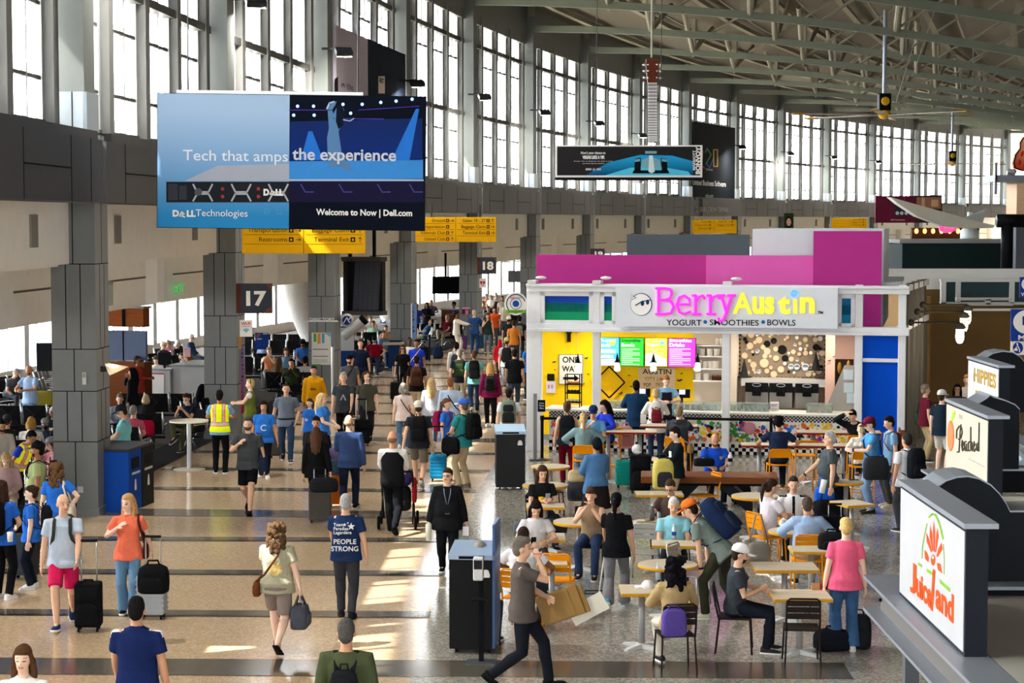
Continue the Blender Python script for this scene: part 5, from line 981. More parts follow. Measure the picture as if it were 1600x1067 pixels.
# shaped dark fascia panels facing the camera behind each sign
def fascia(pts,Y,dep,lab,zlow):
    q=[yp(u,v,Y) for u,v in pts]; q=[(a.x,a.z) for a in q]; q=q+[(q[-1][0],zlow),(q[0][0],zlow)]; o_=V((q[0][0],Y,zlow)); t=thing('stall_fascia',lab,'panel',TR(*o_),'dark fascia panels of the food stalls'); qq=[(x-o_.x,z-o_.z) for x,z in q][::-1]; b=MB(); b.loft([[(x,dep,z) for x,z in qq],[(x,0,z) for x,z in qq]]); b.build('panel',DKB,t)
    b=MB(); up=[(x-o_.x,z-o_.z) for x,z in q[:-2]]
    for a,c in zip(up,up[1:]): b.loft([[(a[0],-.01,a[1]),(a[0],dep+.01,a[1]),(a[0],dep+.01,a[1]+.015),(a[0],-.01,a[1]+.015)],[(c[0],-.01,c[1]),(c[0],dep+.01,c[1]),(c[0],dep+.01,c[1]+.015),(c[0],-.01,c[1]+.015)]])
    b.build('rim',STEEL,t)
fascia([(1458,772),(1464,762),(1478,752),(1495,746.5),(1512,745),(1530,749),(1548,759),(1562,773),(1572,788),(1578,800),(1640,800)],17.0,.55,'dark arched fascia panel behind the nearest stall sign',2.12)
fascia([(1498,650),(1512,640),(1530,630),(1543,622),(1547,618),(1552,621),(1572,627),(1586,633),(1593,640),(1593,660)],25.0,.6,'dark pointed fascia panel behind the cream stall sign',2.1)
fascia([(1530,572),(1540,560),(1552,552.5),(1566,549.5),(1582,551),(1594,558),(1604,570)],33.5,.6,'dark half-round fascia panel behind the farthest stall sign',2.0)
b=MB(); b.box(3.64,9,8,16.8,2.0,2.04); o=b.build('stall_roof',mt('8a867e',.8)); tag(o,'dusty grey flat roof of the nearest stall, right bottom corner','roof')
b=MB(); b.box(3.7,9,16.8,16.95,1.93,2.10); b.box(3.7,9,16.75,17.0,2.10,2.13,1); o=b.build('stall_beam',[BLACK,STEEL]); tag(o,'black edge beam of the nearest stall roof, beside the yellow cart','beam')
b=MB(); b.box(5.85,10,25.3,25.45,1.75,2.05); b.box(5.85,10,25.2,25.5,2.05,2.09,1); o=b.build('stall_beam',[BLACK,STEEL]); tag(o,'black edge beam of the second stall roof','beam')
b=MB(); b.box(5.85,10,19.5,25.2,1.70,1.74); [b.box(5.85,10,20+k*.6,20.05+k*.6,1.74,1.76) for k in range(9)]; o=b.build('stall_roof',mt('cfc9bb',.8)); tag(o,'pale slatted flat roof of the second stall','roof')
b=MB(); b.box(8.1,11,27,33,1.6,1.64); o=b.build('stall_roof',mt('9d9789',.8)); tag(o,'flat roof of the farthest stall, behind the cream sign','roof')
b=MB(); b.tube([zp(1575,700,1.9),zp(1602,730,1.9)],.12,10); o=b.build('vent_pipe',mt('9fb0b8',.4,'metal',.4)); tag(o,'pale blue-grey pipe on the second stall roof','pipe')
for k,(x,y) in enumerate(((3.9,12),(8.5,12),(6.2,20),(9.6,20),(8.4,28),(10.6,28))): b=MB(); b.box(x-.08,x+.08,y-.08,y+.08,0,2.0 if k<2 else 1.7 if k<4 else 1.6); o=b.build('stall_post',STD); tag(o,'steel post under a stall roof','post','posts under the stall roofs')
for y in(10,16.2): b=MB(); b.box(3.36,3.48,y,y+.12,0,1.72); o=b.build('sign_stanchion',STD); tag(o,'steel stanchion under the nearest sign beam','post','posts under the stall roofs')
for x,y in((5.6,20),(5.6,24.6),(7.8,28),(7.8,32.2)): b=MB(); b.box(x-.05,x+.05,y-.05,y+.05,0,1.72 if x<7 else 1.67); o=b.build('stall_post',STD); tag(o,'steel post under a stall roof','post','posts under the stall roofs')
# yellow cart
q=zp(1570,886); t=thing('cleaning_cart','low cart heaped with yellow covers, right of the nearest stall sign','cart',TR(q.x,q.y,0)); b=MB(); b.box(-.3,.3,-.2,.2,.1,.14); b.build('tray',BLACK,t)
b=MB(); b.loft([[(x*.36*s_,y*.24*s_,z) for x,y in((-1,-.8),(-.3,-1),(.5,-.95),(1,-.6),(1,.7),(.2,1),(-.7,.9))] for s_,z in((.95,.14),(1.05,.2),(.9,.32),(.6,.40))]); b.build('cover',mt('e8c516',.6,'cloth'),t,True)
for x in(-.24,.24):
    for y in(-.15,.15): b=MB(); b.tube([(x-.02,y,.05),(x+.02,y,.05)],.05,10); b.build('caster',BLACK,t)
# restroom signs at the right edge
S=px(46); M=facing(1605,508,46); t=thing('restroom_sign','blue restroom sign with white disc and standing man figure, at the right edge','sign',M); b=MB(); b.box(-25/S,25/S,0,.08,-25/S,25/S); b.build('panel',mt('1f3f9a',.4),t); p=Panel(M,t); p.disc(1606,503,23,19,WPR,1); bl=mt('1f3f9a',.4); p.disc(1606,489,4,4,bl,2); p.polys([[(1597.5,494),(1614.5,494),(1614.5,508),(1611,508),(1611,521),(1607,521),(1606,511),(1605,521),(1601,521),(1601,508),(1597.5,508)]],bl,2); p.txt('MEN',1591,523.5,1620,531.5,WPR,1,.03)
M=facing(1605,544,46); t=thing('restroom_sign','white sign with a blue baby changing mark below the blue restroom sign','sign',M); b=MB(); b.box(-25/S,25/S,0,.08,-10.5/S,10.5/S); b.build('panel',WPR,t); p=Panel(M,t); p.disc(1590.5,543.5,8,9,bl,1); p.disc(1589.5,537.5,1.6,1.6,WPR,2); p.line([(1590,540),(1593,546),(1593,550)],1.6,WPR,2); p.line([(1590,540),(1586,545)],1.2,WPR,2); p.polys([[(1584,545),(1590,544),(1590,548),(1584,548)]],WPR,2)
M=facing(1605,449,47); t=thing('restroom_sign','upper blue women restroom sign cut by the right edge','sign',M); S=px(47); b=MB(); b.box(-11/S,25/S,0,.08,-16/S,16/S); b.build('panel',bl,t); p=Panel(M,t); p.disc(1612,444,16,12,WPR,1); p.txt('WOMEN',1595.5,457,1625,463,WPR,1,.02)
# tan restroom wall, glazed trusses, dark green box, glider wing, wood pylon
b=MB(); b.box(12.0,30,56.5,56.8,0,3.35); b.box(10.75,11.0,50.4,56.5,0,3.35); b.box(11.0,12.0,56.3,56.6,0,3.35); struct('wall_tan',b,mt('86683f',.6))
b=MB(); b.box(12.0,30,50.0,50.3,3.0,3.05); b.box(10.6,30,56,56.2,3.35,3.95); struct('wall_clerestory',b,[mt('e4e4e0',.6)])
t=thing('glazed_truss','white framed glass box beam above the tan wall','frame',TR(0,0,0)); Y=55.5; f_=lambda u,v: yp(u,v,Y)
b=MB(); 
for v0,v1 in((436,440.5),(472,476)): a,c=f_(1470,v0),f_(1600,v1); b.box(a.x,c.x+3,Y,Y+.2,c.z,a.z)
for u in(1471,1494,1578): a,c=f_(u,440),f_(u+7,475); b.box(a.x,c.x,Y,Y+.18,c.z,a.z)
b.build('frame',mt('d9dcd8',.5),t); b=MB(); a,c=f_(1471,440),f_(1600,474); b.box(a.x,c.x+3,Y+.08,Y+.09,c.z,a.z); b.build('pane',mt('34484c',.15),t)
b=MB(); 
for u0,u1,v0,v1 in((1476,1560,462,466),(1478,1562,470,474),(1520,1528,464,472)): a,c=f_(u0,v0),f_(u1,v1); b.box(a.x,c.x,Y-1.5,Y-1.3,c.z,a.z)
o=b.build('roof_rack',mt('c9c9c5',.5)); tag(o,'white rail frame on the roof in front of the glass beam','rail')
Y=62; a,c=yp(1410,380,Y),yp(1573,440,Y); b=MB(); b.box(a.x,c.x,Y,Y+3,c.z,a.z); b.box(a.x-.1,c.x+1.6,Y-.1,Y+3,a.z,a.z+.12,1); o=b.build('roof_box',[mt('1c2c2e',.6),mt('8d9294',.5)]); tag(o,'dark green panelled roof box right of the grey kiosk side','roof box')
a,c=yp(1575,380,60),yp(1640,440,60); b=MB(); b.box(a.x,c.x,60,60.3,c.z-1,a.z); struct('wall_wood',b,mt('9a7440',.5,'wood'))
Y=57; a,c=yp(1589,281,Y),yp(1640,337,Y); t=thing('pylon','pale wood clad pylon with a steel shelf, under the guitar sculpture at the right edge','pylon',TR(a.x,Y,0)); b=MB(); b.box(0,2.2,0,1.2,c.z,a.z); b.build('wood_cladding',mt('d9b795',.5,'wood'),t); b=MB(); b.box(0,2.2,.0,1.2,3.9,c.z); b.build('base',mt('565b62',.5),t)
b=MB(); q=yp(1552,274,Y); q2=yp(1552,284,Y); b.box(q.x-a.x,2.4,-.3,1.3,q2.z,q.z); q3=yp(1551,255,Y); q4=yp(1554,304,Y); b.box(q3.x-a.x,q4.x-a.x,-.3,-.2,q4.z,q3.z); b.build('shelf_beam',mt('6f757c',.4,'metal',.4),t)
b=MB(); q=yp(1550,345,Y); b.tube([(q.x-a.x,-.6,q.z),(q.x-a.x+.85,-.6,q.z)],.2,14); b.tube([(q.x-a.x+.3,-.6,q.z),(q.x-a.x+.3,-.6,3.9)],.18,14); b.build('black_pipe',mt('141517',.3),t,True)
for k,u in enumerate((1577,1582)): b=MB(); q=yp(u,268,Y); b.ell((q.x-a.x,-.1,q.z),(.1,.08,.08)); b.box(q.x-a.x-.06,q.x-a.x+.06,-.1,.1,q.z-.12,q.z); b.build('uplight',mt('b9bcbf',.3,'metal',.5),t,True)
# guitar sculpture
q=yp(1593,265,Y-.2); t=thing('guitar_sculpture','giant flame-coloured guitar sculpture leaning at the right edge on the steel shelf','sculpture',TR(q.x,Y-.2,q.z)@RY(14)); S=px(57)
body=[(-9,0),(-13,8),(-13,20),(-9,30),(-11,40),(-8,50),(-2,46),(4,52),(9,46),(7,34),(12,22),(14,10),(10,1),(2,-1)]; b=MB(); pl=[(x/S,z/S) for x,z in body][::-1]; b.loft([[(x,.12,z) for x,z in pl],[(x,-.12,z) for x,z in pl]]); b.build('body',grad('c8401a','f2b48a',0,.9,.3),t,bevel=.02)
b=MB(); b.line=None; b.box(-1.6/S,1.6/S,-.17,-.1,22/S,92/S); b.build('neck',mt('e0b23a',.3),t); b=MB(); b.box(-2.6/S,2.6/S,-.16,-.08,90/S,104/S); b.build('headstock',mt('f0642a',.3,'emit',0,.3),t); b=MB(); b.tube([(x/S,-.13,z/S) for x,z in body+[body[0]]],.022,6); b.build('outline',mt('2a1612',.4),t); b=MB(); [b.ell((x/S,-.13,z/S),(.05,.03,.09)) for x,z in((-5,10),(5,8),(-4,24),(6,24))]; b.build('flame',mt('c8281a',.4),t,True)
# glider wing
t=thing('glider_wing','pale aircraft-like wing sculpture hanging over the roofs, tip at the left','sculpture',TR(*yp(1470,335,70))); Y=70; O_=yp(1470,335,Y); g=[yp(u,v,Y)-O_ for u,v in((1388,308),(1420,317),(1470,331),(1520,345),(1551,352),(1548,356),(1515,357),(1470,353),(1430,338),(1400,318))]; b=MB(); b.loft([[(q.x,.35,q.z) for q in g[::-1]],[(q.x,-.35,q.z) for q in g[::-1]]]); b.build('wing',mt('d9d8cc',.6),t)
g=[yp(u,v,Y)-O_ for u,v in((1505,340),(1541,327),(1534,352),(1520,350))]; b=MB(); b.loft([[(q.x,.06,q.z) for q in g[::-1]],[(q.x,-.06,q.z) for q in g[::-1]]]); b.build('fin',mt('b9c2c4',.5),t); b=MB(); 
for u in(1413,1517): q=yp(u,335 if u>1500 else 314,Y)-O_; b.tube([(q.x,0,q.z),(q.x,0,q.z+6)],.007,5)
b.build('hanging_cable',STD,t)
b=MB(); q=yp(1515,352,72); b.lathe([(.35,-.6),(.35,-.2),(.12,0),(.1,.5),(0,.5)],12,0,None,q); o=b.build('globe_light',mt('d9e4ea',.3),None,True); tag(o,'white lantern standing under the glider fin','lamp')
# pink neon shop sign and brown shop front far away
Y=118; a,c=yp(1425,356,Y),yp(1530,374,Y); b=MB(); b.box(a.x,c.x,Y,Y+.4,2.5,a.z); struct('wall_shopfront',b,mt('5a3524',.5,'wood'))
for k in range(7):
    q=yp(1432+k*13,361,Y-.05); b=MB(); b.ell((0,0,0),(.12,.06,.16)); o=b.build('wall_light',mt('ffb35a',.5,'emit',0,2),None,True); o.matrix_world=TR(*q); tag(o,['first','second','third','fourth','fifth','sixth','last'][k]+' small warm light from the left on the brown far shop front','lamp','lights of the far brown shop front')
t=thing('neon_sign','pink neon-like cloud shaped shop sign in front of the far brown shop front','sign',TR(*yp(1482,356,112))); S=px(112); b=MB(); b.loft([[(x/S,y,z/S) for x,z in((-14,-4),(-15,3),(-9,8),(0,6),(8,8),(14,2),(12,-3),(4,-7),(-6,-8))] for y in(.1,-.1)]); b.build('panel',mt('e8488a',.4,'emit',0,.6),t); text('donuts',6/S,WPR,t,TR(0,-.11,.0),'lettering',.01,.005)
# caged lamps on arms beside the kiosk
for k,(u,v,ua) in enumerate(((1501,522,1433),(1507,505,1445),(1512,494,1455))):
    q=K@V((xr-.05+.085*(1+k*1.4),1.0+k*1.4,0)); zt=5.35-(v-18-345)*q.y/F; lx=(u-800)/F*q.y-q.x; t=thing('caged_lamp',['nearest','middle','farthest'][k]+' of three lit caged lamps on long arms right of the kiosk','lamp',TR(q.x,q.y,zt),'caged lamps by the kiosk side'); b=MB(); b.tube([(0,0,0),(lx,0,0)],.022,8); b.ell((0,0,0),(.08,.08,.08)); b.build('arm',mt('4a4742',.4,'metal',.4),t); b=MB(); b.lathe([(.02,0),(.1,-.04),(.14,-.12),(.1,-.15),(0,-.15)],14,0,None,(lx,0,0)); b.build('hood',mt('5a554c',.4),t,True); b=MB(); b.lathe([(.09,-.15),(.1,-.3),(.095,-.38),(.06,-.46),(0,-.48)],14,0,None,(lx,0,0)); b.build('glass_globe',mt('fff0d0',.4,'emit',0,2.2),t,True); b=MB(); [b.lathe([(.13,z-.008),(.135,z),(.13,z+.008),(.125,z)],14,0,None,(lx,0,0)) for z in(-.2,-.26,-.36)]; b.build('cage',mt('3a3733',.4),t)
    l=bpy.data.lights.new('lamp_bulb','POINT'); l.energy=12; l.color=(1,.85,.65); l.shadow_soft_size=.1; o=bpy.data.objects.new('lamp_bulb',l); COLL.objects.link(o); o.parent=t; o.location=(lx,0,-.6)
# ---------------- bins, barriers, counters ----------------
BINB=mt('232425',.5); LIDB=mt('6f9ad0',.35,'metal',.3)
def bin_(u,v,wd,dp,hg,yaw,lab,body,lid,n=2):
    q=zp(u,v); t=thing('recycling_bin',lab,'bin',TR(q.x,q.y,0)@RZ(yaw)); b=MB(); b.box(-wd/2,wd/2,0,dp,.06,hg-.1); b.build('body',body,t,bevel=.01); b=MB(); b.loft([[(-wd/2-.01,-.02,z0),(wd/2+.01,-.02,z0),(wd/2+.01,dp+.01,z1),(-wd/2-.01,dp+.01,z1)] for z0,z1 in((hg-.1,hg-.1),(hg-.04,hg+.04))]); b.build('lid',lid,t); b=MB(); b.box(-wd*.28,wd*.28,-.024,-.018,hg-.09,hg-.055); b.box(-wd*.2,wd*.2,.0,.0,0,0); b.build('slot',BLACK,t)
    b=MB(); b.lathe([(0,0),(.045,0),(.05,.03),(.03,.09),(0,.1)],12,0,TR(wd*.32,-.004,hg-.32)@Matrix.Diagonal((1,.1,1,1))); b.build('emblem',WPR,t)
    for x in(-wd/2+.08,wd/2-.08): b=MB(); b.tube([(x-.015,.1,.05),(x+.015,.1,.05)],.05,10); b.build('caster',BLACK,t)
    return t
t=bin_(737,1022,.56,.62,1.28,-6,'near black recycling bin with a blue-grey lid and hand sanitizer stand beside it',BINB,mt('9fb4cc',.35,'metal',.3))
b=MB(); b.prism([(-.2,.24),(-.1,.32),(.02,.28),(.12,.34),(.18,.26),(.05,.22),(-.1,.2)],1.255,1.26); b.build('graphic',mt('1d3f8a',.5),t); b=MB(); b.box(.26,.29,-.02,.6,.08,1.62); b.build('side_panel',mt('4a6a9a',.3),t)
q=zp(752,1035); t=thing('sanitizer_stand','black hand sanitizer stand with a white dispenser in front of the near black bin','stand',TR(q.x,q.y,0)@RZ(-4)); b=MB(); b.box(-.18,.18,-.14,.14,0,.015); b.build('base',STD,t); b=MB(); b.box(-.03,.03,0,.04,.015,1.3); b.build('post',BLACK,t); b=MB(); b.box(-.09,.03,-.11,0,1.02,1.3); b.build('dispenser',mt('d9dadb',.4),t,bevel=.015); b=MB(); b.box(-.08,.02,-.115,-.108,1.16,1.27); b.build('window',mt('2a2c2e',.3),t); b=MB(); b.box(-.1,.08,-.16,.02,.78,.8); b.build('drip_tray',BLACK,t)
bin_(798,766,.58,.6,1.22,3,'far black recycling bin with a pale blue lid by the food court edge',mt('303133',.5),mt('b4cfe6',.35))
q=zp(197,800); t=thing('recycling_bin','bright blue double recycling bin beside the nearest grey column','bin',TR(q.x-.35,q.y,0)@RZ(-9)); BLU=mt('1c4fb0',.5); b=MB(); b.box(-.38,.42,0,1.3,0,1.12); b.build('body',BLU,t,bevel=.01); b=MB(); b.box(-.40,.44,-.02,1.32,1.12,1.17); b.build('top',mt('3d4046',.4),t,bevel=.01); b=MB(); b.box(.42,.44,.68,1.3,0,1.12); b.build('dark_door',BINB,t); b=MB(); [b.box(.43,.445,y,y+.36,.78,.98) for y in(.15,.82)]; b.build('slot',BLACK,t); b=MB(); [b.box(.44,.455,y,y+.4,.68,.72) for y in(.13,.8)]; b.build('handle',ALU,t); b=MB(); b.lathe([(0,0),(.06,0),(.065,.04),(.035,.12),(0,.13)],12,0,TR(-.2,-.004,.9)@Matrix.Diagonal((1,.1,1,1))); [b.lathe([(0,0),(.05,0),(.055,.04),(.03,.12),(0,.13)],12,0,TR(.446,y,.38)@Matrix.Diagonal((.1,1,1.6,1))) for y in(.3,1.0)]; b.build('emblem',WPR,t)
def post(u,v,h,lab,r=.035,belt=None,grp='belt barrier posts'):
    q=zp(u,v); t=thing('barrier_post',lab,'barrier',TR(q.x,q.y,0),grp); b=MB(); b.lathe([(0,0),(.17,0),(.17,.02),(.06,.05),(0,.05)],18); b.build('base',STD,t,True); b=MB(); b.tube([(0,0,.03),(0,0,h)],r,10); b.build('post',BLACK,t); b=MB(); b.lathe([(0,h),(r*1.3,h),(r*1.3,h-.1),(0,h-.1)],12); b.build('head',BLACK,t)
    if belt is not None: e=belt-V((q.x,q.y,0)); b=MB(); b.box(0,V((e.x,e.y,0)).length,-.006,.006,h-.09,h-.03,0,Matrix.Rotation(math.atan2(e.y,e.x),4,'Z')); b.build('belt',BLACK,t)
    return q
pa=zp(847,719); pb=K@V((kx(1065,-.9,640),-.9,0)); pc=K@V((kx(1205,-.9,640),-.9,0))
post(847,719,1.0,'belt barrier post at the left end of the kiosk queue',belt=pb); 
for q,lab,bl_ in((pb,'belt barrier post in front of the kiosk counter, right of the queue',pc),(pc,'belt barrier post hidden behind the man in navy at the bar table',None)):
    t=thing('barrier_post',lab,'barrier',TR(q.x,q.y,0),'belt barrier posts'); b=MB(); b.lathe([(0,0),(.17,0),(.17,.02),(.06,.05),(0,.05)],18); b.build('base',STD,t,True); b=MB(); b.tube([(0,0,.03),(0,0,1.0)],.035,10); b.build('post',BLACK,t)
    if bl_ is not None: e=bl_-q; b=MB(); b.box(0,e.length,-.006,.006,.91,.97,0,Matrix.Rotation(math.atan2(e.y,e.x),4,'Z')); b.build('belt',BLACK,t)
post(671,566,1.05,'black belt barrier post by the gate 18 seats'); post(843,757 if 0 else 717,.02,'x',) if 0 else None
q=zp(841,719)
t=thing('sign_stand','slim grey and black card stand at the start of the kiosk queue','stand',TR(q.x-.06,q.y-.05,0)); b=MB(); b.box(-.14,.14,-.1,.1,0,.03); b.build('base',STD,t); b=MB(); b.box(-.05,.03,-.02,.02,.03,1.5); b.build('post',mt('8d9094',.4,'metal',.4),t)
post(1540,0,1,'x') if 0 else None
# tall menu panel by the kiosk corner
q=zp(830,633); b=MB(); b.box(-.03,.03,-.4,.4,.2,2.0); b.box(-.02,.02,-.03,.03,0,.2); b.box(-.2,.2,-.2,.2,0,.03); o=b.build('menu_stand',BLACK,None); o.matrix_world=TR(q.x,q.y,0)@RZ(10); tag(o,'tall black stand panel seen edge on at the kiosk left corner','stand')
# gate podium of gate 17 and desk
def podium():
    q=zp(262,632); t=thing('gate_desk','grey and wood gate desk with a notice on its front, below the bright windows','desk',TR(q.x,q.y,0)@RZ(-12)); b=MB(); b.box(-1.1,.1,0,.5,0,1.0); b.box(.1,1.25,.1,1.9,0,1.12); b.build('body',mt('b9bbbb',.5),t,bevel=.02); b=MB(); b.box(-1.15,.15,-.05,.55,1.0,1.04); b.box(.05,1.35,.0,2.0,1.12,1.17); b.build('worktop',mt('8f9294',.4),t); b=MB(); [b.box(1.25,1.27,.2+y,.95+y,.05+z,.55+z) for y in(0,.85) for z in(0,.52)]; b.build('wood_panel',mt('8a5130',.5,'wood'),t); b=MB(); b.box(-.7,-.1,-.02,0,.28,.92); b.build('notice',mt('ece8e4',.5),t); b=MB(); b.box(-.7,-.1,-.025,-.02,.88,.92); b.box(-.7,-.1,-.025,-.02,.28,.32); b.build('notice_stripe',mt('b94a4a',.5),t)
    t2=thing('desk_flag','small striped flag on the gate 17 desk','flag',t.matrix_world@TR(.4,.3,1.17)); b=MB(); b.tube([(0,0,0),(0,0,.5)],.01,6); b.build('pole',ALU,t2); b=MB(); [b.box(0,.2,-.005,.005,.2+k*.04,.22+k*.04) for k in range(7)]; b.build('stripe',mt('b03040',.6),t2); b=MB(); b.box(0,.2,-.003,.003,.2,.48); b.build('cloth',mt('e4e2e2',.6),t2)
    t2=thing('desk_monitor','black monitor on the gate 17 desk','monitor',t.matrix_world@TR(-.2,.3,1.04)); b=MB(); b.box(-.2,.2,-.02,.02,.12,.45); b.build('screen',BLACK,t2); b=MB(); b.box(-.03,.03,-.02,.02,0,.15); b.build('stand',BLACK,t2)
podium()
q=zp(196,655); t=thing('gate_pylon','tall brown wooden gate pylon with a split screen, behind the nearest column','pylon',TR(q.x,q.y,0)@RZ(-20)); b=MB(); b.box(-.8,.6,0,.4,0,1.55); b.build('wood_base',mt('6e3f24',.5,'wood'),t); b=MB(); b.box(-.75,.7,-.06,.02,1.6,2.4); b.build('screen',mt('5d6a86',.25),t); b=MB(); b.box(-.02,.02,-.065,-.05,1.6,2.4); b.build('screen_divider',INK,t); b=MB(); b.box(-.9,.6,-.02,.3,2.5,3.0); b.box(-.9,.2,0,.2,3.05,3.55); b.build('wood_header',mt('8a4c28',.5,'wood'),t); b=MB(); b.box(-.95,.64,-.06,.34,3.0,3.05); b.build('cap',GREY,t); b=MB(); b.box(-.05,.05,-.03,.0,2.5,3.0); b.build('strip',INK,t); text('17',.42,mt('e9c88a',.5),t,TR(0,-.03,3.3),'lettering',.01,.01)
q=zp(700,545); t=thing('gate_desk','white and wood gate 18 desk with a notice','desk',TR(q.x-.5,q.y+6,0)); b=MB(); b.box(-1.2,.0,0,.6,0,1.05); b.build('body',mt('c9c9c6',.5),t); b=MB(); b.box(0,1.1,.1,1.4,0,1.35); b.build('wood_panel',mt('7a4a34',.5,'wood'),t); b=MB(); b.box(-.05,1.15,0,1.5,1.35,1.4); b.build('worktop',mt('a9abab',.4),t); b=MB(); b.box(-1.1,-.2,-.02,0,.2,.95); b.build('notice',mt('f0eded',.5),t); b=MB(); b.box(-1.1,-.2,-.025,-.02,.9,.95); b.build('notice_stripe',mt('c25a5a',.5),t)
# white standing tables in the gate area
def standtable(u,v,h,r,lab):
    q=zp(u,v); t=thing('standing_table',lab,'table',TR(q.x,q.y,0)); b=MB(); b.lathe([(0,h-.03),(r,h-.03),(r,h),(0,h)],24); b.build('top',mt('e8e2d2',.4),t); b=MB(); b.tube([(0,0,.02),(0,0,h-.03)],.05,12); b.build('column',ALU,t); b=MB(); b.lathe([(0,0),(.34,0),(.34,.02),(.1,.04),(0,.04)],24); b.build('base',mt('b4b0a4',.4),t,True)
standtable(296,734,1.07,.42,'white round standing table on a steel column beside the person in a hi-vis vest')
# grey ledge at the fourth column, advertising board by the directory
q=zp(620,575); b=MB(); b.box(-.5,.25,-.3,.3,.86,.93); b.box(-.3,.2,-.2,.2,0,.86,1); o=b.build('ledge_counter',[mt('c9c5ba',.5),mt('24406e',.5)]); o.matrix_world=TR(q.x,q.y,0); tag(o,'small counter ledge with a dark blue base at the fourth column','counter')
q=zp(537,600); t=thing('kiosk_stand','blue and white advertising stand with a tilted grey tube near the directory column','stand',TR(q.x,q.y,0)); b=MB(); b.box(-.3,.35,-.05,.05,0,1.9); b.build('panel',mt('2a4f9a',.5),t); b=MB(); b.box(-.3,.35,-.06,-.05,1.1,1.85); b.build('upper_print',mt('cfd9e4',.5),t); b=MB(); b.tube([(.0,0,1.55),(.65,-.1,2.1)],.16,14); b.build('tube',mt('b9bcbc',.4),t); b=MB(); b.tube([(.62,-.1,2.07),(.72,-.11,2.16)],.17,14); b.build('tube_cap',INK,t)
b=MB(); q=zp(520,650); b.tube([(q.x,q.y,0),(q.x,q.y,1.9)],.035,10); o=b.build('white_pole',ALU); tag(o,'slim white pole in front of the directory column','pole')
# ---------------- furniture and luggage builders ----------------
def soft(b,cx,cy,z0,w_,d_,h_,mi=0,M=None,n=20,e=.5,lv=((0,.80),(.06,.96),(.3,1.0),(.7,.98),(.9,.86),(1.0,.55))):
    def sq(t): c,s=math.cos(t),math.sin(t); return math.copysign(abs(c)**e,c),math.copysign(abs(s)**e,s)
    b.loft([[(cx+sq(2*pi*j/n)[0]*w_/2*k,cy+sq(2*pi*j/n)[1]*d_/2*k,z0+f_*h_) for j in range(n)] for f_,k in lv],mi,M); return b
def child(b,name,m,par,smooth=True,**k): return b.build(name,m,par,smooth,**k)
def backpack(p,col,lab,w_=.31,h_=.46,d_=.17,acc=None,dy=0,grp=None):
    y=-(.115*p['hb']+.035+d_/2); t=thing('backpack',lab,'backpack',p['T']@TR(0,y+dy,.05),grp); m=cl(col); A=acc or col
    pk=child(soft(MB(),0,0,0,w_,d_,h_,e=.55),'pack',m,t); child(soft(MB(),0,-d_/2,.03,w_*.8,.08,h_*.45,e=.55),'pocket',cl(A),pk); child(soft(MB(),0,-d_/2+.01,h_*.52,w_*.7,.05,h_*.3,e=.6),'pocket',cl(A),pk)
    yf=.115*p['hb']+.05
    for s in(-1,1): b=MB(); b.tube([(s*.07,d_/2-.01,h_*.86),(s*.095,-y+.0-.03,.475),(s*.10,-y+yf*.8,.42),(s*.105,-y+yf+.01,.28),(s*.14,-y+yf*.5,.12),(s*.15,d_/2,.05)],.022,8,flat=.35); child(b,'strap',cl(A),t)
    b=MB(); b.tube([(-.04,d_/2-.03,h_*.95),(-.03,d_/2-.03,h_+.05),(.03,d_/2-.03,h_+.05),(.04,d_/2-.03,h_*.95)],.009,6); child(b,'grab_handle',cl(A),t); return t
def crossbody(p,side,col,lab,strap=None,w_=.24,h_=.2,d_=.09,dz=-.06,dy=.0,name='crossbody_bag'):
    hb=p['hb']; x=side*(.185*hb+.05); t=thing(name,lab,'bag',p['T']@TR(x,dy,dz)); child(soft(MB(),0,0,-h_/2,d_,w_,h_,e=.5),'bag_body',cl(col),t); child(soft(MB(),side*d_*.45,0,-h_*.35,.03,w_*.7,h_*.6,e=.5),'flap',cl(col),t)
    yf=.115*hb+.045; b=MB(); pts=[(0,w_*.3,h_/2),(-x+side*.13,yf-dy,.18-dz),(-x-side*.03,yf*.9-dy,.38-dz),(-x-side*.11,.02-dy,.525-dz),(-x-side*.03,-yf*.95-dy,.38-dz),(-x+side*.13,-yf-dy,.15-dz),(0,-w_*.3,h_/2)]; b.tube(pts,.014,6); child(b,'strap',cl(strap or col),t); return t
def shoulderbag(p,side,col,lab,w_=.3,h_=.28,d_=.12,dz=.02,name='shoulder_bag',dy=0):
    hb=p['hb']; x=side*(.19*hb+.05); t=thing(name,lab,'bag',p['T']@TR(x,dy,dz)); child(soft(MB(),0,0,-h_/2,d_,w_,h_,e=.6),'bag_body',cl(col),t); b=MB(); b.tube([(0,w_*.35,h_*.4),(-x+side*.15,.09,.44-dz),(-x+side*.14,0,.515-dz),(-x+side*.15,-.09,.44-dz),(0,-w_*.35,h_*.4)],.016,6); child(b,'strap',cl(col),t); return t
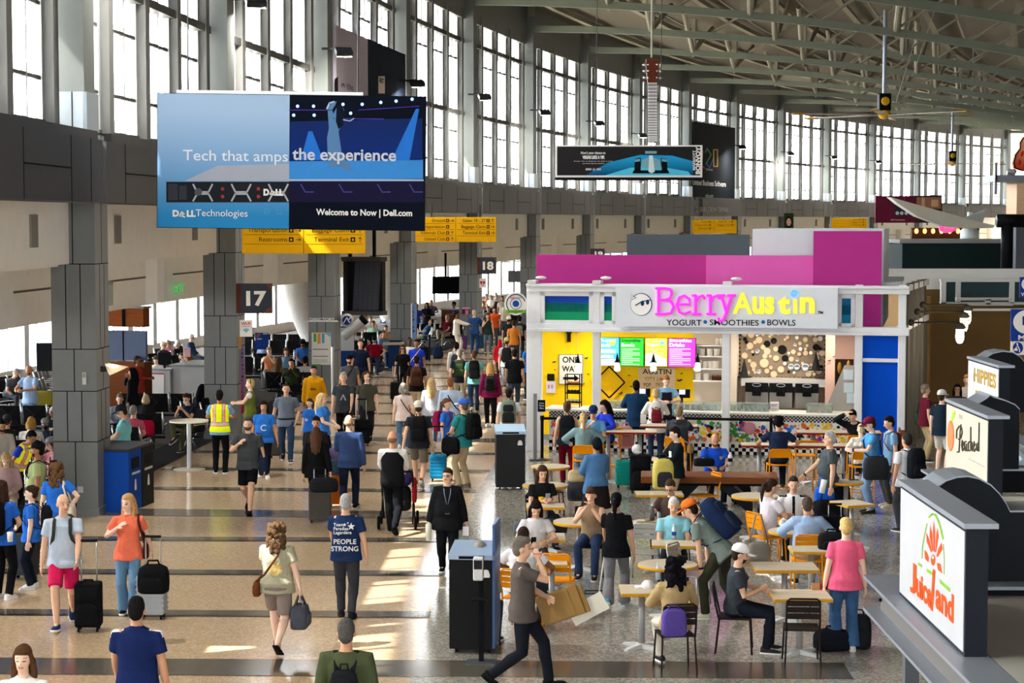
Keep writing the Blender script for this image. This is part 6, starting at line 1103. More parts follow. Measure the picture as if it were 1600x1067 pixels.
def handbag(p,side,col,lab,w_=.36,h_=.26,d_=.2,name='duffel_bag',drop=.30,tagc=None):
    q=p['wr'][1 if side>0 else 0]; a=RZ(180+p['a']); t=thing(name,lab,'bag',TR(q.x,q.y,q.z-drop-h_/2-.02)@a); child(soft(MB(),0,0,-h_/2,d_,w_,h_,e=.5),'bag_body',cl(col),t)
    for s in(-1,1): b=MB(); b.tube([(s*d_*.3,w_*.25,h_*.35),(s*.02,.03,drop+h_/2-.06),(s*.02,-.03,drop+h_/2-.06),(s*d_*.3,-w_*.25,h_*.35)],.012,6); child(b,'handle',cl(col),t)
    child(soft(MB(),d_*.5,0,-h_*.35,.04,w_*.7,h_*.5,e=.5),'pocket',cl(col),t)
    if tagc: b=MB(); b.box(-d_/2-.03,-d_/2-.02,.02,.10,-.05,.10); child(b,'luggage_tag',mt(tagc,.5),t,False)
    return t
def phone(p,side,lab,col='1a1c20',name='phone'):
    q=p['wr'][1 if side>0 else 0]; e=p['el'][1 if side>0 else 0]; d=(q-e).normalized(); b=MB(); b.box(-.038,.038,-.005,.005,-.075,.075); b.box(-.034,.034,-.0065,-.005,-.07,.07,1); o=b.build(name,[mt(col,.3,'plastic'),mt('3a4656',.2,'plastic')]); o.matrix_world=TR(*(q+d*.10+V((0,0,.04))))@RZ(180+p['a'])@RX(-25); return tag(o,lab,'phone')
def suitcase(u,v,yaw,col,lab,w_=.36,h_=.55,d_=.23,hand=.45,tilt=0,hard=True,acc=None,z=0,pos=None):
    q=pos if pos is not None else zp(u,v,z); t=thing('suitcase',lab,'suitcase',TR(q.x,q.y,z)@RZ(180+yaw)@RX(tilt)); m=mt(col,.4,'plastic') if hard else cl(col); a=mt(acc or '1c1d20',.5,'plastic')
    b=MB(); b.box(-w_/2,w_/2,-d_/2,d_/2,.06,h_+.06); sh_=child(b,'shell',m,t,False,bevel=.045 if hard else .03)
    if hard: b=MB(); [b.box(-w_/2-.004,w_/2+.004,s*(d_/2)-.006,s*(d_/2)+.006,.12+k*.07,.14+k*.07) for k in range(int(h_/.07)-1) for s in(-1,1)]; child(b,'rib',m,sh_,False)
    else: child(soft(MB(),0,d_/2,.1,w_*.84,.1,h_*.5,e=.4),'pocket',m,sh_); child(soft(MB(),0,d_/2,.1+h_*.55,w_*.84,.07,h_*.3,e=.4),'pocket',m,sh_)
    for x in(-1,1):
        for y in(-1,1): b=MB(); b.tube([(x*(w_/2-.05)-.012,y*(d_/2-.04),.03),(x*(w_/2-.05)+.012,y*(d_/2-.04),.03)],.03,10); child(b,'wheel',a,t)
    if hand: b=MB(); b.tube([(-.1,-d_/2+.04,h_),(-.1,-d_/2+.04,h_+.04+hand),(.1,-d_/2+.04,h_+.04+hand),(.1,-d_/2+.04,h_)],.010,6); th_=child(b,'telescopic_handle',mt('b4b7ba',.3,'metal',.6),t); b=MB(); b.tube([(-.11,-d_/2+.04,h_+.04+hand),(.11,-d_/2+.04,h_+.04+hand)],.018,8); child(b,'grip',a,th_)
    b=MB(); b.tube([(-.07,0,h_+.055),(-.06,0,h_+.09),(.06,0,h_+.09),(.07,0,h_+.055)],.012,6); child(b,'carry_handle',a,t); return t
def softbag(u,v,z,yaw,w_,d_,h_,col,lab,name='duffel_bag',cat='bag',acc=None,roll=0,pos=None,strap=True):
    q=pos if pos is not None else zp(u,v,z); t=thing(name,lab,cat,TR(q.x,q.y,z)@RZ(180+yaw)@RX(roll)); child(soft(MB(),0,0,0,w_,d_,h_,e=.55),'bag_body',cl(col),t); child(soft(MB(),0,d_/2-.01,h_*.1,w_*.75,.07,h_*.5,e=.5),'pocket',cl(acc or col),t)
    if strap: b=MB(); b.tube([(-w_*.22,0,h_*.9),(-w_*.15,0,h_*1.15),(w_*.15,0,h_*1.15),(w_*.22,0,h_*.9)],.014,6); child(b,'handle',cl(acc or col),t)
    return t
ORM=mt('f2970f',.4,'paint'); DKM=mt('2c2624',.45,'paint'); TOPM=mt('cbbca2',.4,'wood'); EDGE=mt('dba02c',.5); BASEM=mt('cfcfcd',.4); LEGM=mt('a9abab',.35,'metal',.3)
def chair(M,m,lab,grp,hi=False):
    t=thing('bar_stool' if hi else 'cafe_chair',lab,'stool' if hi else 'chair',M,grp); sh_=.76 if hi else .45; bh=sh_+(.30 if hi else .39)
    b=MB(); b.box(-.21,.21,-.20,.21,sh_-.02,sh_); child(b,'seat',m,t,False,bevel=.008)
    b=MB(); b.tube([(-.20,-.19,sh_-.02),(-.20,-.23,sh_+.15),(-.195,-.27,bh-.03),(-.16,-.275,bh),(.16,-.275,bh),(.195,-.27,bh-.03),(.20,-.23,sh_+.15),(.20,-.19,sh_-.02)],.013,8)
    for k in range(3):
        z=sh_+.14+k*(bh-sh_-.2)/2.4; y=-.225-(z-sh_)*.12; b.box(-.19,.19,y-.006,y+.006,z,z+.068)
    child(b,'backrest',m,t,False)
    for x in(-1,1):
        for y in(-1,1): b=MB(); b.tube([(x*.195,y*.19,sh_-.02),(x*.215,y*.215-(.02 if y<0 else 0),0)],.012,8); child(b,'leg',m,t)
    if hi: b=MB(); b.tube([(-.207,.205,.28),(.207,.205,.28),(.207,-.205,.28),(-.207,-.205,.28),(-.207,.205,.28)],.01,6); child(b,'footrest',m,t)
    return t
def gateseat(M,lab,n=1,grp='gate lounge seats'):
    t=thing('lounge_seat',lab,'seat',M,grp); W_=.62*n; LB=mt('232325',.45,'plastic'); CH=mt('c4c6c8',.25,'metal',.8)
    b=MB(); b.box(-W_/2,W_/2,-.04,.04,.30,.36); child(b,'beam',mt('2b2c2e',.4,'metal',.4),t,False)
    for k in range(n):
        x=-W_/2+.31+k*.62; b=MB(); b.box(x-.27,x+.27,-.22,.28,.42,.46); child(b,'seat_pad',LB,t,False,bevel=.02); b=MB(); b.add([(x-.27,-.22,.44),(x+.27,-.22,.44),(x+.27,-.38,.92),(x-.27,-.38,.92),(x-.27,-.25,.44),(x+.27,-.25,.44),(x+.27,-.41,.92),(x-.27,-.41,.92)],[(0,1,2,3),(7,6,5,4),(0,4,5,1),(1,5,6,2),(2,6,7,3),(3,7,4,0)]); bk=child(b,'backrest',LB,t,False)
        b=MB(); b.tube([(x-.2,-.275,.5),(x+.2,-.415,.88)],.008,4); b.tube([(x+.2,-.275,.5),(x-.2,-.415,.88)],.008,4); child(b,'back_brace',mt('3a3b3e',.4,'metal',.5),bk)
    for k in range(n+1):
        x=-W_/2+k*.62; b=MB(); b.tube([(x,.24,.62),(x,-.2,.62),(x,-.27,.45)],.02,6); b.tube([(x,-.24,.42),(x,-.40,.95)],.022,6); child(b,'armrest_frame',CH,t)
    for x in((-W_/2+.1,W_/2-.1) if n>1 else (0,)): b=MB(); b.tube([(x,.28,.01),(x,.05,.28),(x,0,.32)],.022,6); b.tube([(x,-.3,.01),(x,-.05,.28)],.022,6); child(b,'leg',CH,t)
    return t
def table(u,v,lab,r=None,w_=.75,d_=.75,yaw=0,h=.75,edge=None,top=None,grp='food court tables'):
    q=zp(u,v,h); t=thing('round_table' if r else 'square_table',lab,'table',TR(q.x,q.y,0)@RZ(yaw),grp); E=edge or EDGE; T_=top or TOPM; b=MB()
    if r: b.lathe([(0,h-.006),(r-.004,h-.006),(r-.004,h),(0,h)],36); tp=child(b,'tabletop',T_,t,False); b=MB(); b.lathe([(0,h-.045),(r-.01,h-.045),(r,h-.035),(r,h-.004),(r-.004,h-.002),(0,h-.008)],36); child(b,'edge_band',E,tp)
    else: b.box(-w_/2+.004,w_/2-.004,-d_/2+.004,d_/2-.004,h-.008,h); tp=child(b,'tabletop',T_,t,False); b=MB(); b.box(-w_/2,w_/2,-d_/2,d_/2,h-.045,h-.006); child(b,'edge_band',E,tp,False,bevel=.004)
    for x in([0] if w_<1.3 or r else [-w_/2+.35,w_/2-.35]):
        b=MB(); b.tube([(x,0,.04),(x,0,h-.045)],.04,14); child(b,'column',LEGM,t)
        b=MB(); 
        for k in range(4): A=TR(x,0,0)@RZ(45+k*90); b.loft([[(.0,-.04,0),(.0,.04,0),(.0,.04,.07),(.0,-.04,.07)],[(.30,-.03,0),(.30,.03,0),(.30,.03,.03),(.30,-.03,.03)]],0,A)
        child(b,'cross_base',BASEM,t,False)
    return t
def item(name,lab,cat,u,v,z,mk,m,pos=None,yaw=0,grp=None,smooth=True):
    q=pos if pos is not None else zp(u,v,z); b=MB(); mk(b); o=b.build(name,m,None,smooth); o.matrix_world=TR(q.x,q.y,z)@RZ(yaw); return tag(o,lab,cat,grp)
def bottle(u,v,z,lab,col='cfdfe8',h=.22,r=.033,label=None,cap='f2f2f2'):
    q=zp(u,v,z); t=thing('bottle',lab,'bottle',TR(q.x,q.y,z)); b=MB(); b.lathe([(0,0),(r,0),(r,h*.62),(r*.45,h*.85),(r*.45,h*.92),(0,h*.92)],14); bb=child(b,'bottle_body',mt(col,.2,'plastic'),t); b=MB(); b.lathe([(0,h*.9),(r*.5,h*.9),(r*.5,h),(0,h)],12); child(b,'cap',mt(cap,.4,'plastic'),t)
    if label: b=MB(); b.lathe([(r*1.02,h*.25),(r*1.02,h*.5)],14); child(b,'label',mt(label,.4),bb)
    return t
# ---------------- the people: picture point of the head top, height, facing ... ----------------
def SP(p,kind,lab=None): # seat under a seated person
    M=TR(p['org'].x,p['org'].y,0)@RZ(180+p['a']); who=' '.join(p['lab'].split(',')[0].replace('seated ','').split()[:9])
    if kind=='o': chair(M,ORM,lab or 'orange metal cafe chair under the '+who,'orange cafe chairs')
    if kind=='k': chair(M,DKM,lab or 'dark metal cafe chair under the '+who,'dark cafe chairs')
    if kind=='s': chair(M,ORM,lab or 'orange metal bar stool under the '+who,'orange bar stools',True)
    if kind=='g': gateseat(M,lab or 'black sling lounge seat under the '+who)
W1='wk';W2='wl'
# --- foreground and walkway, nearest first
P(36,1007,1.68,0,W1,'sf0f0f0','p223','222','long:5a3d28',0,'down',w=1,f='k',L='person with long brown hair and white collared shirt, left bottom corner')
P(213,931,1.80,180,W1,'s1d2a58/f0f0f0/yoke','p1a1f30','222','short:1c1b1c',2,'swf,down',b=1.12,f='k',L='person in navy polo with white shoulder piping, seen from behind')
p=P(541,966,1.76,178,W2,'l4a5238','p2a2c30','222','short:55524e',2,'down',b=1.15,L='person with grey and black hair in olive jacket, bottom centre'); backpack(p,'1f2124','small black backpack on the person in the olive jacket',.26,.34,.12)
p=P(815,838,1.80,90,W1,'s5a524d','p1d2026','1a1a1a/111','part:6f675e',1,'hold,face',b=1.06,f='k',L='person in grey-brown shirt and black clogs, eating while striding right'); q=p['wr'][0]
item('cardboard_sheets','folded cardboard sheets under the arm of the striding person in clogs','cardboard',0,0,q.z-.12,lambda b:[b.cb(0,0,0,.52,.04,.34,0,RZ(-20)@RY(-22)),b.cb(.05,.05,-.02,.5,.03,.32,0,RZ(-20)@RY(-22)),b.cb(-.05,-.04,.0,.4,.02,.3,0,RZ(-16)@RY(-22))],mt('a5824e',.7),V((q.x+.16,q.y+.12,0)),smooth=False)
item('white_board','white sheet tucked behind the cardboard of the striding person','board',0,0,q.z-.18,lambda b:b.cb(0,0,0,.46,.012,.22,0,RZ(-15)@RY(-30)),mt('ece8d8',.6),V((q.x+.48,q.y+.22,0)),smooth=False)
p=P(98,771,1.80,8,W2,'sbccbdd','scc2358','24365a/e8e6e0','bald',1,'fwd,down',b=1.12,hy=-28,f='k r',L='person with bald head, pale blue polo and pink shorts, walking left front'); backpack(p,'3a3d38','dark grey backpack on the person in pink shorts')
suitcase(139,985,4,'17181a','black soft suitcase pulled by the person in pink shorts',.34,.58,.26,.55,0,False)
p=P(200,771,1.68,4,'ws','sf27a5c','w6288a8','222','long:c89a68',0,'pull,strap',w=1,hy=28,L='person in coral top and flared jeans with long blonde hair'); shoulderbag(p,-1,'4a261e','small dark brown shoulder bag of the person in the coral top',.2,.2,.08,.0)
suitcase(238,966,-4,'a9b0b8','silver ribbed hard suitcase beside the person in the coral top',.38,.56,.24,.5,0,True); softbag(240,926,.62,0,.40,.26,.36,'17181a','black soft travel bag on top of the silver suitcase')
p=P(432,815,1.66,176,W1,'saaa78e/c8b070/belly','s8a7c74','flip','curlylong:5c4630',0,'fwd,down',b=1.28,w=1,L='person with curly brown hair, sage T-shirt and taupe shorts, walking away'); crossbody(p,-1,'6b3d20','brown crossbody bag of the person in taupe shorts','5a3018'); handbag(p,1,'4f525c','dark grey duffel bag with a pink tag held by the person in taupe shorts',.34,.30,.22,drop=.16,tagc='e03a9a')
p=P(540,771,1.70,180,'ws','s22345c','j3c3d42','26272b/26272b','short:a9a9a6',1,'fwd,down',b=1.2,print_=('PEOPLE|STRONG',.095,.17,'e9ecf0','b'),L='person in navy team T-shirt with white back lettering and grey hair'); 
for i_,ln in enumerate(('Team','Paradies','Lagardère')): text(ln,.062,mt('e9ecf0',.6),p['o'],Matrix.Diagonal((1,1,1,1))@(p['M'].inverted()@p['T'])@TR(-.155,-.19,.41-.055*i_),'shirt_print',.002,.001,align='LEFT')
b=MB()
for cx,cz,r_ in((.0,.41,.028),(.09,.385,.055),(.045,.435,.016)): q=[(cx+(r_ if k%2==0 else r_*.42)*math.sin(k*pi/5),cz+(r_ if k%2==0 else r_*.42)*math.cos(k*pi/5)) for k in range(10)]; b.loft([[(x,-.188,z) for x,z in q],[(x,-.192,z) for x,z in q]])
b.build('shirt_print',mt('e9ecf0',.6),p['o'],M=p['M'].inverted()@p['T'])
p=P(700,731,1.62,2,'ws','j1c1d1f','p15181c','15151a','bun:3a2a22',1,'down',b=1.32,w=1,hy=20,hp=-8,f='g ly:7f93b0 k',L='person in black zip jacket with blue lanyard, walking towards the camera')
q=p['wr'][1]; item('tumbler','white studded tumbler in the hand of the person with the lanyard','tumbler',0,0,q.z-.26,lambda b:b.lathe([(0,0),(.04,0),(.048,.24),(.03,.26),(0,.28)],14),mt('d9dccb',.4),V((q.x,q.y-.07,0))); q=p['wr'][0]; item('paper_card','white card in the left hand of the person with the lanyard','card',0,0,q.z-.12,lambda b:b.cb(0,0,0,.09,.006,.14),mt('e4e4ea',.5),V((q.x,q.y-.07,0)),smooth=False)
p=P(613,673,1.80,178,W1,'ce9e9e7/1c1d20/vest','p17191d','15151a/15151a','bald',2,'push',b=1.0,f='r',L='person with bald head, black waistcoat and white shirt, pushing a stroller')
b=MB(); T=p['T']; M_=p['M'].inverted()@T
b.loft([ring((0,r[3],r[0]),r[1]+.034,r[2]+.036,I4) for r in((-.10,.165,.12,0),(.02,.172,.122,0),(.12,.155,.115,0),(.22,.15,.11,0),(.32,.16,.112,0),(.42,.145,.1,0),(.47,.11,.08,0))]); b.build('waistcoat',cl('1c1d20'),p['o'],True,M=M_)
p=P(388,651,1.80,-3,W1,'s45494c','s15161a','15151a/15151a','short:4a4642',1,'down,strap',b=1.2,f='d k wt:lc9c5bd',L='person in dark grey polo and black shorts, walking with a bag on one shoulder'); shoulderbag(p,-1,'28344c','navy bag on the shoulder of the person in black shorts',.26,.34,.16,-.06,dy=-.05)
p=P(343,609,1.78,180,'st','s7fa8d8','p17181c','15151a','short:1c1a1a',3,'tab',b=1.05,vest='d8ee20',L='person in yellow and orange hi-vis vest, at the white standing table')
p=P(412,626,1.62,4,'ws','s2f74d0','l17181c','e8e8e8','long:231c1a',2,'down',b=1.3,w=1,f='',print_=('C',.2,.22,'eef2f6','f'),L='person in blue T-shirt with a white print and long black hair'); suitcase(431,716,-6,'4a4643','small dark brown suitcase beside the person in the blue T-shirt',.33,.5,.22,.45,0,True)
p=P(447,598,1.80,8,W1,'s6c7686','j2f435c','333','short:4a3a2e',1,'pock,pull',f='ug k belt:222',b=1.05,L='person in slate blue shirt and jeans with sunglasses on the head')
p=P(391,592,1.66,-88,'st','v6c7a34','p8d908a','444','short:d0b070',0,'tab',w=1,b=1.05,f='hs',L='person in olive vest with short blonde hair, leaning on the column rail')
b=MB(); 
for s_ in(-1,1): b.ell((s_*.18,0,.42),(.075,.07,.08))
b.build('white_sleeve',cl('e9e9ee'),p['o'],True,M=p['M'].inverted()@p['T'])
p=P(490,571,1.76,2,W2,'hd99a16','p1d1f24','222','short:2a211c',2,'pull,down',b=1.08,print_=('MESA',.06,.24,'3a2c18','f'),L='person in yellow hoodie with a dark chest print')
p=P(484,622,1.42,-30,'st','s2f74d8','l1c1d22','ddd','pony:5a4030',0,'down',w=1,print_=('lo',.12,.24,'eef2f6','f'),L='young person in blue T-shirt with a long ponytail, looking left')
p=P(503,614,1.68,72,'st','s3d83dd','l1c1d22','ddd','long:d8ba84',0,'lap',w=1,b=1.08,L='person in blue T-shirt with straight blonde hair, facing right')
p=P(494,650,1.66,0,W1,'j2b2a2b/e8dcd0/chest','p222326','15151a','updo:1f1a1a',2,'down',w=1,L='person in dark suit with hair pulled back, half hidden by the black hoodie')
p=P(494,667,1.66,180,W1,'h17181a','w1b1c1f','15151a','long:5a4030',1,'down,pull',w=1,L='person in black hoodie with long brown hair, walking away with a suitcase')
suitcase(500,815,186,'55524e','dark grey suitcase pulled by the person in the black hoodie',.40,.60,.26,.4,12,False,acc='1a1a1a'); softbag(506,768,.70,8,.50,.28,.24,'222326','black travel bag lying on the dark grey suitcase')
suitcase(528,792,180,'d9731c','orange hard suitcase left of the bald person in the navy sweater',.36,.58,.24,.25,0,True); softbag(523,742,.66,0,.28,.18,.5,'6a5a80','violet backpack strapped on top of the orange suitcase','backpack','backpack',acc='4a6a74')
p=P(545,648,1.82,178,W2,'l3a4e78','p232a3c','222','bald',1,'swf,down',b=1.08,f='r',L='person with bald head and navy blue sweater, walking away')
p=P(537,581,1.80,0,W1,'s3b3f44','p17181c','222','short:a9a6a0',1,'fwd,down',b=1.1,print_=('^',.34,.18,'9da3ab','f'),L='person in charcoal T-shirt with a grey house print')
p=P(573,580,1.78,4,W2,'s4a4b40','p232428','222','curly:5a3a24',0,'down',L='person in dark olive T-shirt with curly brown hair, beside the walkway middle'); suitcase(566,696,6,'17181b','black suitcase pulled by the person in the charcoal T-shirt',.36,.56,.24,.5,0,False); softbag(566,648,.62,4,.32,.2,.5,'3d4232','olive backpack strapped on the black suitcase','backpack','backpack')
p=P(546,554,1.76,8,W1,'s5a5d62','p24252a','222','fade:222',2,'down',b=1.1,f='d cap:1c1c1e k',L='person in grey polo with black cap and beard'); crossbody(p,1,'17181a','black crossbody bag of the person in the grey polo')
p=P(563,530,1.82,6,W2,'s1b2438','p2f3238','222','short:4a3c30',1,'down',b=1.1,f='k',L='person in dark navy polo, behind the person in the grey polo')
p=P(629,538,1.68,6,W1,'s19191b','p19191b','222','long:4a3428',1,'down',w=1,f='sg',L='person all in black with sunglasses, left edge of the walkway crowd'); shoulderbag(p,-1,'1a1a1c','black shoulder bag of the person in sunglasses'); suitcase(619,627,0,'1a1b1d','black hard suitcase of the person in sunglasses',.34,.52,.22,.5)
p=P(651,530,1.74,-10,'st','s2440c0','p1c1e26','222','short:1f1a18',3,'down',b=1.12,f='k',L='person in royal blue polo with a pale strap, beside the barrier post'); crossbody(p,1,'1c1d20','dark bag of the person in the royal blue polo','d8c8d0')
P(640,527,1.74,4,W1,'sece6e4','p333','222','fade:1a1614',5,'down',L='person in white T-shirt behind the person in the royal blue polo')
p=P(651,555,1.80,180,W1,'s1d1e20','pc9b898','333','short:2f241e',2,'down',L='person in black T-shirt and khaki trousers with a brown backpack'); backpack(p,'5c3d30','brown leather backpack on the person in khaki trousers',acc='4a2f24')
p=P(630,598,1.64,178,W2,'se8d8d0','j5a7898','d8d8d8','bob:9c958c',0,'down',w=1,L='person with grey bob, pale pink top and jeans, walking away'); crossbody(p,1,'5a2f24','brown crossbody bag of the person in the pale pink top')
P(674,590,1.68,182,W1,'lb9bcc6','j3f5270','444','long:c8a878',0,'down',w=1,L='person in pale grey sweater with blonde hair, walking away')
p=P(704,589,1.80,178,W2,'lb4cbe6','j5c6a7c','333','short:8a5c3c',1,'down',b=1.12,L='person in pale blue long-sleeved shirt, walking away'); crossbody(p,1,'1c1d20','black crossbody bag of the person in the pale blue shirt')
p=P(654,626,1.78,180,W1,'s2b2e34','s6f675a','8a4a2e/e8e6e0','fade:4a3a2e',1,'pull,down',b=1.05,f='bcap:d8d0c2',L='person in dark T-shirt, beige cap and shorts, pulling a blue suitcase'); backpack(p,'1c1d20','black backpack on the person with the beige cap',.32,.48); suitcase(685,752,178,'2388b8','bright blue hard suitcase pulled by the person with the beige cap',.34,.5,.22,.6)
p=P(698,622,1.62,62,W2,'s2f74d8','l17181c','222','pony:6a4a34',1,'down',w=1,L='person in blue T-shirt and black leggings, striding right'); backpack(p,'8a2048','maroon backpack on the person in black leggings')
p=P(724,623,1.80,-128,'st','s2f8a8a','pc0ab88','6a625a/8a857c','fade:6a5a4a',1,'hold',b=1.05,f='cap:3a66c0:e9eef6 g',L='person in teal shirt, blue and white cap and khaki trousers'); backpack(p,'1a1b1d','black backpack on the person in khaki trousers and teal shirt',.34,.5,.2); crossbody(p,-1,'17181b','large black messenger bag of the person in the teal shirt',None,.42,.32,.14,-.08,.12,'messenger_bag')
p=P(718,545,1.78,182,W1,'s2b3040','pc9bda0','444','short:9a948c',2,'down',L='person in dark shirt with a black and green backpack, walking away'); backpack(p,'22251f','black backpack with green trim on the person in the dark shirt',acc='33452a')
p=P(741,547,1.78,180,W2,'s6fb8b8','j2f4568','333','short:6a4a34',1,'down',L='person in light teal T-shirt and jeans, walking away'); backpack(p,'1d1e21','black backpack on the person in the light teal T-shirt',.30,.5,acc='26272a')
p=P(766,566,1.70,180,'ws','l7a1f4c','p19191b','e0d8c8','long:d0a468',0,'down',w=1,b=1.15,L='person in maroon top with blonde hair and black trousers, walking away'); backpack(p,'3c3d42','grey and black backpack on the person in the maroon top',.28,.42,acc='1d1e20')
p=P(713,534,1.74,178,W1,'le4e2da','p2c2e34','222','short:1c1a18',3,'down',L='person in white shirt and dark waistcoat, behind the black and green backpack'); backpack(p,'3c4046','dark grey backpack on the person in the white shirt',.3,.4)
P(804,545,1.80,180,W2,'s1d1f24','j44566e','333','short:2a211c',1,'swf,down',b=1.08,f='k',L='person in black polo and jeans, walking away by the kiosk corner')
p=P(795,606,1.72,178,W1,'se4e6ea','p8a7a74','333','bun:2c221e',1,'down',L='person in white T-shirt with dark hair tied back, near the far bin'); backpack(p,'7c8a78','sage green hiking backpack with black roll on the person in the white T-shirt',.34,.52,.2,acc='2b2c2c')
p=P(792,527,1.74,178,W2,'sd8e2e4','p7a7c80','333','fade:5a4a3a',1,'down',f='bcap:d8c878',L='person in pale shirt with a yellow cap, walking away'); backpack(p,'2c2d30','black backpack on the person with the yellow cap',.32,.46)
P(781,531,1.35,180,W1,'hc81e2e','p333','222','fade:5a3a2a',1,'down',f='hj:d8202e',L='child in red hooded top, walking away')
p=P(795,494,1.74,180,W2,'s222527','p2a2c30','222','fade:3a2c22',2,'down',f='bcap:e9e6e0',L='person in dark clothes with a white cap, far down the walkway'); backpack(p,'24262a','black backpack on the person with the white cap')
p=P(812,493,1.80,178,W1,'s24262a','j33415a','222','short:1a1816',2,'down',L='person in dark T-shirt with a striped black backpack, by the round kiosk sign'); backpack(p,'2c3032','black and grey striped backpack, by the round kiosk sign',.34,.5,acc='8a8d8a')
P(829,532,1.78,200,'st','s2f7ad0','p2a2c30','222','fade:3a2c22',2,'down',f='bcap:e0672a d',L='person in blue T-shirt with an orange cap, half hidden by the kiosk post')
p=P(741,484,1.80,168,'st','l2f5088','p2c4878','333','short:cfc4b4',0,'tab',b=1.08,L='person in blue suit with white hair, at the gate 18 column'); suitcase(753,546,180,'2f4a66','blue grey suitcase beside the person in the blue suit',.4,.55,.25,.4)
P(762,489,1.68,2,'st','n2c3a36','l55697a','333','long:5a4030',1,'down,eye',w=1,L='person in tank top and grey leggings, talking on a phone')
P(713,487,1.74,80,'ws','le4ddd0','pe0d9cc','ddd','short:1a1816',4,'reach',b=1.0,L='person all in white, reaching forward at the gate 18 desk'); suitcase(723,546,170,'5a3a78','violet suitcase behind the person all in white',.34,.5,.24,.3,0,False)
p=P(699,492,1.74,-38,'sx','s5a1a2a','pb0a48e','222','short:a9a49c',2,'lap,eye',b=1.25,L='seated person in maroon T-shirt with legs crossed, hand at the face'); SP(p,'g')
p=P(676,499,1.74,-80,'sl','s3a6a9a','pc9c4a4','8a8474/e8e6e0','fade:3a2c22',1,'lap',lean=-28,L='person lying back with pale trousers and feet up, under the gate 18 desk'); SP(p,'g')
for u,v,a,t_,h_,L_ in((709,471,-70,'s2440b8','bun:1a1816','person in royal blue shirt with arm on the gate 18 desk'),(667,472,0,'j26262a','long:1a1816','person in dark jacket with long black hair behind the gate 18 notice'),(674,468,10,'s5a5068','bald','person with bald head behind the person with long black hair'),(651,474,30,'s2a4fc0','short:1a1816','person in blue and red jersey by the blue mural')): P(u,v,1.72,a,'st',t_,'p24252a','222',h_,4,'tab',L=L_)
FAR=[(772,479,0,'sd9582a','long:3a2a20',1,'person in orange top among the bright far seats'),(785,462,10,'sece4d4','short:2a2018',3,'person in cream shirt standing among the bright far seats'),(755,470,20,'lb0a090','short:6a5a4a',2,'person in taupe shirt, leftmost of the bright far seats'),(763,478,-20,'j6a6a66','short:2a2018',1,'person in grey jacket, second of the bright far seats'),(760,459,0,'sd8a078','short:5a4a3a',1,'person in peach top, back row of the bright far seats'),(775,457,0,'se8d8c8','short:8a7a6a',0,'person in pale top, back row of the far seats'),(767,460,-30,'sece8e0','long:c8a878',0,'person in white top with fair hair, back row of the far seats'),(790,470,-40,'lc9c0a8','short:3a2c22',2,'person in beige sweater near the round kiosk sign'),(748,468,0,'s8a8a86','short:3a2c22',2,'person in grey top hidden beside the gate 18 column'),(803,500,180,'se08a3a','short:3a2c22',1,'person in amber top behind the striped backpack')]
for u,v,a,t_,h_,sk_,L_ in FAR[:2]+FAR[7:8]+FAR[9:]: P(u,v,1.72,a,'st',t_,'p4a4c52','333',h_,sk_,'down',L=L_)
for u,v,a,t_,h_,sk_,L_ in FAR[2:7]+FAR[8:9]: SP(P(u,v,1.72,a,'si',t_,'p4a4c52','333',h_,sk_,'lap',L=L_),'g')
# --- gate lounge on the left
P(45,570,1.80,-25,'st','s9db8de','j7a98b4','333','bald',2,'tab',b=1.12,hp=10,f='k r d',L='person with bald head and pale blue shirt holding a dark tablet')
item('tablet_case','dark blue tablet case held by the bald person in the pale blue shirt','tablet',44,606,1.17,lambda b:b.cb(0,0,0,.30,.03,.2,0,RX(-30)),mt('1c2740',.5),smooth=False)
def SG(u,v,a,top,bot,hair,sk,lab,pose='si',arms='lap',f='',w=0,b=1.0,hp=8,seat='g',h=1.72,lean=4):
    p=P(u,v,h,a,pose,top,bot,'333',hair,sk,arms,hp=hp,f=f,w=w,b=b,lean=lean,L=lab)
    if seat: SP(p,seat)
    return p
SG(28,577,60,'s5a626a','p3c4450','short:9a9690',1,'seated person in grey T-shirt bending over, behind the bald person with the tablet',lean=25)
SG(82,636,0,'j2a2b2e/e0d4b0/chest','p2a2c30','short:b9b4ac',4,'seated person with white hair and black jacket, beside the nearest column',hp=15)
SG(12,648,180,'s2a2c30','p2a2c30','fade:3a2c22',2,'seated person in dark cap at the left edge, seen from behind',f='bcap:3a3c40')
SG(49,651,180,'le4e0d8','p3a3c40','bob:b98f50',0,'seated person with blonde bob, seen from behind')
SG(70,654,12,'l3c4c6a','p2a2c30','fade:1a1614',5,'seated person in grey cap and navy sweater',h=1.52,f='cap:8d8d92')
SG(3,656,30,'lddd6c8','p3a3c40','short:1c1816',2,'seated person with beard and cream sweater, at the left edge',f='d',b=1.1)
p=P(53,674,1.66,65,'st','s2440c0','p22242a','222','short:17161a',3,'dip,down',lean=28,hp=20,vest='e0e428',f='glv:1f9a9a',L='person in hi-vis vest over blue shirt with teal gloves, bending forward')
p=P(59,690,1.78,-80,'st','sb8c48a','p8a8d70','333','fade:1c1816',3,'down',b=1.25,f='cap:1c1d20:8a8d90 d',L='person in lime green T-shirt with black cap and goatee'); backpack(p,'1c1d20','black backpack on the person in the lime green T-shirt')
SG(78,683,-62,'lc98a94','p3a3c44','long:4a3226',0,'seated person in pink top with cap and long brown hair',f='cap:8a8a92',w=1,arms='lap,face')
SG(86,671,170,'s26262a','p26262a','short:17161a',4,'seated person with black hair behind the person in the pink top')
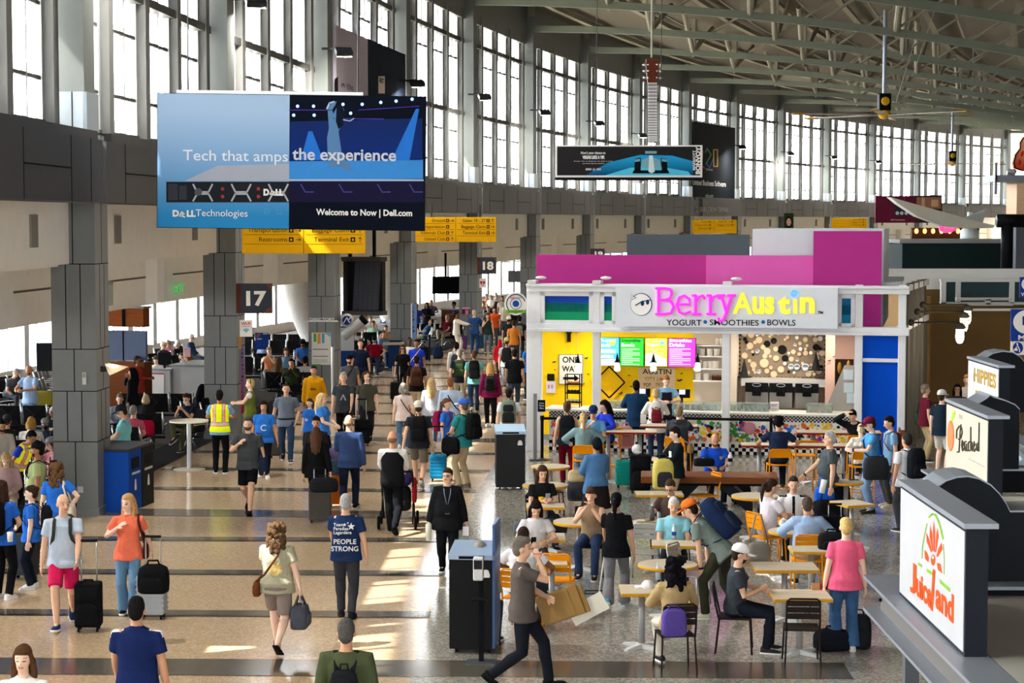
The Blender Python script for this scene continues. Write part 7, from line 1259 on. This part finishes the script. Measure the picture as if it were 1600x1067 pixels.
p=P(88,722,1.64,182,'st','s2f74d8','p2b3442','ddd','curlylong:6a4e34',0,'down,hip',w=1,b=1.15,L='person in blue T-shirt with curly brown hair and hand on hip'); shoulderbag(p,1,'d8d0c2','cream woven sling bag of the person with curly brown hair',.36,.4,.14,-.06,dy=-.14)
SG(9,708,12,'hc8a8a8','pcbb9b0','long:c8ac80',0,'seated person in pinkish hoodie with long blonde hair, looking at a lap',w=1,hp=25)
p=P(49,758,1.52,-82,'st','s2f6fd0','p1c2230','ddd','bun:3a2c24',0,'down,pock',w=1,b=1.1,L='young person in blue T-shirt with tied brown hair, facing left'); backpack(p,'1d1f26','black backpack on the young person in the blue T-shirt',.3,.42)
suitcase(36,905,-20,'3a3c40','dark grey suitcase in front of the young person in the blue T-shirt',.4,.62,.26,.5,8,True)
p=P(2,750,1.70,165,'st','s2b66c8','p16171a','eee/eee','long:3a2a22',1,'down,lap',w=1,L='person in blue T-shirt and black trousers, cut by the left edge'); backpack(p,'17181a','black backpack on the person cut by the left edge',.34,.5,.2)
q=p['wr'][1]; item('paper_cup','white paper cup held by the person cut by the left edge','cup',16,846,.98,lambda b:b.lathe([(0,0),(.035,0),(.042,.13),(0,.135)],14),mt('ece8e0',.5))
p=P(186,633,1.78,-82,'st','s86cfcf','p6a6c58','333','fade:3a2c22',1,'lap',b=1.25,hp=22,f='cap:2b3238 belt:6a4226',L='person in turquoise shirt with dark cap and brown belt, behind the blue bin')
SG(187,615,5,'l8d96a6','p3a3c44','short:7a746c',1,'seated person in grey sweater with grey hair, behind the turquoise shirt')
SG(196,636,178,'s5a5e66','p3a3c44','bald',1,'seated person with bald head seen from behind, above the turquoise shirt',h=1.5,f='r')
SG(209,633,170,'sd8627a','p3a3c44','short:8d8a84',1,'seated person with grey hair and pink shirt, seen from behind')
SG(228,616,180,'j2a2b2e','p2a2b2e','bob:c9b48c',0,'seated person with pale blonde bob in front of the gate desk',h=1.5,seat=None)
P(207,574,1.68,-100,'st','j1c1d20','p1c1d20','222','long:17161a',3,'down,face',w=1,L='person in black coat with long black hair at the gate desk, hand at the face')
P(215,556,1.74,75,'st','ja03a30','p1c1d20','222','short:3a2c24',4,'tab',f='g',L='gate agent in red shirt behind the person in the black coat')
SG(243,556,-5,'lece6e2','p3a4a66','bob:5a4434',0,'seated person in white top looking down, behind the gate desk',w=1,hp=18)
SG(300,522,80,'j2f4668','p4a5a74','short:e4e0d8',0,'seated person with white hair and navy jacket, at the bright windows',f='g')
SG(279,531,70,'l2f3238','pe8e2da','bob:ece4d8',0,'seated person with white hair and dark top, at the bright windows',w=1)
SG(256,533,60,'s5a5a5c','pd8cfc0','short:d9d4cc',1,'seated person in grey shirt beside the pink scarf, at the windows')
SG(263,531,40,'lf0a0b0/e8488a/chest','pd8cfc0','bob:b9a890',1,'seated person in pink and orange scarf, at the windows',h=1.52,w=1,f='g')
SG(291,551,-75,'s2a4fb0/e0287a/chest','p3a4a66','long:7a5434',1,'seated person with brown hair in blue and pink, right of the gate desk',w=1)
SG(283,551,-80,'s8a8d90','p3a4a66','short:6a5a4a',1,'seated person in grey behind the person in blue and pink',h=1.45)
SG(290,615,-25,'s232a3a','p5a6040','short:4a3426',1,'seated person with white face mask and olive trousers, by the standing table',f='m:eef2f4',pose='sx',arms='eye',hp=15)
SG(317,600,150,'s1d1e20','p26272a','long:17161a',2,'seated person with long black hair, right of the masked person')
SG(208,538,0,'sd9d4cc','p4a4c52','bald',1,'seated person with bald head left of the first window, behind the pylon',f='r')
SG(413,531,178,'s9fb4d8','p3a4a66','short:a08468',1,'seated person in pale blue, seen from behind at the blue gate poster')
SG(420,542,-3,'nd98a58','p8a8d90','bun:a8845c',0,'seated person in orange top with hands at the chest, behind grey seats',w=1,arms='chin')
SG(447,543,5,'n6f9ab8','pa8b4c0','long:6a4a34',1,'seated person in pale blue top with long brown hair, behind grey seats',w=1)
SG(436,557,170,'s8d7c6a','p3a3c40','long:6a5238',0,'seated person with light brown hair, seen from behind',w=1)
SG(473,530,4,'s3f7fd8','p26303e','short:1c1816',4,'seated person in blue T-shirt with black bucket hat',f='hat:1a1b1e d',b=1.2)
SG(455,560,2,'j36402f','p222a38','short:17161a',2,'seated person in dark green jacket, eating from a paper bag',arms='chin',b=1.1,pose='sl',lean=0)
SG(477,557,175,'ld9d8dc','p3a3c40','fade:17161a',2,'seated person in pale sweater with black knitted hat',f='bean:17181a')
SG(541,511,-5,'sd0b89a','p3a3c44','short:9a7a58',0,'seated person with fair hair beside the round airline sign')
SG(555,513,2,'ld4d4d2','p3a3c44','short:a8906a',0,'seated person in pale grey shirt, hands at the face, under the round airline sign',arms='chin')
SG(585,525,0,'s9a1a2e','j3a4a6a','fade:2c221e',1,'seated person in red shirt with face mask and dark cap',f='cap:2c3038 m:6a7a98',b=1.25,arms='tabw')
SG(600,516,40,'l8da8d0','j3a4a6a','short:5a4a3a',1,'seated person in pale blue jacket behind the red shirt')
for k,(u,v,a,c_,hc,lab) in enumerate(((571,492,0,'e08a5a','6a4a34','orange top'),(579,494,10,'d9e0e2','8a6a4a','white top'),(583,501,-20,'9fc4a4','4a3a2e','pale green top'),(563,496,20,'ece0d8','b99a70','cream top'),(603,508,0,'d8a878','5a4434','tan top'))): SG(u,v,a,'s'+c_,'p8a8d90','short:'+hc,k%3,'seated person in %s in the bright far row below the flight board'%lab)
# --- kiosk queue and food court
p=P(886,627,1.72,178,'ws','n26282c','p6e1524','333','bun:5a4030',1,'down',w=1,b=1.06,L='person in black tank top and maroon trousers in the kiosk queue'); backpack(p,'1f2124','black sports backpack on the person in maroon trousers',.32,.5,.17)
p=SG(912,645,178,'l7d9aa0','j6a86a4','pony:b99a70',0,'person in grey-teal sweater on an orange stool, seen from behind',pose='hi',arms='tabw',w=1,seat='s',b=1.1)
p=SG(927,634,-4,'s6aa8d8','p2a2c34','fade:3a2c22',2,'person in light blue T-shirt with navy cap looking at a phone',pose='hi',arms='lap,eye',f='cap:1f3358',seat='s'); phone(p,-1,'phone held up by the person with the navy cap')
SG(943,625,-60,'l2438b0','p22242c','long:1d1718',1,'person in royal blue top with long black hair at the tall table',pose='hi',w=1,arms='tabw',seat='s')
P(994,594,1.80,180,'st','j1f3a5c','p22242c','222','short:1c1816',4,'tab',b=1.12,f='',L='person in dark blue jacket ordering at the kiosk counter')
p=P(1025,607,1.68,180,'st','je6e2dc','j2b3850','333','updo:c8aa78',0,'tab',w=1,L='person in white coat with blonde hair ordering at the kiosk counter'); backpack(p,'7a2430','small red leather backpack on the person in the white coat',.24,.3,.12)
q=K@V((kx(1042,1.45,600),1.45,0)); h_=zp(1042,586,1.8)
P(1042,587,1.74,8,'st','s8abfe0/2a2430/apron','p333','222','short:a8683a',0,'tab',hp=22,z0=.12,L='kiosk attendant in light blue T-shirt and black apron behind the counter')
p=SG(1062,635,158,'h3c3f46','p26272c','short:8a7a5c',0,'person in dark grey hooded jacket on a stool, with a beige crossbody strap',pose='hi',arms='tab,face',seat='s',b=1.15); crossbody(p,1,'b8905c','tan crossbody bag of the person in the dark grey hooded jacket','d8ccb4',dz=-.02)
p=P(1052,667,1.70,-78,'st','l1b2226/e9eeea/chest','pbca47c','444','short:2c211c',0,'tab',hp=15,L='person in black sweatshirt with pale print, packing a yellow backpack'); 
softbag(1036,764,.75,10,.36,.26,.52,'cdbf62','yellow and black hiking backpack standing on a square table','hiking_backpack','backpack',acc='33343a')
P(932,684,1.66,-158,'st','j4f7aa8','k2a2426','333','fade:17161a',3,'hold',w=1,b=1.15,f='bean:1d2024',L='person in denim jacket with dark knitted hat and patterned skirt')
SG(1118,678,2,'s2150c8','p1d1f2c','bald',2,'officer in royal blue shirt with badge, seated at the long wooden table',arms='tab',f='r d',b=1.25,hp=18,seat=None)
b=MB(); b.prism([(-.028,.03),(.028,.03),(.03,-.01),(0,-.04),(-.03,-.01)],0,.008,0,RX(90)); d_=PEOPLE[-1]; b.build('badge',mt('d8c04a',.3,'metal',.7),d_['o'],M=d_['M'].inverted()@d_['T']@TR(-.10,.19,.36)@RX(0))
p=SG(1216,650,180,'s24304a','p20222a','curly:17161a',2,'person in navy T-shirt with curly black hair on a stool at the bar table',pose='hi',arms='tabw',seat='s',b=1.1)
P(1297,674,1.76,-88,'st','s4c5458','p9a8a68','222','short:b4b2ac',1,'down,fwd',b=1.3,print_=('iAm',.06,.32,'8fe04a','f'),f='wt:r222',L='person in charcoal T-shirt with grey hair, holding blue bags')
item('shopping_bag','bright blue shopping bags held by the person in the charcoal T-shirt','bag',1288,788,.52,lambda b:[soft(b,0,0,0,.34,.18,.30,e=.6),b.tube([(-.1,0,.28),(-.06,0,.46),(.06,0,.46),(.1,0,.28)],.012,6)],mt('1f62d8',.5,'cloth'))
item('paper_roll','white paper roll sticking out of the blue shopping bags','paper',1284,770,.78,lambda b:b.tube([(0,0,0),(.04,0,.22)],.05,12),mt('ece9e2',.6))
q=K@V((6.5,-.3,0)); P(1331,641,1.74,-30,'hi','l1f2328','p1f2328','222','short:1c1816',1,'tabw,head',lean=35,hp=10,seat=.76,L='person in black shirt slumped over the bar table, hand on the head')
p=P(1356,652,1.78,-86,'st','s4f92c8','j7c9cc0','2b2c26/3a3a34','fade:3a2c22',0,'tab',hp=18,f='cap:6a2038 wt:l222',L='person in blue T-shirt and jeans with maroon cap, at the right of the tables'); crossbody(p,-1,'33353a','large dark grey messenger bag of the person with the maroon cap',None,.46,.42,.2,-.08,-.02,'messenger_bag')
p=P(1387,650,1.72,-80,'st','s7fa8cc','p4a4a44','d8c8a8','short:221a18',1,'down',hp=15,L='person in pale blue shirt with a brown backpack, beside the maroon cap'); backpack(p,'7a4a2e','brown backpack on the person in the pale blue shirt',.3,.48)
p=P(1417,676,1.72,-150,'st','se2e4ea','p4a4c52','333','short:33302e',2,'down',b=1.08,f='k',L='person in white polo with a black backpack, right of the kiosk'); backpack(p,'1c1e24','black backpack on the person in the white polo',.34,.52,.2)
SG(1345,662,180,'ldfdbcc','p3a4a66','short:d8c8a0',0,'person in cream sweater on a stool at the right end of the bar table',h=1.5,pose='hi',arms='tab',seat='s',w=1,b=1.1)
p=P(1472,609,1.80,140,'st','s1f2c3a','sc9c4b8','444','short:4a3426',0,'down',f='cap:dcdad4',L='person in navy T-shirt, white cap and khaki shorts, near the cream stall sign'); p2=P(1446,600,1.74,100,'st','s6a2030','pb9a47a','444','short:8a7a6a',1,'down',L='person in maroon top half hidden by the kiosk side post'); shoulderbag(p2,-1,'3f5a4a','blue and green plaid bag of the person half hidden by the kiosk side')
P(1496,599,1.66,-10,'st','s2c2c30','p2a2c30','222','long:17161a',2,'down',w=1,f='g',L='person with long dark hair and glasses, left of the golden stall sign'); P(1511,585,1.76,-20,'st','sd8d0cc','p2a2c30','222','updo:a87848',0,'down',w=1,L='person with red-blonde hair in white, behind the person with glasses')
# seated at the tables
p=SG(848,727,14,'s1d1e20','j3a4a66','long:4a3428',1,'seated person in black T-shirt with long brown hair looking at a phone',w=1,arms='phone,phone',seat='k'); phone(p,1,'pale phone in the hands of the person in the black T-shirt','9aa4ac')
p=SG(838,783,5,'sdcdadc','p3a3c44','long:231a18',1,'seated person in white T-shirt looking down at a phone',w=1,arms='tab',hp=25,seat='o'); phone(p,1,'black phone in the hands of the person in the white T-shirt')
SG(819,823,160,'sdddce0','p3a3c44','fade:3a2c26',4,'seated person in white T-shirt with cropped hair, behind the striding person',arms='tabw',b=1.1,seat='o')
SG(751,845,165,'l8d8478','p3a3c44','bob:9a8f80',0,'seated person with grey-blond hair half hidden by the near bin',w=1,seat='k')
SG(923,761,-12,'n9c8468','j2f3d5c','bun:4a3426',1,'seated person in tan tank top resting the chin on hands at a laptop',w=1,arms='chin',seat='k')
p=P(963,769,1.66,168,W2,'s17181b','w7a7a7e','5a9ab8/e8e6e0','pony:17161a',2,'fwd,down',w=1,L='cleaner in black polo and grey trousers with a litter stick'); q=p['wr'][0]; item('litter_stick','thin white litter stick held by the cleaner in the black polo','tool',0,0,0,lambda b:b.tube([(q.x,q.y,q.z),(q.x-.12,q.y-.1,.05)],.012,8),mt('d8d4c8',.4),V((0,0,0)))
item('dustpan','flat black dustpan frame on the floor behind the cleaner','tool',936,925,.01,lambda b:b.tube([(-.2,-.12,0),(.2,-.12,0),(.2,.12,0),(-.2,.12,0),(-.2,-.12,0)],.01,6),mt('2a2c2e',.4))
SG(1046,750,-25,'s4a3c36','p26272c','short:4a3a2c',1,'seated person in brown T-shirt with glasses pouring from a bottle',arms='tab',f='g',hp=18,seat='k',b=1.1)
SG(1053,777,-4,'s8fd0e0','p26272c','short:d4d2cc',1,'seated person in light blue polo with white hair, arms crossed',arms='lap',f='k',seat='k',b=1.15)
p=P(1072,781,1.80,-112,'bd','s77857f','p36382c','c8d0b8/e8e6e0','short:33241c',1,'dip',lean=44,hp=6,f='cap:e0732a wt:l222',L='person in grey-green T-shirt with orange cap, bending over a round table'); backpack(p,'1d2a48','large navy backpack on the person with the orange cap',.38,.58,.24,acc='232f46')
SG(1054,870,-172,'jb59b6e','pcdc4b2','curlylong:17151a',2,'seated person in tan jacket with long black wavy hair, legs crossed',pose='sx',arms='tab',w=1,seat='k',hp=0)
SG(1160,850,82,'s3c4248','p20242e','short:3a2c22',1,'seated person in charcoal T-shirt with white cap, facing right',arms='tab,phone',f='cap:f0eeee d',seat='k')
P(1322,808,1.68,180,'st','sf2668a','w41648e','d8d8d8','updo:d8b874',0,'down',w=1,b=1.08,L='person in pink T-shirt and flared blue jeans with blonde bun, seen from behind')
SG(1207,748,118,'se8e4ee','pc0ab88','pony:3f3028',1,'seated person in white T-shirt with brown ponytail, beside the pilot',w=1,arms='tab',seat='o')
SG(1240,744,-4,'sf0f0f4/1a1c24/pilot','p1c2030','short:3a342e',1,'pilot in white uniform shirt with black tie, seated facing the camera',arms='tab',f='k',seat='o',hp=4)
SG(1261,776,178,'la4c0e6','pb0a488','short:55483e',2,'seated person in light blue dress shirt, seen from behind',arms='tabw',b=1.3,seat='o',f='k')
# empty and loose seats
def CS(u,v,a,m,lab,grp,hi=False): q=zp(u,v); chair(TR(q.x,q.y,0)@RZ(180+a),m,lab,grp,hi)
CS(1252,1036,176,DKM,'empty dark metal chair in front of the square table by the pink T-shirt','dark cafe chairs'); CS(1300,965,-60,DKM,'dark metal chair behind the square table, left of the pink T-shirt','dark cafe chairs'); CS(1098,812,-70,ORM,'empty orange chair turned edge on left of the wooden table leg','orange cafe chairs'); CS(1256,770,180,ORM,'empty orange bar stool right of the person in the navy T-shirt','orange bar stools',True); CS(860,805,100,DKM,'empty dark chair at the far round table','dark cafe chairs'); CS(1078,945,60,mt('b4b4b0',.3,'metal',.6),'pale slatted aluminium chair behind the round table of the tan jacket','aluminium cafe chairs'); CS(1008,908,-10,mt('b4b4b0',.3,'metal',.6),'pale slatted aluminium chair with a black bag handle, at the light blue polo','aluminium cafe chairs'); CS(1265,905,178,ORM,'empty orange chair behind the two narrow square tables','orange cafe chairs'); CS(1336,760,180,ORM,'orange stool legs right of the grey-haired person with blue bags','orange bar stools',True); CS(872,955,170,ORM,'orange chair behind the striding person in clogs','orange cafe chairs')
# tables
table(905,814,'round table with a laptop, left of the cleaner',.40); table(1043,881,'round table under the hands of the bending person',.40); table(860,728,'round table nearest the far bin',.37); table(852,757,'round table behind the person in the black T-shirt',.40); table(1026,816,'round table with a grey bottle, right of the cleaner',.40); table(1180,774,'round table below the end of the wooden table',.40); table(1238,829,'round table between the pilot and the light blue dress shirt',.36)
table(852,789,'square table with a food cup in front of the black T-shirt',None,.62,.5); table(850,838,'square table in front of the white T-shirt with a phone',None,.62,.62); table(1030,770,'square table under the yellow backpack',None,.80,.5); table(1052,848,'square table with water bottles before the light blue polo',None,.62,.5,-4); table(1003,920,'square table with a white cap beside the tan jacket',None,.55,.6); table(1226,884,'wide square table between the white cap and the pink T-shirt',None,.85,.62); table(1250,928,'near square table under the hand of the white cap',None,.72,.62); table(1268,857,'square table behind the two narrow ones, by the light blue dress shirt',None,.60,.5); table(1331,785,'low square table corner right of the blue bags',None,.5,.6,20); table(862,877,'small square table beside the cropped hair white T-shirt',None,.42,.5); table(1068,790,'square table behind the brown T-shirt and glasses',None,.7,.5); table(1322,752,'small round table with a phone, below the cream sweater',.30,h=.9)
RED=mt('8a2f28',.5); table(975,673,'tall bar table with a grey bag, before the kiosk queue',None,1.35,.5,-4,1.07,RED); table(1045,664,'tall bar table in front of the dark grey hooded jacket',None,1.2,.5,-6,1.07,RED); table(1252,694,'long tall bar table under the person in the navy T-shirt',None,2.3,.5,-5,1.07,RED); table(1310,674,'tall bar table under the slumped person in black',None,1.7,.55,-6,1.07,RED)
# long wooden community table
q=zp(1110,741,.78); t=thing('community_table','long thick wooden table on slanted black steel legs, in front of the officer','table',TR(q.x,q.y,0)@RZ(-4)); b=MB(); b.box(-1.25,1.2,-.40,.42,.66,.78); child(b,'tabletop',mt('7a4a2c',.35,'wood'),t,False,bevel=.012); b=MB(); b.box(-1.2,1.15,-.36,.38,.62,.66); child(b,'steel_plate',INK,t,False)
for x0,x1 in((.25,.95),(-.35,-.95)):
    b=MB(); b.loft([[(x0-.14,y,.62) for y in(-.3,.3)][::1]+[(x0+.14,y,.62) for y in(.3,-.3)],[(x1-.14,y,0) for y in(-.3,.3)]+[(x1+.14,y,0) for y in(.3,-.3)]]); child(b,'slanted_leg',mt('26282c',.4,'metal',.3),t,False)
gx_=q; b=MB(); b.tube([(gx_.x+.35,gx_.y+.75,0),(gx_.x+.35,gx_.y+.75,.45)],.012,6)
M=TR(PEOPLE[[i for i,d in enumerate(PEOPLE) if d['lab'].startswith('officer')][0]]['org'].x,PEOPLE[[i for i,d in enumerate(PEOPLE) if d['lab'].startswith('officer')][0]]['org'].y,0); t=thing('bench','dark wooden bench under the officer in royal blue','bench',M); b=MB(); b.box(-.7,.5,-.2,.2,.40,.45); child(b,'seat',mt('5a3a26',.4,'wood'),t,False); 
for x in(-.6,.4): b=MB(); b.box(x-.03,x+.03,-.18,.18,0,.40); child(b,'leg',INK,t,False)
# things on the tables
item('handbag','black handbag on the wooden table before the officer','bag',1100,728,.78,lambda b:soft(b,0,0,0,.40,.2,.15),cl('1c1d20')); bottle(1141,727,.78,'white and black dotted tall bottle on the wooden table','e4e4e6',.28,.045,'1c1d20','1c1d20')
item('duffel_bag','olive soft bag lying on the tall bar table before the kiosk queue','bag',945,664,1.07,lambda b:soft(b,0,0,0,.42,.2,.13),cl('4f5044')); bottle(925,662,1.07,'clear water bottle on the tall bar table left of the olive bag')
t=thing('laptop','open black laptop on the round table left of the cleaner','laptop',TR(*zp(910,806,.75))@RZ(12)); b=MB(); b.box(-.15,.15,-.1,.1,0,.014); child(b,'base',mt('2a2c30',.4),t,False); b=MB(); b.box(-.15,.15,-.10,-.09,.01,.20,0,RX(12)); child(b,'screen',mt('1c1d20',.3),t,False)
softbag(866,833,.30,20,.42,.26,.26,'3f454c','dark grey travel bag by the round table with the laptop',acc='2a2e33'); bottle(1019,812,.75,'grey square drink bottle on the round table right of the cleaner','5a6068',.24,.04,None,'e4e4e4'); bottle(1046,840,.75,'clear water bottle with blue label, left one on the square table','d4e4ee',.22,.032,'2a4fb0'); bottle(1053,842,.75,'clear water bottle with blue label, right one on the square table','d4e4ee',.22,.032,'2a4fb0'); bottle(1028,905,.6,'small clear bottle beside the tan jacket')
item('phone','black phone standing on the round table of the bending person','phone',1067,879,.75,lambda b:b.cb(0,0,.045,.09,.07,.09),mt('17181a',.4),smooth=False)
item('baseball_cap','white baseball cap lying on the square table beside the tan jacket','cap',1012,918,.75,lambda b:[b.ell((0,0,.0),(.09,.11,.10)),b.box(-.16,-.06,-.07,.07,.0,.015)],cl('ece8e6')); item('snack_box','small red and tan snack box on the near square table','box',1274,921,.75,lambda b:b.box(-.05,.05,-.035,.035,0,.08),mt('b98a60',.5),smooth=False); item('snack_box','red carton beside the tan snack box on the near square table','box',1275.5,921,.75,lambda b:b.box(.052,.10,-.035,.035,0,.08),mt('b03a34',.5),smooth=False)
item('food_cup','red and yellow food cup on the square table of the black T-shirt','cup',846,786,.75,lambda b:b.lathe([(0,0),(.035,0),(.05,.10),(0,.10)],14),mt('d8a02a',.5)); item('food_wrapper','crumpled pale food wrapper beside the food cup','wrapper',858,785,.75,lambda b:[b.ell((.0,0,.02),(.08,.05,.03)),b.ell((.07,.02,.015),(.05,.04,.025))],mt('d8d0c4',.6)); item('food_wrapper','white crumpled food paper between the pilot and the white T-shirt','wrapper',1232,823,.75,lambda b:[b.ell((0,0,.02),(.12,.09,.03)),b.ell((.08,.03,.04),(.06,.05,.05)),b.ell((-.09,.04,.05),(.05,.05,.06))],mt('e8e4e0',.6)); item('small_bag','grey handbag on the square table left of the white T-shirt with phone','bag',815,836,.75,lambda b:soft(b,0,0,0,.24,.14,.2),cl('5a6068')); item('phone','dark phone on the small round table below the cream sweater','phone',1334,750,.9,lambda b:b.cb(0,0,.006,.16,.075,.012),mt('26272b',.4),smooth=False)
item('tray','round metal tray on the round table right of the cleaner','tray',1012,813,.75,lambda b:b.lathe([(0,0),(.1,0),(.105,.01),(0,.008)],20),mt('9a8a5a',.35,'metal',.5)); item('food_bowl','green food bowls on the tall bar table','bowl',948,671,1.07,lambda b:b.lathe([(0,0),(.05,0),(.07,.05),(0,.05)],14),mt('6fae9a',.5)); item('menu_card','white card standing on the tall bar table','card',1005,661,1.07,lambda b:b.cb(0,0,.09,.12,.01,.18),mt('e4dfda',.5),smooth=False)
# luggage around the tables
softbag(977,700,.62,6,.34,.22,.46,'e0a09a','pink backpack on top of the turquoise suitcase','backpack','backpack',acc='d08a86'); suitcase(976,762,4,'25b8a8','turquoise suitcase with dark straps and a bird pattern',.36,.5,.24,0,0,True,acc='1c1d20'); suitcase(1000,770,0,'1c1d20','black suitcase behind the turquoise suitcase',.4,.7,.28,0,0,False); item('baseball_cap','white and grey cap hanging on the black luggage by the turquoise suitcase','cap',995,702,.95,lambda b:[b.ell((0,0,.0),(.1,.11,.1)),b.box(-.05,.08,-.18,-.06,-.05,-.03)],cl('d8d8da'))
softbag(902,782,.42,8,.36,.24,.42,'4a4c52','grey backpack on a white stool behind the denim jacket','backpack','backpack',acc='3a3c42'); softbag(901,752,.82,8,.3,.2,.2,'c9b48a','tan bag on top of the grey backpack','bag','bag'); b=MB(); b.box(-.2,.2,-.2,.2,.38,.42); [b.box(x-.02,x+.02,y-.02,y+.02,0,.38) for x in(-.17,.17) for y in(-.17,.17)]; q=zp(902,800); o=b.build('luggage_stand',mt('d9d9d6',.4)); o.matrix_world=TR(q.x,q.y,0); tag(o,'small white stand under the grey backpack','stand')
suitcase(1302,872,180,'17181b','black rolling suitcase behind the light blue dress shirt, upright handle',.4,.62,.28,.22,0,False); softbag(1290,836,.0,20,.5,.34,.62,'1a1b1e','large black bag standing left of the black rolling suitcase'); softbag(1300,860,.72,0,.4,.26,.26,'1c1d20','black bag on top of the black rolling suitcase'); softbag(1310,828,.0,-20,.4,.3,.85,'20232a','tall black backpack behind the black rolling suitcase','backpack','backpack')
softbag(1300,1015,.0,10,.46,.3,.26,'1c1f26','black bag with a white tag on the floor, left of the flared jeans'); softbag(1342,1012,.0,-20,.3,.26,.42,'24262a','black backpack on the floor behind the flared jeans','backpack','backpack'); softbag(1120,885,.0,0,.34,.24,.4,'243a78','blue backpack under the round table of the bending person','backpack','backpack'); softbag(1238,770,0,10,.36,.28,.4,'20232a','black backpack on the floor by the slanted table leg','backpack','backpack') if 0 else softbag(1158,785,0,10,.36,.28,.36,'20232a','black backpack on the floor by the slanted table leg','backpack','backpack')
d_=[d for d in PEOPLE if d['lab'].startswith('seated person in tan jacket')][0]; softbag(0,0,.50,d_['a'],.30,.14,.32,'5c4a98','violet striped woven backpack hanging on the dark chair of the tan jacket','backpack','backpack',acc='3f3470',pos=V((d_['org'].x-.05,d_['org'].y-.42,0)))
d_=[d for d in PEOPLE if 'beside the pilot' in d['lab']][0]; t=thing('shoulder_bag','grey canvas shoulder bag hanging from the orange chair beside the pilot','bag',TR(d_['org'].x-.18,d_['org'].y-.33,.12)@RZ(10)); child(soft(MB(),0,0,0,.36,.16,.3),'bag_body',cl('8f8a82'),t); b=MB(); b.tube([(-.15,0,.28),(-.04,.02,.72),(.04,.02,.72),(.15,0,.28)],.014,6); child(b,'strap',cl('8a857c'),t)
# stroller
d_=[d for d in PEOPLE if 'pushing a stroller' in d['lab']][0]; t=thing('stroller','black stroller with red and violet cover pushed by the bald person in the waistcoat','stroller',TR(d_['org'].x+.05,d_['org'].y+.78,0)); FB=mt('1d1e20',.4)
for x in(-.27,.27):
    b=MB(); b.tube([(x,-.42,1.02),(x,-.1,.55),(x,.32,.10)],.016,8); b.tube([(x,-.1,.55),(x,-.35,.1)],.014,8); child(b,'frame_tube',FB,t)
    for y in(-.35,.32): b=MB(); b.lathe([(.03,-.02),(.11,-.022),(.12,0),(.11,.022),(.03,.02)],20,0,TR(x+(.05 if x>0 else -.05),y,.12)@RY(90)); child(b,'wheel',INK,t)
b=MB(); b.tube([(-.27,-.42,1.02),(.27,-.42,1.02)],.018,8); child(b,'handle',FB,t); child(soft(MB(),0,.0,.3,.46,.5,.42),'seat',cl('26272a'),t); b=MB(); b.ell((.02,.05,.86),(.24,.26,.2)); child(b,'canopy',cl('4a3f80'),t); b=MB(); soft(b,.29,-.1,.45,.08,.3,.42); child(b,'side_bag',cl('a8222c'),t)
# red bag and extra rows of lounge seats
def rowg(u,v,a,n,lab): q=zp(u,v); gateseat(TR(q.x,q.y,0)@RZ(180+a),lab,n)
rowg(238,705,182,1,'empty black sling lounge seat holding a red bag, right of the turquoise shirt'); item('red_bag','crimson bag on the empty lounge seat','bag',231,680,.46,lambda b:soft(b,0,0,0,.3,.16,.34),cl('c01840'))
rowg(250,668,180,3,'row of three black sling lounge seats seen from behind, below the gate desk'); rowg(412,605,4,3,'row of three black lounge seats with a grey backpack, left of the directory column'); item('backpack','grey backpack on the lounge seats left of the directory column','backpack',424,602,.46,lambda b:soft(b,0,0,0,.36,.22,.44),cl('7c8084')); rowg(420,572,3,4,'row of four black lounge seats behind the grey backpack row'); rowg(436,560,3,5,'row of five black lounge seats at the bright windows beside the blue gate poster'); rowg(575,572,3,4,'row of four black lounge seats beyond the round airline sign'); rowg(590,556,2,4,'farther row of four black lounge seats under the flight board')
rowg(60,690,180,3,'row of three black lounge seats beside the nearest column'); rowg(20,640,70,3,'row of three black lounge seats at the left edge, tilted'); rowg(84,625,95,4,'row of four black lounge seats under the dark screen'); rowg(270,602,75,4,'row of four lounge seats along the bright windows'); rowg(80,648,95,4,'second row of four black lounge seats near the dark screen'); rowg(15,735,40,2,'pair of black lounge seats under the pinkish hoodie'); rowg(690,540,0,3,'row of three dark lounge seats at gate 18'); rowg(775,515,0,4,'row of four brown-black lounge seats among the far crowd'); rowg(776,498,0,5,'farther row of five lounge seats among the far crowd')
item('khaki_jacket','olive green jacket hanging over lounge seats behind the bald person with the tablet','jacket',68,635,.55,lambda b:soft(b,0,0,0,.6,.3,.4),cl('8a7f2e'))
b=MB(); b.tube([(0,0,0),(.2,.05,0)],.01,6) 
for k,(u,v,c_,lab) in enumerate(((20,870,'1d1e22','black bag heap in front of the left edge person'),(60,735,'26272c','dark luggage between the lime green T-shirt and the left seats'),(18,840,'2a4f3a','dark green bag on the floor at the left edge'),(662,562,'1c2a44','navy bag by the seats of gate 18'),(684,560,'1f2c48','second navy bag by the seats of gate 18'))): softbag(u,v,0,20*k,.5,.34,.5,c_,lab)
run_jobs()
